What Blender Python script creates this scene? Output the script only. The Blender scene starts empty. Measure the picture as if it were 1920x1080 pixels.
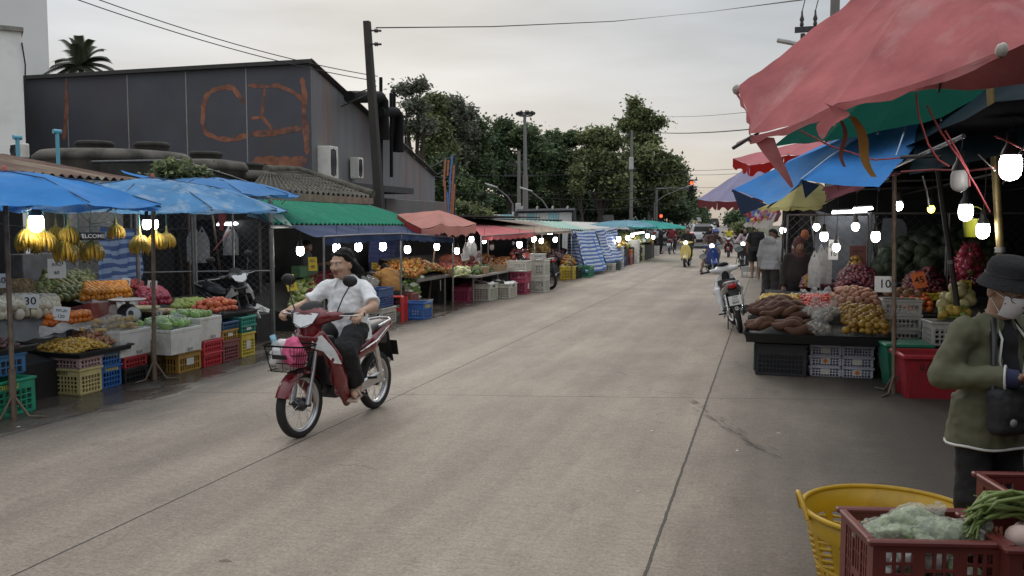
import bpy, math, random
import numpy as np
from mathutils import Vector as V, Matrix, Euler, noise
random.seed(7)
R=math.radians
S=bpy.context.scene
COL=S.collection
# ---------- camera ----------
F,H=1650.0,1.75
PITCH=math.atan2(540-418,F); YAW=math.atan2(1443-960,F/math.cos(PITCH))
_c,_s=math.cos(YAW),math.sin(YAW)
RT=V((_c,_s,0)); FW=V((-_s*math.cos(PITCH),_c*math.cos(PITCH),-math.sin(PITCH))); UP=V((-_s*math.sin(PITCH),_c*math.sin(PITCH),math.cos(PITCH)))
def ray(x,y): return FW+RT*((x-960)/F)+UP*((540-y)/F)
def G(x,y,z=0.0):
    d=ray(x,y); t=(z-H)/d.z; return V((d.x*t,d.y*t,z))
def AX(x,y,X):
    d=ray(x,y); t=X/d.x; return V((X,d.y*t,H+d.z*t))
def AY(x,y,Y):
    d=ray(x,y); t=Y/d.y; return V((d.x*t,Y,H+d.z*t))
def AD(x,y,D):
    d=ray(x,y); return V((0,0,H))+d*D
cam=bpy.data.cameras.new("camera"); co=bpy.data.objects.new("camera",cam); COL.objects.link(co)
co.location=(0,0,H); co.rotation_euler=(math.pi/2-PITCH,0,YAW)
cam.sensor_width=36; cam.lens=36*F/1920; cam.clip_end=2000; cam.clip_start=.05
S.camera=co
# ---------- materials ----------
_M={}
def mat(key,col=(.5,.5,.5),rough=.6,var=.18,vs=6,bump=0.,bs=60,metal=0.,emit=0,trans=0.,alpha=1.,spec=.5,rand=0.,transl=0.,dirt=None,ds=2.5,da=.5,coat=0.,stretch=None,dth=.5):
    if key in _M: return _M[key]
    m=bpy.data.materials.new(key); _M[key]=m; m.use_nodes=True
    nt=m.node_tree; N=nt.nodes; L=nt.links; N.clear()
    out=N.new('ShaderNodeOutputMaterial'); b=N.new('ShaderNodeBsdfPrincipled')
    L.new(b.outputs[0],out.inputs[0])
    tc=N.new('ShaderNodeTexCoord'); src=tc.outputs['Object']
    if stretch:
        mp=N.new('ShaderNodeMapping'); mp.inputs['Scale'].default_value=stretch; L.new(src,mp.inputs[0]); src=mp.outputs[0]
    nz=N.new('ShaderNodeTexNoise'); nz.inputs['Scale'].default_value=vs; nz.inputs['Detail'].default_value=6; nz.inputs['Roughness'].default_value=.6
    L.new(src,nz.inputs['Vector'])
    mr=N.new('ShaderNodeMapRange'); mr.inputs['From Min'].default_value=.3; mr.inputs['From Max'].default_value=.7
    mr.inputs['To Min'].default_value=1-var; mr.inputs['To Max'].default_value=1+var; L.new(nz.outputs[0],mr.inputs[0])
    val=mr.outputs[0]
    if rand:
        oi=N.new('ShaderNodeObjectInfo'); m2=N.new('ShaderNodeMapRange'); m2.inputs['To Min'].default_value=1-rand; m2.inputs['To Max'].default_value=1+rand
        L.new(oi.outputs['Random'],m2.inputs[0]); mm=N.new('ShaderNodeMath'); mm.operation='MULTIPLY'; L.new(val,mm.inputs[0]); L.new(m2.outputs[0],mm.inputs[1]); val=mm.outputs[0]
    hs=N.new('ShaderNodeHueSaturation'); hs.inputs['Color'].default_value=(*col,1); L.new(val,hs.inputs['Value'])
    c=hs.outputs[0]
    if rand:
        m3=N.new('ShaderNodeMapRange'); m3.inputs['To Min'].default_value=.5-rand*.05; m3.inputs['To Max'].default_value=.5+rand*.05
        L.new(oi.outputs['Random'],m3.inputs[0]); L.new(m3.outputs[0],hs.inputs['Hue'])
    if dirt:
        n2=N.new('ShaderNodeTexNoise'); n2.inputs['Scale'].default_value=ds; n2.inputs['Detail'].default_value=8; n2.inputs['Roughness'].default_value=.65; L.new(src,n2.inputs['Vector'])
        cr=N.new('ShaderNodeMapRange'); cr.inputs['From Min'].default_value=dth; cr.inputs['From Max'].default_value=dth+.16; cr.inputs['To Max'].default_value=da; L.new(n2.outputs[0],cr.inputs[0])
        mx=N.new('ShaderNodeMix'); mx.data_type='RGBA'; L.new(cr.outputs[0],mx.inputs[0]); L.new(c,mx.inputs[6]); mx.inputs[7].default_value=(*dirt,1); c=mx.outputs[2]
    L.new(c,b.inputs['Base Color'])
    b.inputs['Roughness'].default_value=rough; b.inputs['Metallic'].default_value=metal; b.inputs['Specular IOR Level'].default_value=spec
    b.inputs['Transmission Weight'].default_value=trans; b.inputs['Alpha'].default_value=alpha; b.inputs['Coat Weight'].default_value=coat
    if emit:
        b.inputs['Emission Color'].default_value=(*col,1); b.inputs['Emission Strength'].default_value=emit
    if bump:
        n3=N.new('ShaderNodeTexNoise'); n3.inputs['Scale'].default_value=bs; n3.inputs['Detail'].default_value=5; L.new(src,n3.inputs['Vector'])
        bp=N.new('ShaderNodeBump'); bp.inputs['Strength'].default_value=bump; bp.inputs['Distance'].default_value=.02; L.new(n3.outputs[0],bp.inputs['Height']); L.new(bp.outputs[0],b.inputs['Normal'])
    if transl:
        t=N.new('ShaderNodeBsdfTranslucent'); L.new(c,t.inputs[0]); ms=N.new('ShaderNodeMixShader'); ms.inputs[0].default_value=transl
        L.new(b.outputs[0],ms.inputs[1]); L.new(t.outputs[0],ms.inputs[2]); L.new(ms.outputs[0],out.inputs[0])
    return m
# ---------- mesh builder ----------
def basis(d):
    d=V(d).normalized(); a=V((0,0,1)) if abs(d.z)<.9 else V((1,0,0))
    x=d.cross(a).normalized(); y=x.cross(d).normalized(); return x,y,d
class MB:
    def __init__(s): s.v=[]; s.f=[]; s.m=[]; s.s=[]; s.T=None
    def add(s,vs,fs,m=0,sm=False):
        o=len(s.v)
        if s.T is not None: vs=[s.T@V(p) for p in vs]
        s.v.extend([tuple(p) for p in vs]); s.f.extend([tuple(i+o for i in f) for f in fs]); s.m.extend([m]*len(fs)); s.s.extend([sm]*len(fs)); return s
    def box(s,c,d,rot=None,m=0,bev=0):
        x,y,z=[k/2 for k in d]
        if bev:
            e=min(bev,x*.9,y*.9,z*.9); P=[];F=[]
            ring=[(-x+e,-y),(x-e,-y),(x,-y+e),(x,y-e),(x-e,y),(-x+e,y),(-x,y-e),(-x,-y+e)]
            ri=[(-x+e,-y+e),(x-e,-y+e),(x-e,-y+e),(x-e,y-e),(x-e,y-e),(-x+e,y-e),(-x+e,y-e),(-x+e,-y+e)]
            P=[(p[0],p[1],-z) for p in ri]+[(p[0],p[1],-z+e) for p in ring]+[(p[0],p[1],z-e) for p in ring]+[(p[0],p[1],z) for p in ri]
            for k in range(3):
                for i in range(8):
                    j=(i+1)%8; F.append((k*8+i,k*8+j,k*8+8+j,k*8+8+i))
            F.append((6,4,2,0)); F.append((24,26,28,30))
        else:
            P=[(a,b,cc) for cc in (-z,z) for a,b in ((-x,-y),(x,-y),(x,y),(-x,y))]
            F=[(3,2,1,0),(4,5,6,7),(0,1,5,4),(1,2,6,5),(2,3,7,6),(3,0,4,7)]
        M=Matrix.Translation(V(c))
        if rot is not None: M=M@(Euler([R(a) for a in rot]).to_matrix().to_4x4() if not isinstance(rot,Matrix) else rot.to_4x4())
        return s.add([M@V(p) for p in P],F,m)
    def frust(s,c,d0,d1,h,m=0,rot=None):  # open-less tapered box: bottom d0, top d1
        P=[(a*d0[0]/2,b*d0[1]/2,0) for a,b in ((-1,-1),(1,-1),(1,1),(-1,1))]+[(a*d1[0]/2,b*d1[1]/2,h) for a,b in ((-1,-1),(1,-1),(1,1),(-1,1))]
        M=Matrix.Translation(V(c))
        if rot is not None: M=M@Euler([R(a) for a in rot]).to_matrix().to_4x4()
        return s.add([M@V(p) for p in P],[(3,2,1,0),(4,5,6,7),(0,1,5,4),(1,2,6,5),(2,3,7,6),(3,0,4,7)],m)
    def tube(s,pts,r,n=8,m=0,cap=True,sm=True,closed=False):
        pts=[V(p) for p in pts]; k=len(pts); rr=r if isinstance(r,(list,tuple)) else [r]*k
        P=[];F=[]; px=None
        for i,p in enumerate(pts):
            a=pts[i-1] if (i>0 or closed) else p; b=pts[(i+1)%k] if (i<k-1 or closed) else p
            d=(b-a); d=d if d.length>1e-9 else V((0,0,1)); d.normalize()
            if px is None: px,_,_=basis(d)
            x=(px-d*px.dot(d)); x=x.normalized() if x.length>1e-6 else basis(d)[0]; px=x; y=d.cross(x)
            for j in range(n):
                t=2*math.pi*j/n; P.append(p+(x*math.cos(t)+y*math.sin(t))*rr[i])
        for i in range(k if closed else k-1):
            i2=(i+1)%k
            for j in range(n):
                F.append((i*n+j,i*n+(j+1)%n,i2*n+(j+1)%n,i2*n+j))
        s.add(P,F,m,sm)
        if cap and not closed: s.add(P[:n],[tuple(range(n-1,-1,-1))],m); s.add(P[-n:],[tuple(range(n))],m)
        return s
    def cyl(s,a,b,r,n=12,m=0,r2=None): return s.tube([a,b],[r,r if r2 is None else r2],n,m)
    def lathe(s,prof,n=24,c=(0,0,0),ax=(0,0,1),m=0,sm=True):
        x,y,z=basis(ax); c=V(c); P=[];F=[]; k=len(prof)
        for r,h in prof:
            for j in range(n):
                t=2*math.pi*j/n; P.append(c+z*h+(x*math.cos(t)+y*math.sin(t))*max(r,1e-4))
        for i in range(k-1):
            for j in range(n): F.append((i*n+j,i*n+(j+1)%n,(i+1)*n+(j+1)%n,(i+1)*n+j))
        return s.add(P,F,m,sm)
    def ball(s,c,r,nu=10,nv=7,m=0,rot=None,jit=0):
        r=(r,r,r) if not isinstance(r,(tuple,list)) else r; P=[];F=[]
        M=Matrix.Translation(V(c))
        if rot is not None: M=M@Euler([R(a) for a in rot]).to_matrix().to_4x4()
        for i in range(nv+1):
            a=math.pi*i/nv
            for j in range(nu):
                b=2*math.pi*j/nu; k=1+random.uniform(-jit,jit) if 0<i<nv else 1
                P.append(M@V((r[0]*math.sin(a)*math.cos(b)*k,r[1]*math.sin(a)*math.sin(b)*k,r[2]*math.cos(a)*k)))
        for i in range(nv):
            for j in range(nu): F.append((i*nu+j,(i+1)*nu+j,(i+1)*nu+(j+1)%nu,i*nu+(j+1)%nu))
        return s.add(P,F,m,True)
    def grid(s,fn,nu,nv,m=0,sm=True):
        P=[fn(i/nu,j/nv) for j in range(nv+1) for i in range(nu+1)]
        F=[(j*(nu+1)+i,j*(nu+1)+i+1,(j+1)*(nu+1)+i+1,(j+1)*(nu+1)+i) for j in range(nv) for i in range(nu)]
        return s.add(P,F,m,sm)
    def prism(s,poly,h,M=None,m=0):
        n=len(poly); P=[(p[0],p[1],-h/2) for p in poly]+[(p[0],p[1],h/2) for p in poly]
        if M is not None: P=[M@V(p) for p in P]
        return s.add(P,[tuple(range(n-1,-1,-1)),tuple(range(n,2*n))]+[(i,(i+1)%n,n+(i+1)%n,n+i) for i in range(n)],m)
    def mesh(s,name,mats):
        me=bpy.data.meshes.new(name); me.from_pydata(s.v,[],s.f)
        for q in (mats if isinstance(mats,(list,tuple)) else [mats]): me.materials.append(q)
        me.polygons.foreach_set('material_index',s.m); me.polygons.foreach_set('use_smooth',s.s); me.update(); return me
    def build(s,name,mats,parent=None,loc=None,rot=None): return put(s.mesh(name,mats),name,parent,loc,rot)
def put(me,name,parent=None,loc=None,rot=None):
    o=bpy.data.objects.new(name,me); COL.objects.link(o)
    if parent is not None: o.parent=parent
    if loc is not None: o.location=loc
    if rot is not None: o.rotation_euler=[R(a) for a in rot]
    return o
def tag(o,label=None,cat=None,group=None,kind=None):
    if label: o['label']=label
    if cat: o['category']=cat
    if group: o['group']=group
    if kind or cat: o['kind']=kind or 'thing'
    return o
def thing(name,label,cat,loc=(0,0,0),rz=0,group=None,rot=None):
    o=bpy.data.objects.new(name,None); COL.objects.link(o); o.location=loc; o.rotation_euler=(0,0,R(rz)) if rot is None else [R(a) for a in rot]; o.empty_display_size=.1
    return tag(o,label,cat,group)
def kids(o): return list(o.children)
def dup(o,loc=None,rz=None,label=None,group=None,parent=None,rot=None):
    c=o.copy(); COL.objects.link(c)
    if parent is not None: c.parent=parent
    if loc is not None: c.location=loc
    if rz is not None: c.rotation_euler=(0,0,R(rz))
    if rot is not None: c.rotation_euler=[R(a) for a in rot]
    if label: c['label']=label
    if group: c['group']=group
    for ch in kids(o): dup(ch,parent=c)
    return c
# ---------- text ----------
_T={}
def text_mesh(txt,size,depth=.0015):
    k=(txt,size)
    if k in _T: return _T[k]
    cu=bpy.data.curves.new('lettering','FONT'); cu.body=txt; cu.size=size; cu.align_x='CENTER'; cu.align_y='CENTER'; cu.extrude=depth; cu.resolution_u=2; cu.offset=size*.012
    o=bpy.data.objects.new('lettering',cu); me=bpy.data.meshes.new_from_object(o); me.name='lettering'
    bpy.data.objects.remove(o); _T[k]=me; return me
def lettering(txt,size,m,parent,loc,rot):   # text reads along local X, upright local Y
    me=text_mesh(txt,size).copy(); me.materials.clear(); me.materials.append(m)
    return put(me,'lettering',parent,loc,rot)
# ---------- signed-distance modelling ----------
def rotm(r): return r if isinstance(r,np.ndarray) else np.array(Euler([R(a) for a in r]).to_matrix())
def cap(a,b,ra,rb=None,m=0,sq=None,k=None,flat=False,op='+'):
    return dict(t='cap',a=np.array(a,float),b=np.array(b,float),ra=ra,rb=ra if rb is None else rb,m=m,sq=sq,k=k,flat=flat,op=op)
def ell(c,r,rot=(0,0,0),m=0,k=None,op='+'): return dict(t='ell',c=np.array(c,float),r=np.array(r,float),R=rotm(rot),m=m,k=k,op=op)
def rbx(c,h,rad=.02,rot=(0,0,0),m=0,k=None,op='+',tap=None): return dict(t='box',c=np.array(c,float),h=np.array(h,float),rad=rad,R=rotm(rot),m=m,k=k,op=op,tap=tap)
def _bb(p):
    if p['t']=='cap':
        r=max(p['ra'],p['rb'])*(max(1,p['sq'][1]) if p['sq'] else 1)
        return np.minimum(p['a'],p['b'])-r,np.maximum(p['a'],p['b'])+r
    h=p['r'] if p['t']=='ell' else p['h']*(1.0 if not p['tap'] else 1.6)
    e=np.abs(p['R'])@h; return p['c']-e,p['c']+e
def _sd(p,Q):
    if p['t']=='cap':
        ab=p['b']-p['a']; L=np.linalg.norm(ab)+1e-9; q=Q-p['a']; t0=(q@ab)/(L*L); t=np.clip(t0,0,1); q=q-t[...,None]*ab; s=1
        if p['sq']:
            d=np.array(p['sq'][0],float); d/=np.linalg.norm(d); s=p['sq'][1]; q=q+d*((q@d)*(1/s-1))[...,None]
        if p['flat']:
            un=ab/L; ax=q@un; q=q-ax[...,None]*un; r=np.linalg.norm(q,axis=-1)-(p['ra']+(p['rb']-p['ra'])*t)
            return np.maximum(r*min(1,s),np.maximum(-t0*L,(t0-1)*L))
        return (np.linalg.norm(q,axis=-1)-(p['ra']+(p['rb']-p['ra'])*t))*min(1,s)
    q=(Q-p['c'])@p['R']
    if p['t']=='ell':
        k0=np.linalg.norm(q/p['r'],axis=-1); k1=np.linalg.norm(q/(p['r']**2),axis=-1)+1e-9; return k0*(k0-1)/k1
    h=p['h']-p['rad']
    if p['tap']:
        ax,am,oth=p['tap']; f=1+am*(q[...,ax]/p['h'][ax]); q=q.copy(); q[...,oth]=q[...,oth]/np.maximum(f,.15)
    d=np.abs(q)-h; return np.linalg.norm(np.maximum(d,0),axis=-1)+np.minimum(d.max(axis=-1),0)-p['rad']
def sdf(name,prims,mats,vox=.01,k=.02,smooth=1,wr=None,parent=None,loc=None,rot=None,mesh_only=False,crinkle=0):
    lo=np.min([_bb(p)[0] for p in prims if p['op']=='+'],axis=0)-k-3*vox; hi=np.max([_bb(p)[1] for p in prims if p['op']=='+'],axis=0)+k+3*vox
    n=np.ceil((hi-lo)/vox).astype(int)+1
    D=np.full(n,10.,np.float32); B=np.full(n,10.,np.float32); MI=np.zeros(n,np.int16)
    for p in prims:
        kk=k if p['k'] is None else p['k']
        a,b=_bb(p); e=kk*1.5+2.5*vox
        i0=np.clip(np.floor((a-e-lo)/vox).astype(int),0,n-1); i1=np.clip(np.ceil((b+e-lo)/vox).astype(int)+1,1,n)
        if np.any(i1<=i0): continue
        sl=tuple(slice(i0[j],i1[j]) for j in range(3))
        Q=np.stack(np.meshgrid(*[lo[j]+vox*np.arange(i0[j],i1[j]) for j in range(3)],indexing='ij'),-1)
        d=_sd(p,Q).astype(np.float32); Ds=D[sl]
        if p['op']=='-':
            d=-d; h=np.clip(.5-.5*(Ds-d)/max(kk,1e-5),0,1); D[sl]=Ds*(1-h)+d*h+kk*h*(1-h); 
            u=d>Ds-.002; 
            continue
        h=np.clip(.5+.5*(Ds-d)/max(kk,1e-5),0,1); D[sl]=Ds*(1-h)+d*h-kk*h*(1-h)
        u=d<B[sl]; MI[sl][u]=p['m']; B[sl]=np.minimum(B[sl],d)
    ins=D<0; nx,ny,nz=n-1
    cnt=np.zeros((nx,ny,nz),np.int8)
    for dx in (0,1):
        for dy in (0,1):
            for dz in (0,1): cnt+=ins[dx:nx+dx,dy:ny+dy,dz:nz+dz]
    cell=(cnt>0)&(cnt<8); ids=np.full(cell.shape,-1,np.int64); C=np.argwhere(cell); ids[cell]=np.arange(len(C))
    acc=np.zeros((len(C),3)); w=np.zeros(len(C))
    for ax in range(3):
        o1,o2=[j for j in range(3) if j!=ax]
        for u in (0,1):
            for vv in (0,1):
                A=C.copy(); A[:,o1]+=u; A[:,o2]+=vv; E=A.copy(); E[:,ax]+=1
                da=D[A[:,0],A[:,1],A[:,2]]; db=D[E[:,0],E[:,1],E[:,2]]; x=(da<0)!=(db<0)
                t=np.where(x,da/(da-db+1e-12),0); P=A.astype(float); P[:,ax]+=t
                acc[x]+=P[x]; w[x]+=1
    vt=lo+vox*acc/np.maximum(w,1)[:,None]
    mi=MI[C[:,0],C[:,1],C[:,2]]
    fs=[]
    for ax in range(3):
        o1,o2=[(1,2),(2,0),(0,1)][ax]
        sa=[slice(None)]*3; sb=[slice(None)]*3; sa[ax]=slice(0,-1); sb[ax]=slice(1,None)
        X=ins[tuple(sa)]!=ins[tuple(sb)]; I=np.argwhere(X)
        I=I[(I[:,o1]>0)&(I[:,o2]>0)&(I[:,o1]<n[o1]-1)&(I[:,o2]<n[o2]-1)]
        def cid(a,b):
            J=I.copy(); J[:,o1]-=a; J[:,o2]-=b; return ids[J[:,0],J[:,1],J[:,2]]
        q=np.stack([cid(1,1),cid(0,1),cid(0,0),cid(1,0)],1)
        inn=ins[I[:,0],I[:,1],I[:,2]]; q[~inn]=q[~inn][:,::-1]; fs.append(q)
    fs=np.concatenate(fs); fs=fs[(fs>=0).all(axis=1)]
    for _ in range(smooth):
        a=np.zeros_like(vt); c=np.zeros(len(vt))
        for i in range(4):
            j=(i+1)%4; np.add.at(a,fs[:,i],vt[fs[:,j]]); np.add.at(a,fs[:,j],vt[fs[:,i]]); np.add.at(c,fs[:,i],1); np.add.at(c,fs[:,j],1)
        vt=vt*.4+.6*a/np.maximum(c,1)[:,None]
    me=bpy.data.meshes.new(name); me.from_pydata(vt.tolist(),[],fs.tolist())
    for q in (mats if isinstance(mats,(list,tuple)) else [mats]): me.materials.append(q)
    fm=mi[fs[:,0]]; me.polygons.foreach_set('material_index',fm.astype(np.int32)); me.polygons.foreach_set('use_smooth',[True]*len(fs)); me.update()
    if wr:
        amp,sc=wr; ns=[v.normal.copy() for v in me.vertices]; sv=V(sc) if isinstance(sc,tuple) else V((sc,sc,sc))
        for v,nn in zip(me.vertices,ns):
            q=V((v.co.x*sv.x,v.co.y*sv.y,v.co.z*sv.z)); v.co+=nn*amp*(noise.noise(q)+.5*noise.noise(q*2.1+V((5,3,1))))
        me.update()
    if crinkle:
        for v in me.vertices: v.co+=V((random.uniform(-1,1),random.uniform(-1,1),random.uniform(-1,1)))*crinkle
        me.polygons.foreach_set('use_smooth',[False]*len(me.polygons)); me.update()
    return me if mesh_only else put(me,name,parent,loc,rot)
def wire(pts,r,m,name,parent=None,sag=0,n=14,loc=None):
    a,b=V(pts[0]),V(pts[-1]); P=[a.lerp(b,i/n)-V((0,0,sag*4*(i/n)*(1-i/n))) for i in range(n+1)] if len(pts)==2 else pts
    return MB().tube(P,r,5).build(name,m,parent,loc)
# common materials
GREYMET=mat('grey_steel',(.22,.22,.22),.45,.25,10,metal=.7); RUSTPOLE=mat('rusted_steel',(.20,.15,.11),.6,.3,9,.15,50,metal=.4,dirt=(.12,.05,.025),ds=5,da=.8)
BLACKP=mat('black_plastic',(.015,.015,.016),.45,.2); RUBBER=mat('tyre_rubber',(.018,.018,.018),.75,.3,20); CHROME=mat('chrome',(.75,.75,.75),.15,.05,metal=1)
DARKMET=mat('dark_engine_metal',(.06,.06,.065),.4,.3,12,metal=.6); ALU=mat('aluminium',(.55,.55,.56),.32,.12,metal=.9)
WHITEP=mat('white_plastic',(.62,.62,.60),.45,.1,8,dirt=(.35,.31,.26),ds=4,da=.35); GLASS=mat('clear_glass',(.8,.85,.88),.05,.02,trans=.8)
INK=mat('black_marker',(.012,.012,.014),.6); CARD=mat('white_card',(.72,.72,.70),.6,.06,dirt=(.5,.48,.42),ds=6,da=.3); YCARD=mat('yellow_card',(.75,.56,.05),.6,.08)
WIREM=mat('black_cable',(.012,.012,.013),.6,.1); 
SKIN=mat('skin',(.47,.295,.205),.5,.10,14,.05,200); HAIR=mat('black_hair',(.010,.009,.009),.6,.4,40,.4,120,spec=.2,stretch=(8,1,1)); EYE=mat('dark_eye',(.012,.01,.01),.2); LIP=mat('lips',(.27,.115,.10),.5); EYEW=mat('eye_white',(.5,.47,.44),.3)
# ================= world =================
W=bpy.data.worlds.new("World"); S.world=W; W.use_nodes=True
nt=W.node_tree; N=nt.nodes; L=nt.links; N.clear()
wo=N.new('ShaderNodeOutputWorld'); bg=N.new('ShaderNodeBackground'); bg.inputs[1].default_value=.1; L.new(bg.outputs[0],wo.inputs[0])
sk=N.new('ShaderNodeTexSky'); sk.sky_type='NISHITA'; sk.sun_disc=False; sk.sun_elevation=R(28); sk.sun_rotation=R(-25); sk.air_density=1.2; sk.dust_density=3
tc=N.new('ShaderNodeTexCoord'); sx=N.new('ShaderNodeSeparateXYZ'); L.new(tc.outputs['Generated'],sx.inputs[0])
rp=N.new('ShaderNodeValToRGB'); L.new(sx.outputs[2],rp.inputs[0])
el=rp.color_ramp.elements; el[0].position=0; el[0].color=(.60,.53,.46,1); el[1].position=1; el[1].color=(1.45,1.5,1.54,1)
for p,c in ((.05,(.63,.595,.55)),(.11,(.58,.59,.605)),(.22,(.525,.57,.62)),(.36,(.56,.59,.62))):
    e=el.new(p); e.color=(*c,1)
mp=N.new('ShaderNodeMapping'); mp.inputs['Scale'].default_value=(1.6,1.6,9); mp.inputs['Rotation'].default_value=(R(6),R(-8),0); L.new(tc.outputs['Generated'],mp.inputs[0])
nz=N.new('ShaderNodeTexNoise'); nz.inputs['Scale'].default_value=1.7; nz.inputs['Detail'].default_value=5; nz.inputs['Roughness'].default_value=.5; L.new(mp.outputs[0],nz.inputs['Vector'])
mr=N.new('ShaderNodeMapRange'); mr.inputs['From Min'].default_value=.3; mr.inputs['From Max'].default_value=.7; mr.inputs['To Min'].default_value=6.8; mr.inputs['To Max'].default_value=10.1; L.new(nz.outputs[0],mr.inputs[0])
vm=N.new('ShaderNodeVectorMath'); vm.operation='SCALE'; L.new(rp.outputs[0],vm.inputs[0]); L.new(mr.outputs[0],vm.inputs['Scale'])
mx=N.new('ShaderNodeMix'); mx.data_type='RGBA'; mx.inputs[0].default_value=.92; L.new(sk.outputs[0],mx.inputs[6]); L.new(vm.outputs[0],mx.inputs[7]); L.new(mx.outputs[2],bg.inputs[0])
sun=bpy.data.lights.new('sun','SUN'); sun.energy=.5; sun.angle=R(25); sun.color=(1,.93,.84); so=bpy.data.objects.new('sun',sun); COL.objects.link(so)
d=V((-math.sin(R(25))*math.cos(R(28)),math.cos(R(25))*math.cos(R(28)),math.sin(R(28)))); so.rotation_euler=d.to_track_quat('Z','Y').to_euler()
S.view_settings.view_transform='Standard'; S.view_settings.look='None'; S.view_settings.exposure=0.2
S.cycles.use_denoising=True; S.cycles.max_bounces=6; S.cycles.transparent_max_bounces=12; S.cycles.sample_clamp_indirect=4
# ================= ground =================
def road_mat():
    m=bpy.data.materials.new('road_concrete'); m.use_nodes=True; nt=m.node_tree; N=nt.nodes; L=nt.links; b=N['Principled BSDF']
    tc=N.new('ShaderNodeTexCoord'); P=tc.outputs['Object']; sp=N.new('ShaderNodeSeparateXYZ'); L.new(P,sp.inputs[0])
    def mth(op,a,b_=None,c=None):
        n=N.new('ShaderNodeMath'); n.operation=op
        for i,x in enumerate((a,b_,c)):
            if x is None: continue
            if isinstance(x,(int,float)): n.inputs[i].default_value=x
            else: L.new(x,n.inputs[i])
        return n.outputs[0]
    def nse(sc,det=6,ro=.6,scale=None):
        n=N.new('ShaderNodeTexNoise'); n.inputs['Scale'].default_value=sc; n.inputs['Detail'].default_value=det; n.inputs['Roughness'].default_value=ro
        if scale:
            q=N.new('ShaderNodeMapping'); q.inputs['Scale'].default_value=scale; L.new(P,q.inputs[0]); L.new(q.outputs[0],n.inputs['Vector'])
        else: L.new(P,n.inputs['Vector'])
        return n.outputs[0]
    def rng(v,a,b_,c,d_):
        n=N.new('ShaderNodeMapRange'); L.new(v,n.inputs[0])
        for i,x in enumerate((a,b_,c,d_)): n.inputs[i+1].default_value=x
        return n.outputs[0]
    x,y=sp.outputs[0],sp.outputs[1]
    xj=mth('ADD',x,mth('MULTIPLY',mth('SUBTRACT',nse(5,5,.7),.5),.022))
    seam=None
    for x0,w in ((-.56,.0095),(-3.58,.008),(-6.02,.012),(2.4,.01)):
        s=mth('COMPARE',xj,x0,w); seam=s if seam is None else mth('MAXIMUM',seam,s)
    yy=mth('ADD',mth('SUBTRACT',mth('SUBTRACT',y,9.04),mth('MULTIPLY',x,.228)),mth('MULTIPLY',mth('SUBTRACT',nse(2,4),.5),.05))
    seam=mth('MAXIMUM',seam,mth('LESS_THAN',mth('PINGPONG',yy,5.0),.0075))
    big=rng(nse(.32,4),.3,.7,.88,1.12); mid=rng(nse(1.7,7,.68,(1,.42,1)),.3,.7,.80,1.17); fine=rng(nse(46,3,.8),.25,.75,.60,1.38); st=rng(nse(1.6,5,.6,(1,.04,1)),.35,.65,.82,1.13); blot=rng(nse(5.5,8,.75,(.7,.3,1)),.58,.70,1,.72)
    grit=mth('MULTIPLY',rng(nse(170,2,.9),.3,.7,.66,1.32),rng(nse(14,6,.85,(.6,1.6,1)),.32,.68,.78,1.2))
    v=mth('MULTIPLY',mth('MULTIPLY',mth('MULTIPLY',big,mid),mth('MULTIPLY',fine,st)),mth('MULTIPLY',blot,grit))
    vo=N.new('ShaderNodeTexVoronoi'); vo.feature='DISTANCE_TO_EDGE'; vo.inputs['Scale'].default_value=.42; wp=N.new('ShaderNodeMapping'); L.new(P,wp.inputs[0]); nw=N.new('ShaderNodeTexNoise'); nw.inputs['Scale'].default_value=1.1; nw.inputs['Detail'].default_value=6; L.new(P,nw.inputs['Vector']); va=N.new('ShaderNodeVectorMath'); va.operation='MULTIPLY_ADD'; L.new(nw.outputs[1],va.inputs[0]); va.inputs[1].default_value=(.9,.9,0); L.new(P,va.inputs[2]); L.new(va.outputs[0],vo.inputs['Vector'])
    crk=mth('MULTIPLY',mth('LESS_THAN',vo.outputs['Distance'],.0022),mth('GREATER_THAN',nse(.38,3),.55))
    seam=mth('MAXIMUM',seam,mth('MULTIPLY',crk,.5))
    # left: damp and grime; right: stall shade painted in over some grime
    e1=rng(mth('ADD',x,mth('MULTIPLY',mth('SUBTRACT',nse(.9,6,.7,(1,.35,1)),.5),1.4)),-6.1,-5.35,1,0)
    shade_mask=rng(mth('ADD',x,mth('MULTIPLY',mth('SUBTRACT',nse(.7,6,.7),.5),1.2)),-.55,1.0,0,1)
    dirt=mth('MINIMUM',mth('ADD',mth('MULTIPLY',e1,.85),mth('MULTIPLY',shade_mask,1.0)),1)  # sums the left grime and the painted shade of the right side
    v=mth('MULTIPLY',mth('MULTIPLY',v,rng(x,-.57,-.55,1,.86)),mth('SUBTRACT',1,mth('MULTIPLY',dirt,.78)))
    v=mth('MULTIPLY',v,mth('SUBTRACT',1,mth('MULTIPLY',seam,.8)))
    hs=N.new('ShaderNodeHueSaturation'); hs.inputs['Color'].default_value=(.298,.246,.195,1); L.new(v,hs.inputs['Value']); L.new(hs.outputs[0],b.inputs['Base Color'])
    wet=rng(mth('MULTIPLY',e1,nse(2.6,5,.6,(1,.4,1))),.34,.5,.72,.2); L.new(wet,b.inputs['Roughness'])
    bp=N.new('ShaderNodeBump'); bp.inputs['Strength'].default_value=.35; bp.inputs['Distance'].default_value=.01
    L.new(mth('SUBTRACT',mth('ADD',mth('MULTIPLY',fine,.4),mth('MULTIPLY',mid,.6)),mth('MULTIPLY',seam,2.0)),bp.inputs['Height']); L.new(bp.outputs[0],b.inputs['Normal'])
    return m
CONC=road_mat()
def gz(x,y):  # far hill beyond the crossing
    return 0.0
tag(MB().grid(lambda u,v:V((-400+800*u,-60+660*v,-.012)),4,4,sm=False).build('ground',mat('ground_soil',(.10,.09,.07),.9,.3,1.2)),kind='structure')
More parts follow.
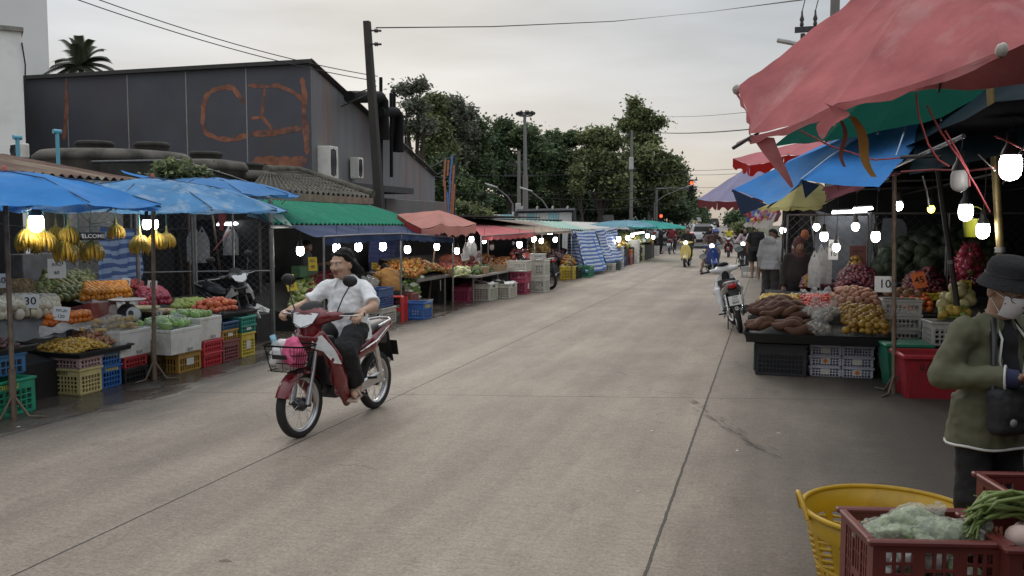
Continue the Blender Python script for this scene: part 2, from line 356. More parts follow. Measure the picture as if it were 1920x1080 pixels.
tag(MB().grid(lambda u,v:V((-12+24*u,-8+76*v,0)),8,30,sm=False).build('road',CONC),kind='structure')
ASPH=mat('asphalt',(.10,.097,.093),.8,.2,3,.2,60)
tag(MB().grid(lambda u,v:V((-90+180*u,60+32*v,.004)),4,2,sm=False).build('crossing_road',ASPH),kind='structure')
# road rising to the left beyond the crossing
_hl=[G(1283,447),AD(1296,438,112),AD(1302,428,150),AD(1312,423.5,190)]; _hr=[G(1415,447),AD(1405,440,112),AD(1396,430,150),AD(1388,423,190)]
def hill(u,v):
    i=min(int(v*3),2); t=v*3-i; return _hl[i].lerp(_hl[i+1],t).lerp(_hr[i].lerp(_hr[i+1],t),u)
_hl[0].z=_hr[0].z=.01
tag(MB().grid(hill,6,18).build('hill_road',mat('hill_asphalt',(.20,.185,.165),.8,.15,1.5)),kind='structure')
def verge(u,v):
    a=hill(1,v); return a+V((.02,0,-.05)).lerp(V((60,10,-.6)),u)
VERG=mat('verge_grass',(.075,.085,.04),.9,.4,3)
tag(MB().grid(verge,4,18).build('hill_verge',VERG),kind='structure')
tag(MB().grid(lambda u,v:hill(0,v)+V((-.02,0,-.05)).lerp(V((-40,14,-.6)),u),4,18).build('hill_verge',VERG),kind='structure')
# small litter on the slabs
LIT=mat('litter_paper',(.6,.58,.54),.7)
for i,(x,y) in enumerate(((1196,921),(1460,812),(35,800),(1382,845),(1222,808))):
    p=G(x,y,.003); tag(MB().prism([(.02*math.cos(a)*random.uniform(.6,1.3),.012*math.sin(a)*random.uniform(.6,1.3)) for a in [k*1.05 for k in range(6)]],.003).build('paper_scrap',LIT,None,p,(0,0,30*i)),'tiny pale paper scrap lying on the concrete road','litter','paper scraps on the road')
STN=mat('oil_stain',(.08,.073,.066),.8,.3,8,alpha=.16,spec=.1)
for i,(x,y,r) in enumerate(((422,1052,.035),)):
    tag(MB().prism([(r*math.cos(a)*random.uniform(.8,1.2),r*.6*math.sin(a)*random.uniform(.8,1.2)) for a in [k*.52 for k in range(12)]],.002).build('oil_stain',STN,None,G(x,y,.0012)),kind='stuff')
SKM=mat('damp_stain',(.07,.062,.055),.7,.25,6,alpha=.13)
def streak(pts,w,n=40,seed=0):
    rn=random.Random(seed); m=MB(); P=[G(*p) for p in pts]
    for i in range(n):
        t=rn.random(); k=min(len(P)-2,int(t*(len(P)-1))); p=P[k].lerp(P[k+1],t*(len(P)-1)-k); d=(P[k+1]-P[k]).normalized(); nn=V((-d.y,d.x,0)); q=p+nn*rn.gauss(0,w*.35); l=rn.uniform(.04,.16); ww=rn.uniform(.006,.03)*w/.1
        m.add([q-d*l+V((0,0,.002+.00003*i)),q+nn*ww-d*l*.3+V((0,0,.002+.00003*i)),q+nn*ww*.8+d*l*.4+V((0,0,.002+.00003*i)),q+d*l+V((0,0,.002+.00003*i)),q-nn*ww+d*l*.2+V((0,0,.002+.00003*i)),q-nn*ww*.7-d*l*.5+V((0,0,.002+.00003*i))],[(0,5,4,3,2,1)])
    tag(m.build('damp_streak',SKM),kind='stuff')
streak([(1300,752),(1345,785),(1400,825),(1458,858)],.10,60,1); streak([(1310,770),(1380,815),(1420,838)],.06,30,2); streak([(0,812),(120,785),(230,765)],.12,50,3)
# ================= background buildings =================
DKWALL=mat('charcoal_cladding',(.070,.071,.088),.55,.16,.7,.05,20,dirt=(.075,.062,.055),ds=.5,da=.5)
SIDEW=mat('grey_streaked_wall',(.19,.188,.196),.7,.16,1.5,stretch=(1,2.5,.25),dirt=(.25,.09,.05),ds=.55,da=.35)
SEAMW=mat('pale_joint',(.30,.29,.28),.6); RUST=mat('rust_paint',(.27,.11,.065),.8,.55,2.5,dirt=(.06,.055,.062),ds=1.6,da=1.,dth=.50); ROOFEDGE=mat('roof_flashing',(.035,.032,.03),.6)
YB=24.0; XB=AY(582,118,24.0).x
t=thing('dark_building','windowless charcoal grey shop building with rust coloured drawn outlines on its front','building',(XB,YB,0))
def fr(x,y,off=0): p=AY(x,y,YB); return V((p.x-XB,off,p.z))
zt=AY(582,118,YB).z; xl=AY(20,140,YB).x-XB
zr=AX(815,330,XB).z; yr=AX(815,330,XB).y-YB
m=MB(); P=[(xl,0,0),(0,0,0),(0,0,zt),(xl,0,zt)]; Q=[(xl,yr,0),(0,yr,0),(0,yr,zr),(xl,yr,zr)]
m.add([V(p) for p in P+Q],[(0,1,2,3)],0); m.add([V(p) for p in P+Q],[(1,5,6,2)],1); m.add([V(p) for p in P+Q],[(4,0,3,7),(5,4,7,6),(3,2,6,7)],0)
m.build('wall',[DKWALL,SIDEW],t)
m=MB().box((xl/2,-.05,zt+.03),(-xl+.2,.22,.12)); m.tube([(0.06,-.06,zt+.05),(.06,yr,zr+.05)],.09,4,sm=False); m.build('roof_edge',ROOFEDGE,t)
for xs in (124,238,348,461):
    a=fr(xs,137,-.003); MB().box((a.x,-.004,zt/2),(.035,.006,zt-.1)).build('panel_joint',SEAMW,t)
def ribbon(pts,w,name='rust_line',yoff=-.006):
    P=[];F=[]; q=[fr(x,y,yoff) for x,y in pts]; # resample
    s=[]
    for a,b in zip(q,q[1:]):
        for i in range(5): s.append(a.lerp(b,i/5))
    s.append(q[-1]); mb=MB()
    for i,p in enumerate(s):
        d=(s[min(i+1,len(s)-1)]-s[max(i-1,0)]).normalized(); nn=V((-d.z,0,d.x)); ww=w*(.35+1.15*(.5+.5*noise.noise(V((i*.35,w*50,len(s))))+.25*random.random()))*(.3 if i in(0,len(s)-1) else 1)
        P+= [p+nn*ww/2,p-nn*ww/2]
    n=len(s); F=[(2*i,2*i+1,2*i+3,2*i+2) for i in range(n-1)]
    mb.add(P,F); o=mb.build(name,RUST,t); o.location.y=random.uniform(-.003,.003)
ribbon([(460,193),(452,185),(438,165),(424,163),(398,170),(387,180),(382,200),(380,230),(386,250),(410,260),(435,262),(470,252)],0.14)
ribbon([(465,160),(500,162),(520,160),(550,172),(572,190)],0.12)
ribbon([(497,163),(494,190),(490,218),(505,235),(510,243)],0.10)
ribbon([(470,222),(490,220)],0.08); ribbon([(470,251),(505,250),(530,246),(565,240)],0.17); ribbon([(566,145),(572,180),(570,215),(574,250),(576,290)],0.17)
ribbon([(475,305),(500,300),(520,303),(550,306),(576,301)],0.29); ribbon([(124,150),(126,200),(122,240),(120,262)],0.14)
# side wall fittings
ACW=mat('ac_casing',(.68,.67,.63),.5,.08,dirt=(.4,.35,.28),ds=3,da=.4)
def ac_unit(label,loc,s=1.,rz=0):
    t=thing('air_conditioner',label,'air conditioner',loc,rz)   # front faces +X
    MB().box((0,0,.32*s),(.32*s,.8*s,.64*s),bev=.03).build('casing',ACW,t)
    m=MB().lathe([(.27*s,0),(.27*s,.02),(.24*s,.02),(.24*s,-.01)],20,(.16*s,-.1*s,.32*s),(1,0,0))
    for r in (.08,.14,.19): m.tube([(.185*s,-.1*s+r*s*math.cos(a*.5236),.32*s+r*s*math.sin(a*.5236)) for a in range(12)],.006,4,closed=True)
    m.build('fan_guard',BLACKP,t); MB().box((.165*s,-.1*s,.32*s),(.008,.5*s,.5*s)).build('fan_grille',DKWALL,t); return t
for i,(x0,x1,y0,y1,lb) in enumerate(((604,634,277,334,'larger white air conditioner unit on the grey side wall of the dark building'),(662,684,297,334,'smaller white air conditioner unit further back on the grey side wall'))):
    a=AX(x0,y1,XB+.3); b=AX(x1,y0,XB+.3); h=(b.z-a.z); ac_unit(lb,(XB+.22,(a.y+b.y)/2,a.z),h/.64).scale=(.9,.42,1)
LED=mat('dark_ledge',(.05,.05,.055),.7,.2)
a=AX(600,345,XB+1.1); b=AX(745,340,XB+1.1)
tag(MB().box((XB+.62,(a.y+b.y)/2+.4,a.z+.02),(1.2,b.y-a.y+1.5,.2)).build('wall_canopy',LED),'dark flat concrete canopy jutting from the grey side wall','canopy')
tag(MB().box((XB+.3,b.y+3.2,1.3),(.5,5.8,2.6),bev=.02).build('annex_wall',mat('annex_render',(.16,.155,.155),.8,.15,2,stretch=(1,1,.3),dirt=(.3,.12,.07),ds=1.3,da=.4)),'low pale grey rendered annex below the dark building','wall')
DUCT=mat('black_duct',(.014,.014,.015),.9,.2,spec=.2)
for i,(pts,r,lb) in enumerate(((((655,182),(712,182),(718,190),(720,262)),.2,'fat black duct elbow at the roof behind the utility pole'),(((712,210),(742,210),(748,218),(748,285)),.18,'second black duct elbow right of the first one'))):
    tag(MB().tube([AX(x,y,XB+.55) for x,y in pts],r,10).build('duct',DUCT),lb,'duct')
for i,(x,y0,y1,lb) in enumerate(((714,145,335,'thin black vent pipe touching the duct beside the utility pole'),(733,175,332,'thin black vent pipe between the two duct elbows'),(739,172,285,'short thin black vent pipe by the second duct elbow'))):
    tag(MB().tube([AX(x,y0,XB+.4),AX(x+1,y1,XB+.4)],.06,6).build('vent_pipe',DUCT),lb,'pipe')
# pale buildings at left
PALE=mat('pale_render',(.88,.88,.86),.8,.07,.6,dirt=(.45,.43,.40),ds=.5,da=.35); PALE2=mat('grey_white_render',(.74,.75,.74),.8,.06,.3)
p=AY(40,60,20); t=thing('white_building','nearer white rendered house wall at the left edge with stained parapet','building',(p.x,20,0),48)
MB().box((-6,3,p.z/2),(12,6,p.z)).build('wall',PALE,t); m=MB(); m.box((-6,2.97,p.z+.06),(12.1,6.1,.12)); m.build('parapet',mat('stained_cap',(.25,.24,.22),.8,.4,4),t)
MB().tube([V((.0,-.04,p.z-.3)),V((.06,-.06,p.z-.9)),V((.03,-.05,p.z-1.6))],.02,5).build('wire_stub',WIREM,t)
p=AY(90,60,42); t=thing('white_tower','taller pale grey white building rising behind at the top left corner','building',(p.x,42,0),47)
MB().box((-8,5,9),(16,10,18)).build('wall',PALE2,t); MB().box((-10,-.05,10.6),(12.5,.12,14.8)).build('wall_panel',PALE,t)
ac=AY(38,297,19.4); ac_unit('dusty air conditioner on the white house wall behind the rusty roof',ac,.62,-90)
# truss and pipes near it
PIPEB=mat('blue_pvc',(.12,.38,.50),.45,.1); 
for (x,y0,y1,X,lb) in ((109,247,300,-11.2,'tall pale blue pipe with a tee cap in front of the round tank'),(34,258,296,-11.4,'short pale blue pipe by the white house wall')):
    a=AX(x,y1,X); b=AX(x,y0,X); h=b.z-a.z
    t=thing('water_pipe',lb,'pipe',a); MB().tube([(0,0,-.6),(0,0,h)],.03,10).build('pipe',PIPEB,t); MB().tube([(-.02,-.06,h),(.02,.06,h)],.038,10).build('tee_cap',PIPEB,t)
# round concrete tanks
TANK=mat('mouldy_concrete',(.13,.118,.10),.9,.45,2.2,.3,8,dirt=(.03,.028,.025),ds=1.6,da=.85,stretch=(1,1,.6)); LIDM=mat('mould_black',(.04,.037,.033),.9,.4,5,.2,20)
def tank(label,x,ytop,D,rad,lids):
    c=AD(x,ytop,D); t=thing('concrete_tank',label,'water tank',(c.x,c.y,0)); z=c.z
    MB().lathe([(rad*.97,0),(rad*.97,z-.25),(rad*1.03,z-.24),(rad*1.03,z-.14),(rad*.95,z-.05),(rad*.5,z),(0,z+.01)],40).build('shell',TANK,t)
    for dx,dy,r in lids:
        MB().lathe([(r,z-.06),(r,z+.09),(r*1.07,z+.10),(r*1.07,z+.15),(r*.9,z+.18),(0,z+.19)],22,(dx,dy,0)).build('lid',LIDM,t)
tank('widest round mouldy concrete tank with three lids behind the rusty roof',215,283,17.5,1.42,((-.3,-.2,.34),(.6,.35,.32),(-.75,.4,.3)))
tank('middle sized round mouldy concrete tank with one lid',388,300,19.5,.85,((-.02,0,.33),))
tank('smallest and farthest round mouldy concrete tank beside the tiled roof',470,320,21,.62,((-.02,0,.3),))
WALLC=mat('stained_white_wall',(.34,.33,.31),.9,.2,2,dirt=(.10,.09,.08),ds=1.3,da=.8,stretch=(1,1,.4))
a=AX(205,330,-11.3); b=AX(520,380,-11.3)
tag(MB().box((-11.45,(a.y+b.y)/2,1.15),(.2,b.y-a.y+1.5,2.3)).build('compound_wall',WALLC),'stained white compound wall behind the blue umbrellas','wall')
m=MB(); r0,r1=AX(200,306,-11.0),AX(548,372,-11.0); m.tube([AX(170,304,-11),AX(335,301,-11),AX(430,330,-11),r1],.03,6)
t=thing('pipe_rail','thin dark pipe rail sloping in front of the tanks','railing'); m.build('rail',DARKMET,t)
for x,y in ((335,301),(395,318),(440,333),(500,354),(545,370)):
    p=AX(x,y,-11); MB().tube([p,(p.x,p.y,p.z-.9)],.025,6).build('post',DARKMET,t)
# tiled hip roof
TILE=mat('mossy_roof_tile',(.115,.105,.085),.9,.4,3,.2,12,dirt=(.035,.035,.022),ds=2.2,da=.85)
t=thing('tiled_house','low house with mossy grey corrugated tile roof under the dark building','house',(0,0,0))
E0,E1=AX(470,352,-9.6),AX(700,372,-9.6); RD0,RD1=AX(498,321,-11.9),AX(560,322,-11.9); zE=(E0.z+E1.z)/2
def roof(u,v):
    a=V((E0.x,E0.y+(E1.y-E0.y)*u,zE)); b=RD0.lerp(RD1,u); q=a.lerp(b,v); q.z+=.045*math.cos(u*(E1.y-E0.y)*2*math.pi/.24); return q
m=MB().grid(roof,150,14); 
for k in range(1,7): m.grid(lambda u,v,k=k:roof(u,k/7.+.012*v)+V((.0,0,.035)),150,1)
m.build('roof',TILE,t); MB().tube([RD0+V((0,0,.05)),RD1+V((0,0,.05)),V((E1.x,E1.y,zE+.08))],.1,8).build('ridge_cap',TILE,t)
MB().box(((E0.x-.6),(E0.y+E1.y)/2,zE/2-.05),(.15,E1.y-E0.y-.3,zE)).build('wall',WALLC,t); MB().box((E0.x-.02,(E0.y+E1.y)/2,zE-.1),(.05,E1.y-E0.y,.16)).build('fascia',mat('fascia_board',(.22,.16,.12),.8,.3,6),t)
# ================= utility poles and wires =================
POLE=mat('weathered_post',(.052,.048,.044),.85,.35,4,.3,30,stretch=(1,1,.15)); CONP=mat('concrete_post',(.20,.19,.175),.85,.2,3,stretch=(1,1,.2)); INSU=mat('insulator',(.04,.035,.035),.35)
b=AX(708,395,-10.9); tp=AX(688,40,-10.9)
t=thing('utility_pole','tall dark square utility pole beside the charcoal building','utility pole',(b.x,b.y,0))
w=.135; off=V((0,tp.y-b.y,tp.z)); q=V((0,(tp.y-b.y)*-.8,0))
m=MB(); P=[V((sx_*w,sy*w,0))+q for sx_,sy in ((-1,-1),(1,-1),(1,1),(-1,1))]+[V((sx_*w*.62,sy*w*.62,0))+off for sx_,sy in ((-1,-1),(1,-1),(1,1),(-1,1))]
m.add(P,[(0,1,5,4),(1,2,6,5),(2,3,7,6),(3,0,4,7),(4,5,6,7)]); m.build('post',POLE,t)
for k,dz in enumerate((.25,.62)):
    m=MB(); m.tube([off+V((0,0,-dz)),off+V((.3,.12,-dz))],.025,6); m.lathe([(.03,0),(.07,.02),(.04,.05),(.07,.08),(.03,.11),(.03,.2)],10,off+V((.18,.08,-dz)),(1,.4,0)); m.build('insulator',INSU,t)
wp=AX(705,52,-10.9)
tag(wire([wp,AX(920,50,-9.5),AX(1150,40,-7),AX(1330,22,-4.5),AY(1500,0,22),AY(1640,-30,18)],.018,WIREM,'power_line'),'thick black overhead cable crossing the sky from the left utility pole','cable')
for x0,y0,x1,y1,lb in ((130,-6,705,152,'lower of two thin wires slanting down to the left utility pole'),(170,-6,708,143,'upper of two thin wires slanting down to the left utility pole')):
    tag(wire([AX(x0,y0,-14),AX(x1,y1,-10.9)],.012,WIREM,'power_line',sag=.18),lb,'cable')
for x0,y0,x1,y1,lb in ((640,200,705,170,'black stay wire tied low on the left utility pole'),(660,178,705,162,'black stay wire tied high on the left utility pole')):
    tag(wire([AX(x0,y0,-12.9),AX(x1,y1,-10.9)],.02,WIREM,'stay_wire'),lb,'cable')
for i,(y0,y1,D0,D1) in enumerate(((248,241,80,45),(218,208,85,50),(318,313,80,60),(326,322,80,60),(350,346,90,60))):
    tag(wire([AD(1225+i*14,y0,D0),AD(1420,y1,D1)],.016 if i else .035,WIREM,'power_line',sag=.15),'faint overhead wire in the sky left of the umbrellas','cable','faint wires over the far road')
for i,(x0,y0,x1,y1) in enumerate(((845,327,1200,316),(850,362,1290,350),(1000,392,1290,376),(900,360,1230,372),(1215,322,1290,318))):
    tag(wire([AD(x0,y0,62),AD(x1,y1,66)],.022,WIREM,'power_line',sag=.3),'dark overhead wire strung in front of the trees','cable','wires in front of the trees')
# floodlight pole
b=AD(985,418,56); t=thing('floodlight_pole','tall concrete pole topped with a ring of floodlights before the trees','floodlight',(b.x,b.y,0)); zt=AD(981,214,56).z
MB().tube([(0,0,0),(0,0,zt*.55)],[.2,.17],12).build('post',CONP,t); MB().tube([(0,0,zt*.55),(-.05,0,zt)],[.13,.09],10).build('upper_tube',GREYMET,t)
MB().tube([(.42*math.cos(a*.4),.42*math.sin(a*.4),zt-.14) for a in range(16)],.05,5,closed=True).build('ring',GREYMET,t)
for k in range(6):
    a=k*1.047; m=MB(); m.box((.48*math.cos(a),.48*math.sin(a),zt),(.28,.28,.2),(0,25,math.degrees(a)),bev=.04); m.build('floodlight',DARKMET,t)
# curved street lights, utility poles farther off
LAMPG=mat('street_light_arm',(.16,.16,.165),.5,.15,metal=.5); LH=mat('lamp_housing',(.5,.5,.48),.5)
def street_light(label,x,ytop,D,arm,h_arm,side=-1):
    b=AD(x,418,D); zt=AD(x,ytop,D).z; t=thing('street_light',label,'street light',(b.x,b.y,0))
    d=RT*side; pts=[V((0,0,0)),V((0,0,zt*.9)),d*.3*arm+V((0,0,zt*.9+h_arm*.45)),d*arm+V((0,0,zt*.9+h_arm))]
    MB().tube(pts,[.06,.05,.04,.03],8).build('post',LAMPG,t); e=pts[-1]; m=MB(); m.tube([e-d*.1,e+d*.35+V((0,0,.12)),e+d*.6+V((0,0,.22))],[.03,.06,.035],8); m.build('lamp_head',LH,t)
street_light('curved street light left of the floodlight pole',961,372,48,.9,.9); street_light('curved street light right of the floodlight pole',1026,380,48,.9,.9)
street_light('tall curved street light beside the traffic signal mast',1227,372,72,2.6,1.3,1); street_light('black curved street light on the side of the dark building',803,345,42,1.1,.9)
def util_pole(label,x,ytop,D,arms,box=None,rad=.13):
    b=AD(x,418,D); zt=AD(x,ytop,D).z; t=thing('utility_pole',label,'utility pole',(b.x,b.y,0)); MB().tube([(0,0,0),(0,0,zt)],[rad*1.2,rad*.8],8).build('post',CONP,t)
    for z,l in arms:
        m=MB(); m.box(V((0,0,zt-z)),(l,.1,.12),rot=(0,0,math.degrees(YAW))); 
        for s in (-1,-.4,.4,1): m.cyl(RT*(s*l*.46)+V((0,0,zt-z)),RT*(s*l*.46)+V((0,0,zt-z+.3)),.05,6)
        m.build('crossarm',DARKMET,t)
    if box: MB().box((0,-.16,zt-box),(.35,.2,1.0),bev=.03).build('meter_box',LH,t)
    return t
util_pole('slim concrete utility pole with crossarms in front of the trees',973,284,58,((.9,1.4),(1.6,1.9)),3.9)
util_pole('tall grey utility pole in front of the tallest tree',1183,246,70,((.4,.5),),2.6)
util_pole('utility pole with many wires left of the traffic signal',1217,345,80,((.3,2.4),(1.0,2.4)))
util_pole('utility pole of the far road by the red signal',1281,330,84,((.4,2.6),(1.3,2.6)))
for i,x in enumerate((1258,1271,1293,1303)): util_pole('thin far pole among the wires beyond the crossing',x,352+6*i,105+9*i,((.4,2.8),),None,.1)['group']='thin poles beyond the crossing'
# pole with transformer arms above the pink umbrella
p=AY(1566,0,24); t=thing('utility_pole','utility pole with insulators and a lamp arm above the pink umbrella','utility pole',(p.x,24,0)); zt=AY(1566,-80,24).z
MB().tube([(0,0,0),(0,0,zt)],[.16,.11],10).build('post',CONP,t); q=AY(1566,52,24).z; l0=AY(1490,60,24).x-p.x
m=MB().box((l0/2,0,q),(-l0,.12,.13)); m.build('crossarm',DARKMET,t)
for x in (1503,1528):
    qx=AY(x,60,24).x-p.x; MB().lathe([(.02,0),(.05,.06),(.05,.1),(.035,.14),(.06,.2),(.03,.3),(.02,.42)],8,(qx,0,q+.05)).build('insulator',INSU,t)
    MB().tube([(qx,0,q+.45),(qx+.1,0,q+.9),(qx+.2,.1,q+1.5)],.012,4).build('lead_wire',WIREM,t)
MB().tube([(l0+.2,0,q-.1),(l0+.2,0,q-.45)],.06,8).build('fuse_cutout',INSU,t)
e=AY(1458,70,23); MB().box(V((e.x-p.x+.35,-.6,e.z-.08)),(.75,.2,.09),(0,14,0),bev=.02).build('lamp_head',LH,t); MB().tube([V((e.x-p.x+.6,-.6,e.z-.14)),(0,0,q-.9)],.03,6).build('lamp_arm',LAMPG,t)
# coloured tube frame
t=thing('neon_tube_frame','tall frame of slanted orange and blue tubes at the end of the dark building','sign frame',AD(842,418,41))
OR=mat('orange_tube',(.42,.16,.08),.5,.2); BL=mat('blue_tube',(.10,.20,.42),.5,.2)
k0=AD(842,418,41)
for i,(x0,y0,x1,y1) in enumerate(((835,300,832,350),(848,292,843,345),(851,310,845,400),(845,340,840,398),(834,340,836,400),(838,360,842,405),(852,345,848,402),(841,300,839,330))):
    MB().tube([AD(x0,y0,41)-k0,AD(x1,y1,41)-k0],.05,6).build('tube',(OR,BL)[i%2 if i<6 else 0],t)
m=MB()
for x0,y0,x1,y1 in ((832,290,836,402),(855,285,852,402),(800,318,856,290),(800,330,855,336),(801,336,856,312)): m.tube([AD(x0,y0,41.3)-k0,AD(x1,y1,41.3)-k0],.04,5)
m.build('scaffold',DARKMET,t)
# white and pale blue hoarding, with cameras
t=thing('metal_hoarding','white and pale blue corrugated hoarding with a dark frame before the trees','fence',AD(1000,418,45)); k0=AD(1000,418,45)
HW=mat('white_sheet',(.8,.8,.77),.6,.12,4); HB=mat('pale_blue_sheet',(.5,.76,.82),.6,.12,4)
xs=[912,926,940,960,988,1006,1028,1048,1073]
for i in range(8):
    a,b=AD(xs[i],405,45)-k0,AD(xs[i+1],405,45)-k0; h=AD(1000,397 if i>2 else 402,45).z
    MB().grid(lambda u,v:V((a.x,a.y,0)).lerp(V((b.x,b.y,0)),u)+V((.03*math.sin(u*24),-.03*math.sin(u*24),h*v-1.75)),24,1,sm=False).build('sheet',(HB if i in(0,2,4,6) else HW),t)
m=MB(); q=lambda x,y:AD(x,y,44.8)-k0
for a,b in (((968,396),(1078,394)),((1076,394),(1077,418)),((968,396),(968,405))): m.tube([q(*a),q(*b)],.11,4,sm=False)
m.build('frame',DARKMET,t)
for x in (979,1007,1036,1064): MB().tube([q(x,395),q(x,389),q(x+2,387)],.06,6).build('fixture',LH,t)
# bushes and pavilion roofs far beyond
def house(label,x0,x1,yt,yb,D,col,roofc):
    a,b=AD(x0,yb,D),AD(x1,yb,D); zt=AD(x0,yt,D).z; c=(a+b)/2; w=(b-a).length
    t=thing('far_building',label,'building',(c.x,c.y,0),math.degrees(YAW)); MB().box((0,2,zt*.4),(w,4,zt*.8)).build('wall',col,t)
    MB().prism([(-w*.56,0),(w*.56,0),(w*.46,zt*.22),(-w*.46,zt*.22)],4.6,Matrix.Translation((0,2,zt*.8))@Matrix.Rotation(R(90),4,'X')).build('roof',roofc,t)
    for k in range(3): MB().box((-w*.3+k*w*.3,-.02,zt*.45),(w*.14,.06,zt*.3)).build('window',DARKMET,t)
GW=mat('far_grey_wall',(.30,.29,.28),.8); GR=mat('far_teal_roof',(.18,.36,.34),.7); FR=mat('far_white_roof',(.5,.5,.47),.7)
house('small far building with a pale teal roof behind the teal umbrella',1187,1214,408,420,95,GW,GR); house('pale far kiosk under the stop sign beyond the crossing',1283,1313,408,420,110,GW,FR); house('grey box building behind the blue striped tarps',1128,1150,404,420,80,GW,GW)
# ================= traffic signals and signs =================
SIG=mat('signal_black',(.015,.015,.015),.5); REDL=mat('red_signal_light',(1,.05,.015),.4,0,emit=5); OFFL=mat('dark_lens',(.03,.03,.02),.3)
def signal(label,x,y,D,sc,mast=None):
    c=AD(x,y,D); t=thing('traffic_light',label,'traffic light',(c.x,c.y,c.z),math.degrees(YAW))
    MB().box((0,0,0),(.36*sc,.2*sc,1.05*sc),bev=.04).build('housing',SIG,t)
    for k,z in enumerate((.33,0,-.33)):
        o=MB().lathe([(.13*sc,0),(.10*sc,.03),(0,.05)],16,(0,-.1*sc,z*sc),(0,-1,0)).build('lens',REDL if k==0 else OFFL,t)
        m=MB()
        for a in range(9): m.add([V((math.cos(R(20*a))*.15*sc,-.1*sc,z*sc+math.sin(R(20*a))*.15*sc)),V((math.cos(R(20*a+20))*.15*sc,-.1*sc,z*sc+math.sin(R(20*a+20))*.15*sc)),V((math.cos(R(20*a+20))*.15*sc,-.3*sc,z*sc+math.sin(R(20*a+20))*.15*sc)),V((math.cos(R(20*a))*.15*sc,-.3*sc,z*sc+math.sin(R(20*a))*.15*sc))],[(0,1,2,3)])
        m.build('visor',SIG,t)
    return t
s1=signal('red traffic light hung from a mast arm over the crossing',1296,351,72,1.0)
s2=signal('lower red traffic light beside the teal umbrella',1239,412,68,.85)
m=MB(); p=AD(1231,354,72); q=AD(1296,353,72); m.tube([V((p.x,p.y,0)),V((p.x,p.y,p.z+.1))],.11,8); m.tube([p,q],.07,8)
tag(m.build('signal_mast',LAMPG),'grey signal mast with a long horizontal arm','signal mast')
p=AD(1239,420,68.3); tag(MB().tube([V((p.x,p.y,0)),V((p.x,p.y,2.3))],.07,8).build('signal_post',LAMPG),'short grey post carrying the lower red traffic light','signal post')
def rsign(label,x,y,D,r,m_,txt=None,yel=False):
    c=AD(x,y,D); t=thing('road_sign',label,'road sign',(c.x,c.y,0),math.degrees(YAW)); MB().tube([(0,.05,0),(0,.05,c.z)],.05,6).build('post',LAMPG,t)
    if yel: MB().box((0,0,c.z),(r*1.5,.03,r*1.5),(0,45,0)).build('plate',m_,t); MB().tube([(0,-.03,c.z-r*.4),(0,-.03,c.z+.1*r),(r*.3,-.03,c.z+r*.3)],.06,5).build('symbol',INK,t)
    else:
        MB().lathe([(r,0),(r,.03),(0,.03)],18,(0,0,c.z),(0,-1,0)).build('plate',m_,t); MB().box((0,-.04,c.z),(r*1.3,.01,r*.3)).build('symbol',CARD,t)
SR=mat('sign_red',(.42,.03,.03),.5); SY=mat('sign_yellow',(.65,.42,.03),.5)
rsign('round red no entry sign beyond the crossing',1288,409,95,.42,SR); rsign('yellow diamond warning sign left of the no entry sign',1267,414,92,.42,SY,None,True); rsign('yellow diamond warning sign right of the no entry sign',1303,419,100,.36,SY,None,True)
t=thing('railing_fence','white railing fence along the bend beyond the crossing','fence',AD(1275,418,100)); k0=AD(1275,418,100)
for i in range(9): p=AD(1258+i*6,424,98)-k0; MB().box((p.x,p.y,p.z-.2),(.2,.2,1.2)).build('post',HW,t)
MB().tube([AD(1256,421,98)-k0,AD(1310,421,98)-k0],.07,5).build('rail',HW,t)
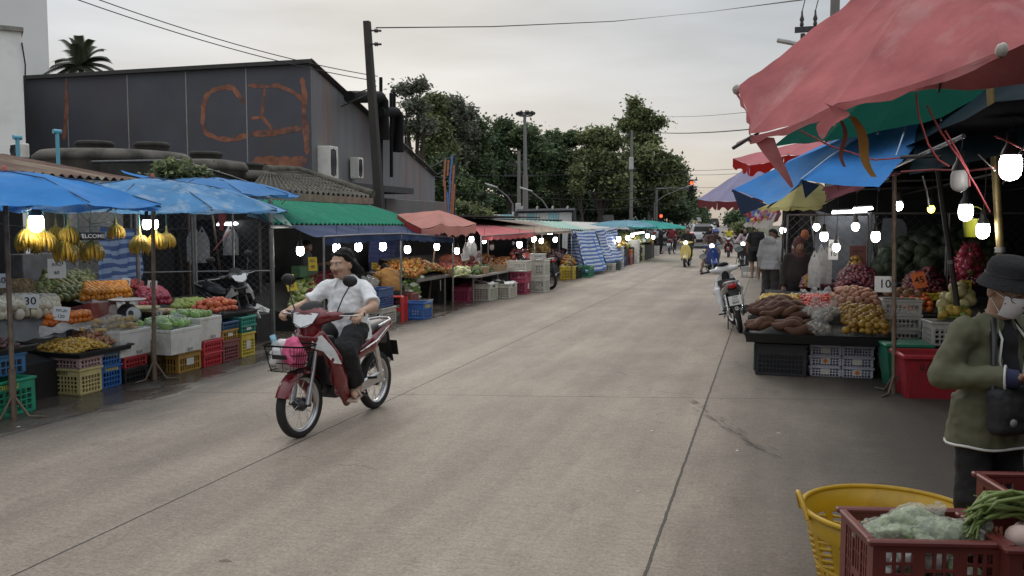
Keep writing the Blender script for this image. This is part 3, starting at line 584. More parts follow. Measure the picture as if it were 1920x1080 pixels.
# ================= trees =================
BARK=mat('bark',(.055,.045,.036),.9,.3,5,stretch=(1,1,.3))
def leafm(k,c): return mat('leaf_'+k,c,.6,.35,1.2,transl=.25,spec=.3)
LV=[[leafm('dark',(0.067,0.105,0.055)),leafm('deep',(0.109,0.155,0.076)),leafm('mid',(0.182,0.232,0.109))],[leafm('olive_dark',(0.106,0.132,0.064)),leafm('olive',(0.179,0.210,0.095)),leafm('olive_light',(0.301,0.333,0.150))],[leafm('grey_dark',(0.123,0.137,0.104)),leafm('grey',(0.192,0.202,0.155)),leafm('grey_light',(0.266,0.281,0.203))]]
def tree(name,label,x,D,ells,pal,nclump=46,nleaf=62,ls=.27,trunk=.3,group=None,cr=.8,cat='tree'):
    """ells: crown lobes given as (x,y,rx,ry) where the crown lies as seen, turned into metres at the tree's distance"""
    sc=D*FW.dot(FW)/F; b=AD(x,418,D); t=thing(name,label,cat,(b.x,b.y,0),0,group)
    m=MB(); lm=MB(); rnd=random.Random(hash(label)%9999+int(x))
    nclump=int(nclump*1.7); nleaf=int(nleaf*2.7); tot=sum(rx*ry for _,_,rx,ry in ells); attach=[]
    for ex,ey,rx,ry in ells:
        c=AD(ex,ey,D)-V((b.x,b.y,0)); ax=(max(rx*sc-cr*.55,rx*sc*.5),rx*sc*.8,max(ry*sc-cr*.5,ry*sc*.5)); n=max(5,int(nclump*rx*ry/tot)); attach.append((c,ax))
        for i in range(n):
            while 1:
                d=V((rnd.uniform(-1,1),rnd.uniform(-1,1),rnd.uniform(-1,1)))
                if .12<d.length<1: break
            d=d.normalized()*(.35+.65*d.length**.6); q=c+RT*(d.x*ax[0])+V((0,0,d.z*ax[2]))+V((-RT.y,RT.x,0))*(d.y*ax[1])
            if rnd.random()<.16: attach.append((q,None))
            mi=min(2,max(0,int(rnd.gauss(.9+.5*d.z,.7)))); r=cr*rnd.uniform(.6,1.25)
            for j in range(nleaf):
                e=V((rnd.gauss(0,.5),rnd.gauss(0,.5),rnd.gauss(0,.34)))*r; p=q+e; 
                nn=V((rnd.gauss(0,.7),rnd.gauss(0,.7),rnd.gauss(.8,.5))).normalized(); u,w,_=basis(nn); a=rnd.uniform(0,6.28); uu=(u*math.cos(a)+w*math.sin(a)); ww=nn.cross(uu); s=ls*rnd.uniform(.5,1.25)
                lm.add([p+uu*s*.5,p+ww*s*.3,p-uu*s*.5,p-ww*s*.3],[(0,1,2,3)],mi if rnd.random()<.75 else rnd.randrange(3))
    top=max(c.z for c,_ in attach); z0=min(c.z for c,_ in attach)*.55
    fork=V((rnd.uniform(-.3,.3),0,max(z0,1.5))); m.tube([(0,0,-.1),fork*.5+V((.1,0,0)),fork],[trunk*1.25,trunk*.95,trunk*.8],8)
    for c,ax in attach:
        r0=trunk*(.55 if ax else .22); mid=fork.lerp(c,.5)+V((rnd.uniform(-.4,.4),rnd.uniform(-.4,.4),rnd.uniform(-.2,.5))); m.tube([fork,mid,c+(V((0,0,ax[2]*.6)) if ax else V((0,0,0)))],[r0,r0*.65,r0*.2],6)
    m.build('trunk',BARK,t); lm.build('crown',LV[pal],t); return t
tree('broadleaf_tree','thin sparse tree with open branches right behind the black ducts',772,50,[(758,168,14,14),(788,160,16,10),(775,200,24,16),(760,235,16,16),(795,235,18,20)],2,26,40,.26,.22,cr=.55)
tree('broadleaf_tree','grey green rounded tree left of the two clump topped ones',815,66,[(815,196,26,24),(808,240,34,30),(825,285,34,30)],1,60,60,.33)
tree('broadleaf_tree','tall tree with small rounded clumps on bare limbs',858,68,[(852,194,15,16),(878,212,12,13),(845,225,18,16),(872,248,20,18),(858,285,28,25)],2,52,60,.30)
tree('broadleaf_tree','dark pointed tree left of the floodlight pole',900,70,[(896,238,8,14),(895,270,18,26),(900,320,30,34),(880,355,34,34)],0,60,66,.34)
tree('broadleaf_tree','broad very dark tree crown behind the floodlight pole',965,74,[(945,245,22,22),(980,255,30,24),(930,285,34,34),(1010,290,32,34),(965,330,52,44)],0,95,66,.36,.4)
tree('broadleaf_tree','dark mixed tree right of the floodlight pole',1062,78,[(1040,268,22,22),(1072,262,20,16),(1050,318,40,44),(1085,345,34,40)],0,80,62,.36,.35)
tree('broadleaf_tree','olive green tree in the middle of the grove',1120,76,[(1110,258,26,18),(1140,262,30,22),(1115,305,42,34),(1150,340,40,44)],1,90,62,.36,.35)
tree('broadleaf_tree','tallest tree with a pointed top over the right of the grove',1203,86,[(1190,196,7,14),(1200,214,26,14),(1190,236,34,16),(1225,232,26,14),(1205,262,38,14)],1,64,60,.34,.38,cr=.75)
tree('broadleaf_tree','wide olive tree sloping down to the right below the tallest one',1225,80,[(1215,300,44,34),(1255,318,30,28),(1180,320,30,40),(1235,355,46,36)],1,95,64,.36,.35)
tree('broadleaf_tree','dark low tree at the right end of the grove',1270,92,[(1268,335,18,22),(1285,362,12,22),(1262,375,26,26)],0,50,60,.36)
tree('broadleaf_tree','yellowish young tree in front of the dark grove',1088,60,[(1085,322,15,13),(1082,350,12,18)],1,18,40,.24,.12,cr=.5)
tree('bush','low yellow green bush behind the pink umbrella',878,44,[(862,392,20,12),(890,398,22,10),(905,405,16,8)],1,30,50,.2,.08,cr=.4,cat='bush')
tree('broadleaf_tree','dark green tree low behind the end of the dark building',850,64,[(835,320,26,34),(860,360,34,30),(820,360,26,34)],0,60,60,.32)
for i,(x,y) in enumerate(((900,385),(1000,375),(1040,392),(1100,390),(1150,388),(1200,392),(1250,396))):
    tree('understorey_tree','dark understorey tree at the foot of the grove',x,84+i%3*2,[(x-20,y-8,34,22),(x+22,y,34,24)],0,34,52,.42,.18,group='dark understorey trees at the foot of the grove')
tree('broadleaf_tree','far round tree on the hill road crest',1384,170,[(1384,408,18,10),(1372,413,9,7),(1398,416,18,8)],0,40,50,.6,.3,cr=1.4)
for i,x in enumerate((1304,1312,1320)): tree('conifer','slim far conifer left of the hill road',x,120+i*12,[(x,386+8*i,4,18),(x,404+4*i,7,14)],0,22,50,.35,.15,group='slim far conifers by the hill road')
tree('bush','green hedge of bushes right of the hill road behind the umbrellas',1398,60,[(1392,428,12,14),(1402,436,12,16)],1,22,50,.25,.06,cr=.5,cat='bush')
tree('bush','green bush by the far kerb under the traffic signals',1258,72,[(1250,436,14,9),(1268,438,14,8)],1,20,50,.25,.06,cr=.5,cat='bush')
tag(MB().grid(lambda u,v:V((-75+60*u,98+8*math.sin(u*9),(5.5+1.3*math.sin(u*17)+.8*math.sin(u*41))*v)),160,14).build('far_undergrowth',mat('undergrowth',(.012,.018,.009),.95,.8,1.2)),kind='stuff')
tree('bush','leafy green vine growing over the compound wall behind the second umbrella',330,14.5,[(318,322,18,10),(345,326,22,11),(372,332,14,8)],1,22,30,.11,.03,cr=.22,cat='bush')
# palm
p=AY(152,122,40); t=thing('palm_tree','feathery palm top rising behind the charcoal building','palm tree',(p.x,40,0)); PL=mat('palm_leaf',(.06,.07,.04),.6,.3,3,transl=.2)
MB().tube([(0,0,0),(0,0,p.z-.1)],[.2,.14],8).build('trunk',BARK,t)
sc=1/ (F/ (V((p.x,40,0)).dot(FW)))
rnd=random.Random(3); m=MB()
for k in range(26):
    a=-.35+3.8*k/25+rnd.uniform(-.1,.1); L_=rnd.uniform(1.1,1.75)*(1.3 if k in(14,16,17) else 1); dx=math.cos(a); up=math.sin(a)
    d=RT*dx+V((-RT.y,RT.x,0))*rnd.uniform(-.6,.6); prev=None; st=[]
    for i in range(13):
        s=i/12; st.append(V((0,0,p.z))+d*(L_*s)+V((0,0,L_*(up*s*1.35-.5*s*s))))
    m.tube(st,[.03*(1-i/14) for i in range(13)],4)
    for i in range(1,13):
        tt=(st[i]-st[i-1]).normalized(); sd=tt.cross(V((0,0,1))); sd=sd.normalized() if sd.length>.01 else V((1,0,0))
        for q in (-1,1):
            for z in (0,.5):
                b0=st[i-1].lerp(st[i],z); e=b0+sd*q*.5*(1-.4*i/12)+tt*.28+V((0,0,-.16)); m.add([b0-tt*.05,b0+tt*.10,e],[(0,1,2)])
m.build('crown',PL,t)
# ================= builders for market goods =================
_CM={}
def plas(col,key=None):
    k=key or 'crate_%d_%d_%d'%tuple(int(c*100) for c in col)
    return mat(k,col,.45,.16,5,dirt=(col[0]*.35+.03,col[1]*.35+.028,col[2]*.35+.022),ds=4,da=.35)
STICK=mat('paper_sticker',(.55,.54,.50),.6,.08)
def crate(label,loc,L,W,H,col,rz=0,nx=8,nz=3,txt=None,tcol=None,sticker=False,fill=None,group=None,ny=None,tface='x',ts=None,solid=.3,cat='crate'):
    """plastic crate, L along local Y (its long face looks to local +X), W along local X"""
    P=plas(col); t=thing('plastic_crate',label,cat,loc,rz,group); th=.012; m=MB()
    m.box((0,0,th/2),(W-.02,L-.02,th))
    def side(c,ln,axis,n):
        b0,b1=.10*H,H*(1-solid)
        def bx(u0,u1,z0,z1):
            d=(u1-u0); mid=(u0+u1)/2
            if axis=='y': m.box((c,mid,(z0+z1)/2),(th,d,z1-z0))
            else: m.box((mid,c,(z0+z1)/2),(d,th,z1-z0))
        bx(-ln/2,ln/2,th,b0); bx(-ln/2,ln/2,b1,H-.02); e=.05*ln+.012
        bx(-ln/2,-ln/2+e,b0,b1); bx(ln/2-e,ln/2,b0,b1); pit=(ln-2*e)/n
        for i in range(1,n): u=-ln/2+e+pit*i; bx(u-.006,u+.006,b0,b1)
        for k in range(1,nz):
            z=b0+(b1-b0)*k/nz
            for i in range(n): u=-ln/2+e+pit*i; bx(u+(.006 if i else 0),u+pit-(.006 if i<n-1 else 0),z-.006,z+.006)
    for s in (-1,1): side(s*(W/2-th/2),L,'y',nx); side(s*(L/2-th/2),W-2*th,'x',ny or max(3,int(nx*W/L)))
    m.build('body',P,t)
    r=MB()
    for s in (-1,1): r.box((s*(W/2),0,H-.012),(.03,L+.03,.026),bev=.005); r.box((0,s*(L/2),H-.012),(W-.03,.03,.026),bev=.005)
    r.build('rim',P,t)
    if isinstance(tcol,tuple): tcol=mat('yellow_print',tcol,.6)
    if txt:
        if tface=='x': lettering(txt,ts or H*.24,tcol or INK,t,(W/2+.003,0,H*(1-solid*.55)),(90,0,90))
        else: lettering(txt,ts or H*.24,tcol or INK,t,(0,-L/2-.003,H*(1-solid*.55)),(90,0,0))
    if sticker: MB().box((W/2+.003,.0,H*.5),(.004,L*.32,H*.34)).build('sticker',STICK,t)
    if fill: fill(t,L,W,H)
    return t
FOAM=mat('styrofoam',(.66,.65,.61),.75,.06,10,.1,60,dirt=(.36,.32,.26),ds=3.5,da=.5)
def foam_box(label,loc,L,W,H,rz=0):
    t=thing('styrofoam_box',label,'foam box',loc,rz); m=MB(); e=.03
    m.frust((0,0,0),(W*.95,L*.95),(W,L),H*.86); 
    for s in (-1,1): m.box((s*(W/2-e/2),0,H*.93),(e,L,H*.14-.002),bev=.006); m.box((0,s*(L/2-e/2),H*.93),(W-2*e,e,H*.14-.002),bev=.006)
    m.build('body',FOAM,t); MB().box((W/2-.004,L*.1,H*.12),(.012,.08,.03)).build('drain_slot',mat('foam_shadow',(.3,.29,.27),.8),t); return t
def tray(label,loc,L,W,rz=0,h=.05,m_=BLACKP,cat='tray'):
    t=thing('display_tray',label,cat,loc,rz); m=MB(); m.box((0,0,.006),(W-.04,L-.04,.012))
    for s in (-1,1):
        m.box((s*W/2,0,h/2),(.012,L,h),(0,s*18,0)); m.box((0,s*L/2,h/2),(W,.012,h),(-s*18,0,0))
    m.build('pan',m_,t); r=MB(); w=W/2+.02; l=L/2+.02; r.tube([(w,-l,h),(w,l,h),(-w,l,h),(-w,-l,h)],.012,6,closed=True); r.build('rim',m_,t); return t
# fruit meshes
def fmesh(key,fn,mats):
    if key not in _CM: _CM[key]=fn().mesh(key,mats)
    return _CM[key]
def fmat(k,c,rough=.42,rand=.28,bump=.04,**kw): return mat('fruit_'+k,c,rough,.18,14,bump,160,rand=rand,**kw)
GREENSTEM=mat('stem_green',(.09,.11,.03),.7)
def round_fruit(key,r,m_,sq=1.0,stem=False):
    def f():
        b=MB().ball((0,0,0),(r,r,r*sq),12,8)
        if stem: b.cyl((0,0,r*sq*.93),(0.004,0,r*sq*1.1),r*.07,5,1)
        return b
    return fmesh(key,f,[m_,GREENSTEM])
def apple(key,r,m_):
    return fmesh(key,lambda:MB().lathe([(0,-.82*r),(.35*r,-.86*r),(.72*r,-.62*r),(.96*r,-.1*r),(1.0*r,.2*r),(.86*r,.62*r),(.5*r,.84*r),(.2*r,.78*r),(0,.62*r)],12).cyl((0,0,.6*r),(.05*r,0,1.0*r),.05*r,4,1),[m_,GREENSTEM])
def heap(name,label,cat,group,me,FL,FR,BL,BR,d,mound=.0,jit=.25,rnd_rot=True,seed=1,rows=None,sc=(.80,1.14),packed=False,layers=1):
    """one object per fruit, set out over the slope between four corners"""
    rn=random.Random(seed); a=((FR-FL).length+(BR-BL).length)/2; b=((BL-FL).length+(BR-FR).length)/2
    nu=max(2,int(a/(d*.93))); nv=max(2,int(b/(d*.86))); mes=me if isinstance(me,(list,tuple)) else [me]; c=0
    up=((FR-FL).cross(BL-FL)).normalized(); up=up if up.z>0 else -up
    for l in range(layers):
        for j in range(nv-l):
            for i in range(nu-l):
                u=(i+.5+.5*((j+l)%2)-.25+l*.5)/nu; v=(j+.5+l*.5)/nv
                if not packed and rn.random()<.04: continue
                p=FL.lerp(FR,u).lerp(BL.lerp(BR,u),v)
                j_=0 if packed else jit
                p=p+V((rn.uniform(-1,1),rn.uniform(-1,1),rn.uniform(-.4,.5)))*d*j_*.6+up*(d*.5+l*d*.72+mound*math.sin(math.pi*min(1,max(0,u)))*math.sin(math.pi*v))
                o=bpy.data.objects.new(name,rn.choice(mes)); COL.objects.link(o); o.location=p; s=rn.uniform(*sc); o.scale=(s,s,s)
                o.rotation_euler=(rn.uniform(-.9,.9),rn.uniform(-.9,.9),rn.uniform(0,6.3)) if rnd_rot else (rn.uniform(-.15,.15),rn.uniform(-.15,.15),rn.uniform(0,6.3))
                tag(o,label,cat,group); c+=1
    return c
def pile(name,label,cat,FL,FR,BL,BR,r,mats,mound=.1,n=300,kind=None,seed=1,spiky=False,el=1.0,grp=None):
    """uncountable small fruit as one mass"""
    rn=random.Random(seed); m=MB(); up=((FR-FL).cross(BL-FL)).normalized(); up=up if up.z>0 else -up
    nm=len(mats)
    def H_(u,v): return mound*(math.sin(math.pi*u)**.6)*(math.sin(math.pi*(.12+.8*v))**.7)*(1+.35*noise.noise(V((u*4,v*4,seed))))
    m.grid(lambda u,v:FL.lerp(FR,u).lerp(BL.lerp(BR,u),v)+up*(H_(u,v)-r*.4),10,6,0)
    for i in range(n):
        u,v=rn.random(),rn.random(); p=FL.lerp(FR,u).lerp(BL.lerp(BR,u),v)+up*(H_(u,v)+rn.uniform(-.2,.9)*r); q=r*rn.uniform(.75,1.2)
        mi=min(nm-1,max(0,int(nm*(.5+.5*noise.noise(V((u*5,v*5,seed+9))))+rn.uniform(-.7,.7))))
        m.ball(p,(q,q*el,q),7,5,mi,(rn.uniform(0,90),rn.uniform(0,90),rn.uniform(0,360)))
        if spiky:
            for k in range(5):
                dd=V((rn.gauss(0,1),rn.gauss(0,1),rn.gauss(.3,1))).normalized(); m.tube([p+dd*q*.8,p+dd*q*1.75],[q*.16,q*.03],3,mi,cap=False)
    o=m.build(name,mats); tag(o,label,cat,grp,kind); return o
LAMPON=mat('lamp_glow',(1,.97,.92),.4,0,emit=30); LAMPY=mat('lamp_glow_yellow',(1,.72,.10),.4,0,emit=7); LAMPOFF=mat('lamp_off',(.5,.5,.5),.4); TUBEON=mat('tube_glow',(.95,.98,1),.4,0,emit=12)
def lamp(label,p,cord=.35,s=1.,m_=None,dome=False,group=None):
    t=thing('led_lamp',label,'lamp',p,0,group); r=.047*s
    if dome: MB().lathe([(.03*s,.03*s),(r,0),(r*.95,-.03*s),(r*.6,-.06*s),(0,-.07*s)],14).build('bulb',m_ or LAMPON,t)
    else: MB().lathe([(r*.82,.035*s),(r*1.0,.012*s),(r*1.02,-.025*s),(r*.92,-.052*s),(r*.66,-.07*s),(r*.3,-.078*s),(0,-.08*s)],16).build('bulb',m_ or LAMPON,t)
    MB().lathe([(r*.97,.036*s),(r*.8,.06*s),(.022*s,.09*s),(.022*s,.14*s),(0,.14*s)],12).build('socket',GREYMET if dome else BLACKP,t)
    MB().tube([(0,0,.14*s),(.01,0,.14*s+cord*.5),(0,0,.14*s+cord)],.004,4).build('cord',WIREM,t); return t
def tube_light(label,a,b,r=.018):
    c=(V(a)+V(b))/2; t=thing('tube_light',label,'tube light',c); MB().tube([V(a)-c,V(b)-c],r,8).build('tube',TUBEON,t); MB().tube([V(a)-c+V((0,0,.04)),V(b)-c+V((0,0,.04))],.02,4,sm=False).build('batten',GREYMET,t); return t
def price_sign(label,txt,p,w,h,rz=41,tilt=-12,m_=CARD,roll=0,ts=None,stick=0.1,cat='price sign'):
    t=thing('price_sign',label,cat,p,rot=(tilt,roll,rz)); MB().box((0,0,h/2),(w,.006,h),bev=.002).build('card',m_,t)
    lines=txt.split('\n'); n=len(lines); s=ts or min(h*.8/n,w*1.5/max(len(x) for x in lines))
    for i,l in enumerate(lines): lettering(l,s,INK,t,(0,-.0042,h*(.5+(n-1)/2.*.42-i*.42) if n>1 else h*.5),(90,0,0))
    if stick: MB().cyl((0,.006,.02),(0,.008,-stick),.006,5).build('stick',RUSTPOLE,t)
    return t
BAG=mat('thin_white_bag',(.42,.42,.42),.4,.2,12,.6,22,transl=.35); BAGC=mat('clear_bag',(.58,.60,.58),.3,.2,14,1.,30,alpha=.26)
def shopping_bags(label,p,w=.22,h=.42,rz=41,n=2):
    t=thing('shopping_bags',label,'plastic bags',p,rz)
    for k in range(n):
        m=MB(); ox=(k-(n-1)/2)*w*.55; dz=-.03*k; sd=k*3.1
        def f(u,v,sgn):
            x=(u-.5)*w*(1-.5*max(0,v-.72)/.28)+ox; y=sgn*(.018+.02*math.sin(math.pi*u))*(1-v*.6)+.012*noise.noise(V((u*4+sd,v*5,sgn)))+k*.03; return V((x,y,-h+h*v*1.0+dz))
        m.grid(lambda u,v:f(u,v,-1),10,12); m.grid(lambda u,v:f(1-u,v,1),10,12)
        m.tube([(ox-w*.2,k*.03,-.02+dz),(ox-w*.05,k*.03,.06+dz),(ox,k*.03,.09+dz)],[.02,.012,.008],6); m.tube([(ox+w*.2,k*.03,-.02+dz),(ox+w*.05,k*.03,.06+dz),(ox,k*.03,.09+dz)],[.02,.012,.008],6)
        m.build('bag',BAG,t)
    MB().tube([(0,.0,.07),(0,.01,.3)],.004,4).build('hook_cord',WIREM,t); return t
def canopy_mesh(apex,tips,sag=.06,nr=8,ns=8,scal=.05,apex_flat=0,seed=0,wrk=.012,wf=3):
    m=MB(); n=len(tips); A=V(apex)
    for i in range(n):
        a,b=V(tips[i]),V(tips[(i+1)%n])
        def f(u,v):
            e=a.lerp(b,u); e=e+(A-e)*scal*math.sin(math.pi*u)+V((0,0,-scal*.3*math.sin(math.pi*u)))*0
            p=A.lerp(e,v); p.z-=sag*math.sin(math.pi*u)*v**1.3; p.z+=.07*apex_flat*math.sin(math.pi*v); p.z+=wrk*(noise.noise(p*wf+V((seed,0,0)))+.5*noise.noise(V((p.x*wf*2.3+p.y*2,p.y*wf*1.2,p.z*wf*3+seed)))); return p
        m.grid(f,ns,nr)
    return m
def fabric(key,c,transl=.22,var=.14,dirt=None,da=.35,ds=1.4): return mat('cloth_'+key,c,.85,var,2.2,.15,24,spec=.12,transl=transl,dirt=dirt,ds=ds,da=da)
def umbrella(label,base,apex,r,drop,n=10,m_=None,rot0=0,pole=True,pm=RUSTPOLE,valance=0,sag=.05,finial=mat('finial_red',(.45,.10,.09),.5),scal=.05,vm=None,foot=True,group=None,tipscale=None,poleR=.022):
    A=V(apex); B=V(base); t=thing('market_umbrella',label,'umbrella',B,0,group); a=A-B
    tips=[a+V((math.cos(rot0+2*math.pi*i/n)*r*(tipscale[i] if tipscale else 1),math.sin(rot0+2*math.pi*i/n)*r*(tipscale[i] if tipscale else 1),-drop)) for i in range(n)]
    canopy_mesh(a,tips,sag,14,12,scal,1,seed=A.x,wrk=.022,wf=4.5).build('canopy',m_,t)
    if valance:
        m=MB()
        for i in range(n):
            p,q=tips[i],tips[(i+1)%n]
            def f(u,v):
                e=p.lerp(q,u); e=e+(a-e)*scal*math.sin(math.pi*u); e.z-=sag*math.sin(math.pi*u)+valance*v*(.75+.25*abs(math.sin(u*9))); return e
            m.grid(f,8,2)
        m.build('valance',vm or m_,t)
    for i in range(n):
        e=tips[i]; MB().tube([a+V((0,0,-.03)),a.lerp(e,.5)+V((0,0,.03)),e+V((0,0,-.012))],.008,5).build('rib',DARKMET,t)
    for e in tips: MB().tube([a+V((0,0,.012)),a.lerp(e,.5)+V((0,0,.077)),e+V((0,0,.012))],.006,4).build('seam',mat('umbrella_seam',(.03,.07,.14),.8),t)
    MB().lathe([(.02,-.02),(.026,.012),(.018,.025),(.022,.04),(.0,.06)],10,a).build('finial',finial,t)
    if pole:
        MB().tube([(0,0,0),a],poleR,8).build('pole',pm,t)
        if foot:
            m=MB()
            for k in range(3):
                an=k*2.1+.4; m.tube([(0,0,.22),(.13*math.cos(an),.13*math.sin(an),.02),(.27*math.cos(an),.27*math.sin(an),.012)],[.014,.012,.008],5)
            m.tube([(0,0,.0),(0,0,.45)],poleR*1.35,8); m.build('foot',RUSTPOLE,t)
    return t
LINK=mat('chain_link_wire',(.10,.10,.105),.45,.2,metal=.6)
def fence_panel(label,o,u,h,cell=.075,frame=True,z0=.05,mid=False):
    o=V(o); u=V(u); L_=u.length; d=u/L_; t=thing('chain_link_panel',label,'fence',o); m=MB(); s=0
    up=V((0,0,1)); nrm=d.cross(up)
    k=-h
    while k<L_:
        a0=max(k,0); a1=min(k+h,L_); m.tube([d*a0+up*(z0+a0-k),d*a1+up*(z0+a1-k)],.0028,3,cap=False)
        m.tube([d*a0+up*(z0+h-(a0-k))+nrm*.004,d*a1+up*(z0+h-(a1-k))+nrm*.004],.0028,3,cap=False); k+=cell*1.414
    m.build('wire_mesh',LINK,t); f=MB()
    for q in ([V((0,0,0)),up*(h+z0)],[d*L_,d*L_+up*(h+z0)],[up*(z0+h),up*(z0+h)+d*L_],[up*z0,up*z0+d*L_]): f.tube(q,.02,6)
    if mid: f.tube([up*(z0+h*.45),up*(z0+h*.45)+d*L_],.016,6); f.tube([d*L_*.5+up*z0,d*L_*.5+up*(z0+h)],.016,6)
    f.build('frame',GREYMET,t); return t
def banana_hand(seed,nb=7,L_=.20):
    rn=random.Random(seed); m=MB()
    for row in range(2):
        n=nb-row*2
        for i in range(n):
            a=(i/(n-1)-.5)*2.3+rn.uniform(-.1,.1); yo=-.045 if row==0 else .03; l=L_*rn.uniform(.88,1.08); pts=[];rr=[]
            for k in range(9):
                s=k/8; out=.03+.085*math.sin(min(1,s*1.25)*1.6)-.03*s*s; pts.append(V((math.sin(a)*(out+.015*row),yo*math.cos(a)*(.6+1.4*math.sin(s*2.6)),-.01-l*s)))
                rr.append((.006,.011,.0165,.0185,.019,.018,.0155,.010,.004)[k])
            m.tube(pts,rr,6,0); m.tube([pts[-1],pts[-1]+(pts[-1]-pts[-2])*.5],[.0055,.004],5,1); m.tube([pts[0],pts[1]],[.008,.010],5,2)
    m.lathe([(.026,-.02),(.024,.0),(.013,.03),(.010,.09),(0,.09)],8,m=2)
    return m
BAN=[mat('banana_yellow',(.52,.33,.04),.5,.3,10,dirt=(.16,.09,.02),ds=14,da=.6),mat('banana_tip',(.05,.035,.015),.7),mat('banana_stalk',(.28,.26,.07),.7)]
_bh=[banana_hand(s,n_).mesh('bananas',BAN) for s,n_ in ((1,9),(2,7),(3,8))]
def bananas(label,p,s=1.,rz=41,cord=.25,v=0):
    t=thing('banana_bunch',label,'bananas',p,rz); o=put(_bh[v],'fruit',t); o.scale=(s,s*1.2,s); MB().tube([(0,0,.08*s),(0,0,.08*s+cord)],.005,4).build('string',mat('teal_string',(.08,.22,.22),.8),t); return t
TARPB=None
def striped(key,c1,c2,scale,axis=2,transl=.15):
    m=mat(key,c1,.55,.15,3,.2,9,transl=transl); nt=m.node_tree; N=nt.nodes; L=nt.links
    b=[n for n in N if n.type=='BSDF_PRINCIPLED'][0]; hs=[n for n in N if n.type=='HUE_SAT'][0]
    uv=N.new('ShaderNodeUVMap'); w=N.new('ShaderNodeSeparateXYZ'); L.new(uv.outputs[0],w.inputs[0])
    mu=N.new('ShaderNodeMath'); mu.operation='MULTIPLY'; mu.inputs[1].default_value=scale; L.new(w.outputs[1],mu.inputs[0])
    fr_=N.new('ShaderNodeMath'); fr_.operation='FRACT'; L.new(mu.outputs[0],fr_.inputs[0]); gt=N.new('ShaderNodeMapRange'); gt.inputs[1].default_value=.46; gt.inputs[2].default_value=.54; L.new(fr_.outputs[0],gt.inputs[0])
    mx=N.new('ShaderNodeMix'); mx.data_type='RGBA'; mx.inputs[6].default_value=(*c1,1); mx.inputs[7].default_value=(*c2,1); L.new(gt.outputs[0],mx.inputs[0]); L.new(mx.outputs[2],hs.inputs['Color']); return m
def uvsheet(fn,nu,nv,name,m_,parent=None,sm=True):
    mb=MB().grid(fn,nu,nv,0,sm); me=mb.mesh(name,m_); ul=me.uv_layers.new(name='UVMap')
    for li,l in enumerate(me.loops):
        vi=l.vertex_index; ul.data[li].uv=((vi%(nu+1))/nu,(vi//(nu+1))/nv)
    return put(me,name,parent)
def quadfn(a,b,c,d,wob=.03,fr_=3,sag=0,seed=0,fold=0,nf=9):
    """a,b bottom (or front) left/right, c,d top (or back) left/right"""
    def f(u,v):
        p=a.lerp(b,u).lerp(c.lerp(d,u),v); k=noise.noise(p*fr_+V((seed,0,0)))
        p=p+V((k,noise.noise(p*fr_+V((0,seed,7))),noise.noise(p*fr_+V((3,0,seed)))))*wob; p.z-=sag*4*u*(1-u)*(1 if v<.5 else 2-2*v)+0; 
        if fold: p=p+(b-a).cross(V((0,0,1))).normalized()*fold*math.sin(u*nf*6.28+1.5*v)
        return p
    return f
def post(label,base,top,r=.022,m_=RUSTPOLE,name='stall_pole',foot=False,group=None):
    b,t_=V(base),V(top); t=thing(name,label,'pole',b,0,group); MB().tube([(0,0,0),t_-b],r,8).build('shaft',m_,t); MB().tube([(t_-b)*.5,(t_-b)*.515],r*1.35,8).build('clamp',GREYMET,t)
    if foot:
        m=MB()
        for k in range(3): m.tube([(0,0,.2),(.14*math.cos(k*2.1),.14*math.sin(k*2.1),.015),(.3*math.cos(k*2.1),.3*math.sin(k*2.1),.01)],[.014,.012,.008],5)
        m.build('foot',RUSTPOLE,t)
    return t
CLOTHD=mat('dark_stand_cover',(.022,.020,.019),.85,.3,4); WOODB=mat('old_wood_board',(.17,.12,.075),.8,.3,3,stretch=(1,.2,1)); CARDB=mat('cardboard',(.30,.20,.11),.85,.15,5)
# ================= left market: near stalls =================
X0=-6.7
# dark stepped stands under the fruit
def stand(label,y0,y1,prof):
    mb=MB(); n=len(prof); P=[(x,y0,z) for x,z in prof]+[(x,y1,z) for x,z in prof]
    mb.add(P,[tuple(range(n)),tuple(range(2*n-1,n-1,-1))]+[(i,n+i,n+(i+1)%n,(i+1)%n) for i in range(n)]); o=mb.build('fruit_stand',CLOTHD); tag(o,label,'fruit stand'); return o
stand('dark covered fruit stand stepping up under the blue umbrellas',5.6,9.0,[(-6.95,.0),(-6.95,.36),(-7.5,.5),(-8.1,.72),(-8.9,.92),(-8.9,0)])
stand('dark covered fruit stand behind the styrofoam boxes',9.02,11.6,[(-7.15,.0),(-7.15,.40),(-7.6,.48),(-8.4,.66),(-8.4,0)])
# crates and boxes along the front
TY=(.62,.50,.10)
crate('green crate with yellow lettering standing on the ground by the front umbrella pole',(-6.78,6.24,0),.62,.46,.33,(.02,.30,.17),0,9,4,'นายคุณ',TY)
crate('blue crate behind and above the green crate under the date tray',(-6.98,6.34,.335),.62,.46,.2,(.04,.17,.36),0,9,2)
crate('pale yellow crate with black lettering under the longan tray',(-6.90,7.39,0),.30,.46,.27,(.60,.50,.22),0,6,4,'วิยะดา',INK,tface='y',ny=9)
crate('dusty pink crate lying on the pale yellow crate',(-6.90,7.39,.272),.31,.47,.11,(.45,.30,.30),0,6,2,'วิยะดา',INK,tface='y',ny=9,ts=.05)
crate('lower blue crate with yellow lettering beside the pale yellow crate',(-6.93,7.72,0),.29,.46,.24,(.03,.13,.38),0,6,3,'หวังเจริญ',TY,ts=.05)
crate('upper blue crate with yellow lettering beside the pink crate',(-6.93,7.72,.242),.29,.46,.14,(.04,.15,.42),0,6,2,'หวังเจริญ',TY,ts=.05)
crate('black crate with white bags inside on the ground under the first styrofoam box',(-6.93,8.10,0),.36,.46,.16,(.016,.017,.02),0,7,2)
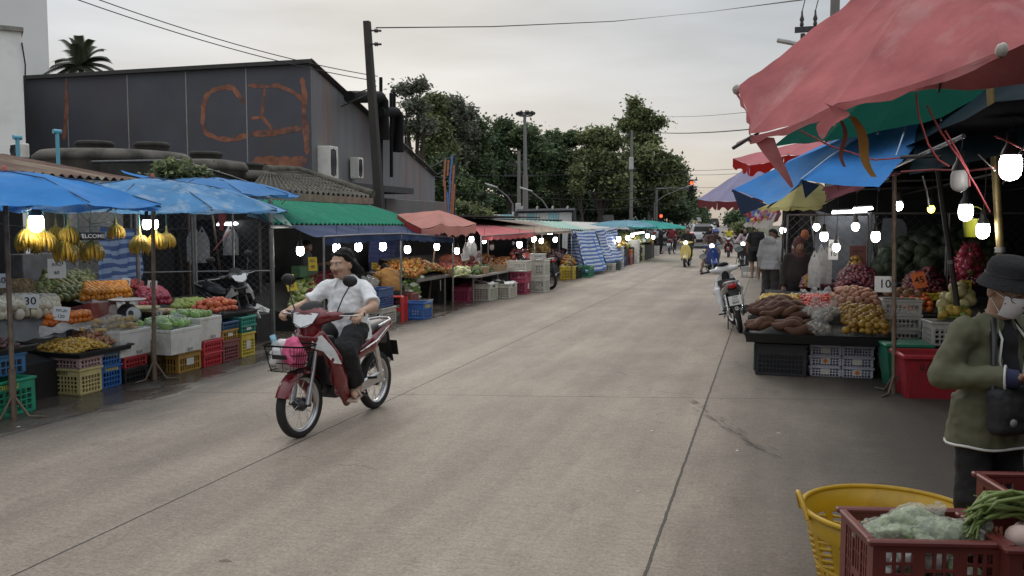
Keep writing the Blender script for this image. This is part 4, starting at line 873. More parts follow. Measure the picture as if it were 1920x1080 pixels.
crate('red crate between the black crate and the first styrofoam box',(-6.93,8.10,.162),.36,.46,.13,(.42,.035,.045),0,7,2)
foam_box('first white styrofoam box holding the potato bag',(-6.98,8.08,.295),.5,.62,.29)
crate('dark brown crate under the second styrofoam box',(-6.98,8.52,0),.22,.5,.24,(.10,.055,.03),0,5,3)
crate('golden brown crate with a round white label under the second styrofoam box',(-6.79,8.84,0),.42,.48,.24,(.40,.23,.05),0,9,2,sticker=True)
foam_box('second larger styrofoam box full of bagged green fruit',(-6.80,8.72,.245),.58,.62,.29)
crate('lower red crate under the third styrofoam box',(-6.75,9.26,0),.36,.44,.17,(.50,.03,.045),0,8,2)
crate('upper red crate under the third styrofoam box',(-6.75,9.26,.172),.37,.45,.15,(.52,.035,.05),0,8,2)
foam_box('third styrofoam box above the two red crates',(-6.80,9.27,.325),.44,.5,.28)
crate('dusky maroon crate beside the red crates',(-6.76,9.66,0),.34,.44,.27,(.23,.07,.075),0,7,4)
crate('small amber crate on the maroon crate',(-6.76,9.66,.272),.32,.42,.13,(.40,.22,.04),0,6,2,sticker=True)
crate('dark blue crate topmost beside the teal crates',(-6.76,9.66,.404),.34,.44,.10,(.03,.08,.17),0,6,2)
crate('yellow crate with a paper label at the end of the row',(-6.74,10.03,0),.30,.42,.32,(.55,.42,.06),0,6,5,sticker=True)
crate('lower teal crate on the yellow crate',(-6.74,10.03,.322),.32,.44,.10,(.02,.22,.17),0,6,2,sticker=True)
crate('upper teal crate on the yellow crate',(-6.74,10.03,.424),.32,.44,.11,(.025,.26,.20),0,6,2)
crate('black crate inside the chain link cage behind the peach tray',(-8.0,11.4,0),.5,.4,.3,(.02,.02,.02),0,8,3)
# trays and fruit
tray('long black tray of dates above the green crate',(-7.05,6.35,.54),.75,.66)
tray('black tray of longans above the pale yellow crate',(-6.93,7.56,.39),.74,.62)
tray('black tray of peaches and green apples above the teal crates',(-6.92,9.98,.54),.75,.62)
A=AX
DATE=[fmat('date_dark',(.045,.012,.012),.35),fmat('date_red',(.10,.02,.018),.35)]
pile('date_heap','heap of small dark red dates on the black tray at the left edge','dates',V((-6.78,6.0,.55)),V((-6.78,6.68,.55)),V((-7.35,6.0,.62)),V((-7.35,6.68,.62)),.016,DATE,.12,900,'stuff',el=1.5)
LONG=[fmat('longan_a',(.42,.25,.06)),fmat('longan_b',(.50,.27,.04))]
pile('longan_heap','heap of small golden longans on the black tray','longans',V((-6.72,7.22,.41)),V((-6.72,7.74,.41)),V((-7.18,7.22,.46)),V((-7.18,7.74,.46)),.02,LONG,.09,420,'stuff')
pile('langsat_heap','heap of pinkish brown langsat fruit at the end of the longan tray','langsat fruit',V((-6.75,7.72,.43)),V((-6.75,7.9,.43)),V((-7.2,7.66,.5)),V((-7.2,7.92,.5)),.021,[fmat('langsat',(.34,.15,.09)),fmat('langsat_b',(.42,.22,.12))],.09,150,'stuff')
orange=round_fruit('orange',.042,fmat('orange',(.66,.24,.015),.45,.12,.1),.95,True); mand=round_fruit('mandarin',.036,fmat('mandarin',(.62,.16,.012),.4,.12,.08),.82,True)
mango=[round_fruit('green_mango',.048,fmat('green_mango',(.105,.125,.03),.45,.25),1.3,True),round_fruit('green_orange',.042,fmat('green_orange',(.16,.15,.035),.45,.25),.95)]
kiwi=round_fruit('kiwi',.036,fmat('kiwi',(.13,.085,.035),.8,.2,.15),1.25); pear=round_fruit('wrapped_pear',.046,fmat('wrapped_pear',(.60,.55,.42),.7,.06,.25),1.15,True)
papple=apple('pink_apple',.042,fmat('pink_apple',(.42,.05,.09),.32,.25)); dapple=apple('red_apple',.042,fmat('red_apple',(.28,.02,.025),.3,.25)); gapple=apple('green_apple',.042,fmat('green_apple',(.27,.33,.06),.32,.2)); peach=apple('peach',.043,fmat('peach',(.55,.13,.06),.5,.2)); gapple2=apple('bagged_guava',.045,fmat('bagged_guava',(.28,.46,.14),.28,.2))
heap('green_mango','green skinned fruit in the big heap at the back under the 60 sign','mango','green fruit heaped under the 60 sign',mango,A(55,570,-7.9),A(185,563,-7.9),A(85,518,-8.8),A(165,515,-8.8),.082,.05,seed=2)
heap('kiwi','brown kiwi in the heap at the back left of the first stall','kiwi','brown kiwis at the back left',kiwi,A(-30,572,-7.75),A(62,572,-7.75),A(-30,535,-8.6),A(60,532,-8.6),.07,.04,seed=3)
heap('orange','bright orange in the neat rows behind the paper lined box','orange','oranges stacked in rows on the near stall',orange,A(150,568,-7.75),A(246,560,-7.75),A(152,545,-8.15),A(235,540,-8.15),.08,.0,packed=True,seed=4,layers=2)
heap('wrapped_pear','pale pear in a white foam net beside the 30 sign','pear','foam wrapped pears by the 30 sign',pear,A(-20,602,-7.25),A(112,595,-7.25),A(-20,576,-7.7),A(105,573,-7.7),.086,.03,seed=5,layers=2)
heap('mandarin','glossy mandarin on the newspaper lined ledge under the 20 sign','mandarin','mandarins on the newspaper ledge',mand,A(82,615,-7.12),A(172,604,-7.12),A(84,604,-7.35),A(168,596,-7.35),.068,.0,packed=True,seed=6,layers=2)
heap('pink_apple','pink apple in the heap at the right end of the near stall','apple','pink apples heaped by the 15 sign',papple,A(262,578,-7.55),A(322,572,-7.55),A(256,555,-8.1),A(300,553,-8.1),.08,.06,seed=7,layers=2)
heap('red_apple','dark red apple at the back behind the oranges','apple','dark red apples behind the oranges',dapple,A(225,548,-8.2),A(268,545,-8.2),A(220,533,-8.5),A(262,532,-8.5),.08,.03,seed=8)
heap('red_apple','small red apple in the tray behind the second styrofoam box','apple','red apples in the tray behind the foam box',dapple,A(288,606,-7.2),A(326,602,-7.2),A(288,595,-7.5),A(322,592,-7.5),.078,.03,seed=9)
heap('green_apple','yellow green apple in the black tray behind the peaches','apple','green apples in the black tray',gapple,A(316,594,-7.3),A(392,589,-7.3),A(326,578,-7.75),A(384,575,-7.75),.08,.05,seed=10,layers=2)
heap('peach','red and orange peach in the tray on the teal crates','peach','peaches in the tray on the teal crates',peach,V((-6.75,9.68,.58)),V((-6.75,10.22,.58)),V((-7.15,9.70,.60)),V((-7.15,10.2,.60)),.082,.05,seed=11,layers=2)
heap('bagged_guava','shiny green bagged guava in the second styrofoam box','guava','bagged green guavas in the foam box',gapple2,V((-6.58,8.48,.52)),V((-6.58,8.97,.52)),V((-7.05,8.48,.54)),V((-7.05,8.97,.54)),.085,.05,seed=12,layers=1)
heap('bagged_guava','green bagged guava in the third styrofoam box','guava','bagged guavas in the third foam box',gapple2,V((-6.62,9.1,.58)),V((-6.62,9.42,.58)),V((-7.0,9.1,.6)),V((-7.0,9.42,.6)),.085,.02,seed=13)
for i,(c,r) in enumerate((((-6.78,8.55,.60),.1),((-6.72,8.8,.61),.11),((-6.9,9.2,.63),.1))):
    tag(sdf('fruit_bag',[ell(c,(r*1.25,r*1.3,r*.62)),cap((c[0],c[1]-.05,c[2]+.03),(c[0],c[1]-.07,c[2]+.09),.03,.008)],BAGC,.02,.03,1,(.02,9),crinkle=.006),('clear plastic bag over guavas at the left of the second foam box','clear plastic bag over guavas at the right of the second foam box','clear plastic bag over guavas in the third foam box')[i],'plastic bag')
# newspaper sheets, boxes and plastic on the ledges
NEWS=mat('newspaper',(.42,.40,.36),.8,.25,22,.1,12)
for i,(a,b,c,d,lb) in enumerate(((A(76,632,-7.05),A(200,608,-7.05),A(76,614,-7.1),A(192,596,-7.15),'crumpled newspaper hanging over the ledge under the mandarins'),(A(180,580,-7.4),A(270,585,-7.45),A(165,556,-7.9),A(290,560,-7.9),'crumpled white paper lining around the oranges'),(A(296,612,-7.15),A(380,606,-7.15),A(310,600,-7.4),A(385,592,-7.4),'white paper sheet under the green apples'))):
    tag(MB().grid(quadfn(a,b,c,d,.05,7,0,i*3),24,10).build('newspaper',NEWS),lb,'paper')
tag(MB().box(A(165,588,-7.62)+V((0,0,.0)),(.5,.42,.2),(0,-12,0),bev=.01).build('fruit_carton',mat('red_carton',(.28,.05,.04),.7,.3,6,dirt=(.35,.28,.22),ds=4,da=.6)),'tilted red printed fruit carton left of the oranges','carton')
tag(MB().grid(quadfn(A(-20,640,-6.95),A(120,632,-7.0),A(-20,590,-7.35),A(125,588,-7.35),.04,6),20,10).build('plastic_sheet',BAGC),'clear plastic sheet draped over the ledge under the pears','plastic sheet')
# potato bag
t=thing('potato_bag','clear bag of pale yellow potatoes standing in the first styrofoam box','bag',(-6.92,8.02,.56)); PT=fmat('potato',(.50,.36,.16),.7,.1)
m=MB(); rn=random.Random(5)
for i in range(60): m.ball((rn.gauss(0,.1),rn.gauss(0,.1),.03+rn.random()*.12),(.03,.035,.026),8,6,0,(0,0,rn.uniform(0,180)))
tag(m.build('potatoes',PT,t),kind='stuff'); sdf('bag_skin',[ell((0,0,.07),(.21,.2,.11)),cap((0,.0,.15),(0,.02,.24),.03,.05)],BAGC,.02,.03,1,(.02,9),t,crinkle=.006)
# weighing scale
t=thing('weighing_scale','dark weighing scale with a wide flat pan beside the potato bag','scale',A(240,600,-7.3)); sc_=mat('scale_body',(.06,.06,.07),.35,.2,metal=.5)
sdf('body',[rbx((0,0,.05),(.13,.12,.09),.05,tap=None),ell((0,0,.14),(.09,.09,.06))],sc_,.015,.03,1,None,t); MB().lathe([(.02,.18),(.03,.22),(.2,.235),(.215,.25),(.2,.25),(0,.242)],24).build('pan',ALU,t); MB().lathe([(.085,0),(.085,.012),(0,.012)],20,(.12,-.05,.08),(1,-.5,.2)).build('dial',CARD,t)
for lb,c in (('round pale straw tray beside the scale pan',A(262,583,-7.35)),('second round straw tray behind the scale',A(292,588,-7.4))): tag(MB().lathe([(0,0),(.2,.01),(.24,.045),(.235,.05),(.19,.02),(0,.012)],20,c).build('straw_tray',mat('straw',(.45,.40,.24),.8,.2,12)),lb,'tray')
# price signs
price_sign('white price card reading 30 above the foam wrapped pears','30',A(57,578,-7.2),.15,.14,38,-10)
price_sign('large white price card reading 60 at the back of the stall','ละไม่\n60',A(107,522,-8.3),.2,.24,40,-8)
price_sign('white price card reading 120 stuck in the mandarins','กก.ละ\n120',A(113,601,-7.1),.16,.15,38,-18,roll=8)
price_sign('white price card reading 10 above the oranges','10',A(221,575,-7.7),.14,.12,40,-20,roll=-10)
price_sign('small white price card reading 15 above the dark red apples','10',A(236,538,-8.2),.10,.12,40,-8,roll=5)
price_sign('white price card reading 15 by the second umbrella pole','15',A(285,543,-7.8),.12,.12,42,-8,roll=6)
price_sign('small white price card reading 12 at the red apples','12',A(297,597,-7.2),.11,.09,42,-10,roll=-8)
price_sign('white price card reading 10 standing in the peaches','10',A(404,593,-6.95),.12,.12,44,-8,roll=8)
price_sign('small white price card reading 12 behind the green apples','12',A(355,574,-7.9),.13,.07,44,-10)
price_sign('white card with small writing at the dates','ขีดละ',A(6,679,-6.85),.1,.1,38,-15)
price_sign('teal edged price card reading 0 behind the left pole','60',A(2,540,-7.6),.12,.15,38,-8)
price_sign('tilted white notice card tied to the motorcycle handle beside the cage','เปิด\nขาย',A(486,594,-7.3),.22,.18,44,-20,roll=28,stick=0,cat='notice')
t=thing('welcome_sign','small black sign with white WELCOME lettering hung among the bananas','sign',A(169,443,-7.15),40); MB().box((0,0,0),(.3,.015,.085),bev=.004).build('board',BLACKP,t); lettering('WELCOME',.062,CARD,t,(0,-.010,0),(90,0,0)); MB().tube([(0,0,.04),(0,0,.2)],.004,4).build('cord',WIREM,t)
# umbrellas
BLU=fabric('blue',(.06,.27,.68),.25,.12,dirt=(.30,.42,.58),da=.35,ds=2); BLU2=fabric('faded_blue',(.12,.31,.58),.28,.25,dirt=(.42,.54,.66),da=.75,ds=5); BLU3=fabric('sky_blue',(.10,.27,.58),.25,.12,dirt=(.2,.35,.55),da=.4)
tag(MB().tube([A(0,420,-8.1),A(90,432,-8.1),A(180,424,-8.2),A(270,432,-8.2),A(360,428,-8.4)],.006,4).tube([A(150,400,-8.0),A(170,420,-8.0),A(217,415,-7.9)],.005,4).build('cable',WIREM),'loose black lamp cable strung behind the bananas','cable')
umbrella('front blue market umbrella at the left edge over the fruit',(-6.47,6.22,0),A(8,322,-6.75),1.42,.31,10,BLU,.3,sag=.045)
umbrella('second blue umbrella with whitish wear in the middle of the near stalls',(-6.57,8.23,0),A(286,334,-6.62),1.48,.36,10,BLU2,.1,sag=.05)
umbrella('third blue umbrella farther back beside the green roof',(-9.0,13.2,0),A(388,334,-8.9),1.5,.28,10,BLU3,0,sag=.05)
tag(MB().grid(quadfn(A(80,352,-8.0),A(255,352,-8.0),A(85,335,-8.6),A(245,332,-8.6),.09,2.5,0,3),30,12).build('tarpaulin',BLU2),'crumpled pale blue tarpaulin lying between the first two umbrellas','tarpaulin')
tag(MB().grid(quadfn(A(232,322,-9.2),A(300,345,-8.6),A(226,318,-9.3),A(280,332,-8.9),.03,3),10,4).build('tarpaulin',BLU),'small rolled blue tarpaulin behind the second umbrella','tarpaulin')
# rusty near roof
RZ=mat('rusty_zinc',(.25,.20,.13),.75,.3,5,.1,30,dirt=(.09,.035,.025),ds=1.1,da=.95,stretch=(.3,2.2,1),dth=.34); 
t=thing('corrugated_roof','rust patched corrugated zinc roof over the near stalls','roof',(0,0,0))
MB().grid(lambda u,v:V((-8.35-2.3*v,-1.5+11.9*u-.9*v*(u>.99),2.33+.40*v+.022*math.sin(u*11.9*2*math.pi/.15))),480,3).build('sheet',RZ,t); MB().tube([(-8.35,-1.5,2.27),(-8.35,10.3,2.27)],.03,4,sm=False).build('eave_beam',DARKMET,t); MB().tube([(-10.65,-1.5,2.70),(-10.65,10.3,2.70)],.05,6).build('ridge_pipe',mat('ridge_rust',(.13,.06,.045),.8,.3,6),t)
# dark sheds behind
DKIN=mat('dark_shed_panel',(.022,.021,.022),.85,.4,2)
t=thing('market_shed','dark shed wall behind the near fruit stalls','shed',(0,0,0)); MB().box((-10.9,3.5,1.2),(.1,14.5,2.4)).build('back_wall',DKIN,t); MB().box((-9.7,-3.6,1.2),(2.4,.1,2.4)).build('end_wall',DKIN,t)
for y in (1.5,4.5,7.6,10.2): MB().tube([(-8.35,y,0),(-8.35,y,2.27)],.03,6).build('post',GREYMET,t)
t=thing('shop_shelf','dim shelf with dark goods behind the hanging bananas','shelf',(-9.9,7.6,0))
for z in (.9,1.4,1.9): MB().box((0,0,z),(.5,2.6,.03)).build('board',WOODB,t)
for i in range(16): tag(MB().box((-9.85+random.uniform(-.1,.1),6.5+.15*i,(.915,1.415,1.915)[i%3]+.1),(.2,.12,.2),bev=.01).build('carton',mat('dim_carton_%d'%(i%4),((.10,.07,.05),(.05,.06,.09),(.09,.09,.09),(.12,.03,.03))[i%4],.7)),'dim carton on the shelf behind the bananas','carton','cartons on the dim shelf')
STRB=striped('striped_blue',(.030,.075,.22),(.20,.28,.42),6.5)
tag(uvsheet(quadfn(A(180,540,-8.75),A(268,525,-8.9),A(185,425,-9.0),A(262,430,-9.2),.05,3,0,2,.03,5),30,16,'striped_tarp',STRB),'blue and white striped tarp hanging behind the oranges','tarpaulin')
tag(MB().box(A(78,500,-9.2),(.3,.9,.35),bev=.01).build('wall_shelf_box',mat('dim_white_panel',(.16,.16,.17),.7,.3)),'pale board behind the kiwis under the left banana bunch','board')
# hanging things
for x,y,s,v,lb in ((52,428,1.15,0,'leftmost full yellow banana bunch under the front umbrella'),(82,432,1.1,2,'banana bunch second from left next to the first lamp'),(104,424,.95,1,'darker banana bunch hung higher behind the second one'),(128,424,.95,2,'darker banana bunch hung high above the WELCOME sign'),(122,450,1.15,0,'large banana bunch hung lowest left of the WELCOME sign'),(148,452,1.05,1,'banana bunch just below the WELCOME sign'),(172,452,1.1,2,'banana bunch at the right under the WELCOME sign'),(217,420,.9,1,'banana bunch behind the small bright lamp'),(262,440,1.15,0,'bright banana bunch just left of the second umbrella pole'),(293,436,1.05,2,'banana bunch just right of the second umbrella pole'),(312,436,1.0,1,'rightmost banana bunch under the second umbrella')):
    bananas(lb,A(x,y,-7.3 if v!=1 else -7.6),s*.98,38,.25,v)
for x,y,X,s,lb in ((68,414,-7.1,1.45,'bright lamp at the far left between two banana bunches'),(217,428,-7.9,.85,'small bright lamp in front of the dim banana bunch'),(275,418,-7.2,1.0,'left one of the paired lamps at the second umbrella pole'),(289,418,-7.2,1.0,'right one of the paired lamps at the second umbrella pole')): lamp(lb,A(x,y,X),.3,s)
tube_light('white tube light under the edge of the third umbrella',A(408,421,-8.6),A(477,418,-8.6))
shopping_bags('pair of white shopping bags hung left of the third umbrella pole',A(371,432,-8.6),.22,.48,38,2); shopping_bags('single white shopping bag hung right of the third umbrella pole',A(432,430,-8.6),.25,.43,40,1)
tag(MB().grid(quadfn(A(410,432,-8.3),A(420,432,-8.3),A(408,398,-8.3),A(424,398,-8.3),.03,4),6,8).build('red_cloth',mat('red_rag',(.22,.02,.025),.8)),'dark red rag hanging at the rim of the third umbrella','cloth')
ROPE=mat('pink_rope',(.45,.16,.15),.7)
for x0,y0,x1,y1,lb in ((400,470,432,430,'pink rope tied across to the single bag'),(402,478,470,420,'grey rope tied from the third pole to the tube light'),(475,440,535,375,'thin dark rope tied to the third umbrella rim')): tag(MB().tube([A(x0,y0,-8.7),A(x1,y1,-8.6)],.009,5).build('rope',ROPE if 'pink' in lb else WIREM),lb,'rope')
# chain link cage
fence_panel('left chain link panel of the dark cage behind the bags',(-9.9,10.6,0),(1.3,1.15,0),2.1,mid=True)
fence_panel('right chain link panel of the dark cage next to the green roofed stall',(-8.55,11.75,0),(1.0,.52,0),2.1,mid=True)
post('dark steel corner post of the cage',(-7.53,12.28,0),(-7.53,12.28,2.1),.03,GREYMET); post('thin rusty pole behind the green apples',(-9.0,12.2,0),(-9.0,12.2,2.2),.024)
tag(MB().grid(quadfn(A(330,590,-10.3),A(470,600,-10.2),A(330,400,-10.4),A(470,410,-10.3),.12,2,0,5),20,12).build('black_sheet',DKIN),'black plastic sheet hung inside the cage','tarpaulin')
# ================= green roofed stall =================
GRN=mat('green_zinc',(.020,.205,.125),.8,.18,3,dirt=(.08,.26,.19),ds=2.5,da=.5,stretch=(.4,1.5,1),spec=.15); BCAN=fabric('dark_blue_canvas',(.032,.052,.115),.1,.2,dirt=(.14,.18,.26),da=.4)
t=thing('corrugated_roof','bright green corrugated roof of the middle stall','roof',(0,0,0)); e0,e1=A(505,419,-7.5),A(806,421,-7.5); r0,r1=A(470,378,-8.9),A(692,386,-8.9); r0=V((-8.9,e0.y+1.2,r1.z+.03))
MB().grid(lambda u,v:e0.lerp(e1,u).lerp(r0.lerp(r1,u),v)+V((0,0,.02*math.sin(u*(e1.y-e0.y)*2*math.pi/.16))),320,3).build('sheet',GRN,t)
MB().grid(lambda u,v:r0.lerp(r1,u).lerp(V((-10.4,r0.y+(r1.y-r0.y)*u,1.9)),v)+V((0,0,.02*math.sin(u*40*6.28))),240,2).build('rear_sheet',GRN,t)
m=MB(); m.tube([e0+V((0,0,-.05)),e1+V((0,0,-.05))],.025,4,sm=False); m.tube([e0,r0],.03,4,sm=False); m.tube([e1,r1],.03,4,sm=False); m.build('frame',DARKMET,t)
tag(MB().grid(quadfn(A(548,424,-7.4),A(462,404,-8.0),A(530,402,-7.7),A(470,392,-8.4),.02,3),10,6).build('roof_sheet',mat('pale_green_sheet',(.28,.38,.31),.6,.2,4)),'pale green translucent sheet at the near end of the green roof','roof sheet')
t=thing('canvas_awning','dark blue canvas awning with scalloped edge below the green roof','awning',(0,0,0))
b0,b1=A(545,423,-7.45),A(806,424,-7.45); q=[A(607,444,-6.45),A(680,440,-6.42),A(752,438,-6.4),A(800,441,-6.36),A(850,445,-6.3)]
def aw(u,v):
    k=min(3,int(u*4)); f=q[k].lerp(q[k+1],u*4-k); p=b0.lerp(b1,u).lerp(f,v); p.z-=.05*math.sin(math.pi*v)+.02*noise.noise(p*2); return p
MB().grid(aw,60,10).build('canopy',BCAN,t)
def awv(u,v): p=aw(u,1); p.z-=v*(.10+.035*abs(math.sin(u*17*math.pi))); p.x+=.02*v*math.sin(u*40); return p
MB().grid(awv,120,4).build('valance',BCAN,t)
m=MB(); m.tube([q[0],q[1],q[2],q[3],q[4]],.014,5); m.build('front_bar',GREYMET,t)
for i in (0,2,4): MB().tube([q[i],V((q[i].x-.02,q[i].y,0))],.018,6).build('post',GREYMET,t)
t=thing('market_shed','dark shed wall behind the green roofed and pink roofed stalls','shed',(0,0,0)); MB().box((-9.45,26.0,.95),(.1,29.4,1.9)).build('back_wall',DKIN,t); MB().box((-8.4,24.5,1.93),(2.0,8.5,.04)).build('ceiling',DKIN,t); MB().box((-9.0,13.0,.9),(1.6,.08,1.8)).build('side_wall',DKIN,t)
for x,y,X,s,lb in ((563,468,-7.6,1.3,'lamp hung on a chain at the near end of the green stall'),(631,463,-6.9,1.25,'lamp under the awning right behind the rider'),(672,461,-6.9,1.25,'second lamp under the awning right of the rider'),(718,460,-6.9,1.25,'third lamp under the awning before the dark blue tarp'),(764,466,-6.8,1.25,'fourth lamp under the awning above the yellow signs'),(819,461,-6.7,1.15,'fifth lamp at the far corner post of the awning'),(857,469,-6.6,1.1,'lamp just past the end of the awning')): lamp(lb,A(x,y,X),.22,s)
STRD=striped('striped_navy',(.02,.035,.13),(.035,.06,.19),9)
tag(uvsheet(quadfn(A(690,530,-9.0),A(760,525,-9.0),A(690,452,-9.2),A(760,452,-9.2),.04,3,0,1,.03,6),20,12,'striped_tarp',STRD),'dark navy striped tarp at the back of the green roofed stall','tarpaulin')
t=thing('market_table','grey steel table at the far end of the green roofed stall','table',(0,0,0)); a,b,c,d=V((-6.55,15.9,.66)),V((-6.55,17.6,.66)),V((-7.6,15.9,.78)),V((-7.6,17.6,.78))
MB().grid(quadfn(a,b,c,d,0),1,1,sm=False).box((-6.55,16.75,.63),(.04,1.74,.06)).build('tabletop',mat('steel_table',(.22,.21,.20),.4,.25,8,metal=.4),t)
for x,y in ((-6.6,16.0),(-6.6,17.5),(-7.5,16.0),(-7.5,17.5)): MB().tube([(x,y,0),(x,y,.64)],.025,6).build('leg',GREYMET,t)
stand('dark covered stand under the dragon fruit of the green stall',12.6,15.6,[(-7.35,0),(-7.35,.22),(-7.6,.30),(-8.5,.62),(-8.9,.64),(-8.9,0)])
YEL=[fmat('longkong_y',(.50,.33,.06)),fmat('longkong_o',(.48,.22,.035)),fmat('longkong_g',(.25,.24,.07))]; GREENF=[fmat('melon_g',(.24,.30,.08)),fmat('melon_l',(.36,.40,.15)),fmat('melon_d',(.10,.16,.05))]
DRAG=[fmat('dragon_red',(.30,.03,.06)),fmat('dragon_dark',(.14,.015,.03)),fmat('dragon_green',(.20,.22,.07))]; RAMB=[fmat('rambutan_a',(.24,.045,.03)),fmat('rambutan_b',(.34,.09,.04)),fmat('rambutan_c',(.16,.03,.03))]; BRN=[fmat('longan_br',(.30,.17,.055)),fmat('longan_bd',(.20,.11,.04)),fmat('longan_bl',(.42,.25,.08))]; PURP=[fmat('mangosteen',(.045,.015,.022)),fmat('mangosteen_b',(.085,.03,.035))]
pile('melon_heap','heap of green fruit behind the parked dark motorcycle','fruit heap',A(540,585,-7.5),A(600,575,-7.5),A(548,535,-8.3),A(600,530,-8.3),.055,GREENF,.12,110,'stuff')
pile('dragon_fruit_heap','heap of red dragon fruit right behind the rider','fruit heap',A(575,560,-7.6),A(650,555,-7.6),A(582,520,-8.4),A(650,515,-8.4),.05,DRAG,.12,150,'stuff',spiky=True)
pile('mangosteen_heap','dark purple heap at the back of the green roofed stall','fruit heap',A(690,545,-8),A(745,540,-8),A(685,515,-8.8),A(740,515,-8.8),.04,PURP,.2,240,'stuff')
pile('rambutan_heap','small red and brown heap left of the kneeling vendor','fruit heap',A(682,560,-7.4),A(735,553,-7.4),A(690,538,-7.9),A(738,535,-7.9),.045,RAMB,.1,130,'stuff',spiky=True)
pile('orange_heap','heap of yellow orange fruit under the three yellow signs','fruit heap',V((-6.6,15.95,.68)),V((-6.6,17.6,.68)),V((-7.5,15.95,.79)),V((-7.5,17.6,.79)),.045,YEL,.22,340,'stuff')
tag(MB().box(A(572,508,-8.6),(.2,.7,.22),bev=.01).build('green_carton',mat('green_carton',(.10,.22,.12),.7)),'dull green carton behind the dragon fruit','carton')
t=thing('leafy_greens','bunch of bright green and white leaves beside the kneeling vendor','greens',A(766,545,-6.8)); m=MB(); rn=random.Random(4)
for i in range(170):
    c=V((rn.gauss(0,.12),rn.gauss(0,.14),rn.gauss(0,.13))); u,w,_=basis((rn.gauss(0,1),rn.gauss(0,1),rn.gauss(.5,1))); s=rn.uniform(.05,.11); m.add([c+u*s,c+w*s*.5,c-u*s,c-w*s*.5],[(0,1,2,3)],0 if rn.random()<.7 else 1)
m.build('leaves',[mat('fresh_green',(.16,.32,.05),.5,.3,5,transl=.3),mat('flower_white',(.6,.62,.5),.6)],t)
for x,y,X,lb,r_ in ((549,545,-7.7,'tilted yellow price card left of the rider','-12'),(702,505,-8.3,'small yellow price card at the dark purple heap','5'),(757,520,-7.2,'leftmost of the three yellow price cards on the orange heap','-14'),(768,518,-7.2,'middle one of the three yellow price cards on the orange heap','-20'),(785,514,-7.2,'rightmost of the three yellow price cards on the orange heap','-8'),(587,508,-8.4,'small yellow price card behind the rider','0')): price_sign(lb,'กก.\n40',A(x,y,X),.17 if y>505 else .14,.27 if y>505 else .15,42,-8,YCARD,float(r_))
crate('dark blue crate with a clear bag standing on the white crate behind the rider',(-6.55,13.95,.30),.62,.42,.33,(.035,.085,.22),0,9,4,solid=.45)
crate('white crate under the dark blue crate behind the rider',(-6.52,14.0,0),.60,.42,.29,(.52,.50,.44),0,8,4)
crate('bright blue crate with yellow lettering beside the red stool',(-6.18,14.93,0),.42,.44,.31,(.03,.12,.36),0,7,3,'เจริญผล',TY,ts=.08,solid=.4)
tag(sdf('clear_bag',[ell((-6.65,13.9,.72),(.18,.24,.12)),cap((-6.65,13.8,.7),(-6.7,13.6,.84),.1,.03)],BAGC,.025,.04,1,(.02,8)),'clear plastic bag in the dark blue crate','plastic bag')
for i,(p,lb,c,z) in enumerate((((-6.62,15.5,0),'lower white crate behind the red stool under the table',(.5,.48,.44),0),((-6.62,15.5,.22),'upper brown red crate behind the red stool under the table',(.22,.06,.05),.22),((-6.75,16.55,0),'small white crate under the steel table',(.5,.49,.46),0))): crate(lb,p,.38,.34,.2,c,0,6,3)
t=thing('plastic_stool','bright red plastic stool between the white and blue crates','stool',(-6.4,14.52,0),10); RS=mat('red_stool_plastic',(.60,.03,.025),.4,.1)
MB().box((0,0,.43),(.24,.24,.03),bev=.012).build('seat',RS,t)
for a,b in ((-1,-1),(1,-1),(1,1),(-1,1)): MB().frust((a*.145,b*.145,0),(.05,.05),(.05,.05),.42).build('leg',RS,t)
m=MB(); 
for s in (-1,1): m.box((s*.135,0,.2),(.015,.25,.03)); m.box((0,s*.135,.2),(.25,.015,.03))
m.build('stretcher',RS,t)
tag(MB().prism([(-.12,-.15),(.1,-.12),(.13,.1),(-.08,.16)],.01,Matrix.Rotation(R(90),4,'Y')).build('newspaper',NEWS,None,A(826,535,-6.5),(0,0,20)),'torn white paper hanging from the table corner','paper')
# ================= red and pink umbrellas, long roofs =================
PINK=fabric('faded_pink',(.60,.27,.23),.25,.12,dirt=(.62,.38,.32),da=.5); PINK2=fabric('pink_red',(.58,.16,.17),.25,.14,dirt=(.62,.30,.30),da=.5); TAN=fabric('tan',(.40,.31,.24),.2,.15); REDIN=fabric('red',(.36,.05,.05),.25)
t=thing('market_umbrella','torn salmon pink umbrella with a peaked top at the end of the green roof','umbrella',(-6.9,17.3,0))
ap=A(823,394,-6.9)-V((-6.9,17.3,0)); tp=[A(x,y,X)-V((-6.9,17.3,0)) for x,y,X in ((745,402,-7.9),(790,428,-6.6),(828,418,-6.2),(858,424,-6.0),(893,418,-6.3),(868,408,-7.6),(830,402,-8.3))]
canopy_mesh(ap,tp,.05,8,8,.04,0).build('canopy',PINK,t)
m=MB()
for i in (1,2,3):
    a,b=tp[i],tp[i+1]; m.grid(lambda u,v:a.lerp(b,u)+V((0,0,-.05*math.sin(math.pi*u)-v*(.22-.07*abs(math.sin(u*7))))),10,3)
m.build('valance',PINK,t); m=MB(); a,b=tp[0],tp[1]; m.grid(lambda u,v:a.lerp(b,u)+V((0,0,-.05*math.sin(math.pi*u)-v*.12)),10,2); m.build('side_flap',REDIN,t)
MB().tube([(0,0,0),ap],.022,8).build('pole',RUSTPOLE,t)
for e in tp: MB().tube([ap-V((0,0,.05)),ap.lerp(e,.5)-V((0,0,.06)),e-V((0,0,.03))],.007,4).build('rib',DARKMET,t)
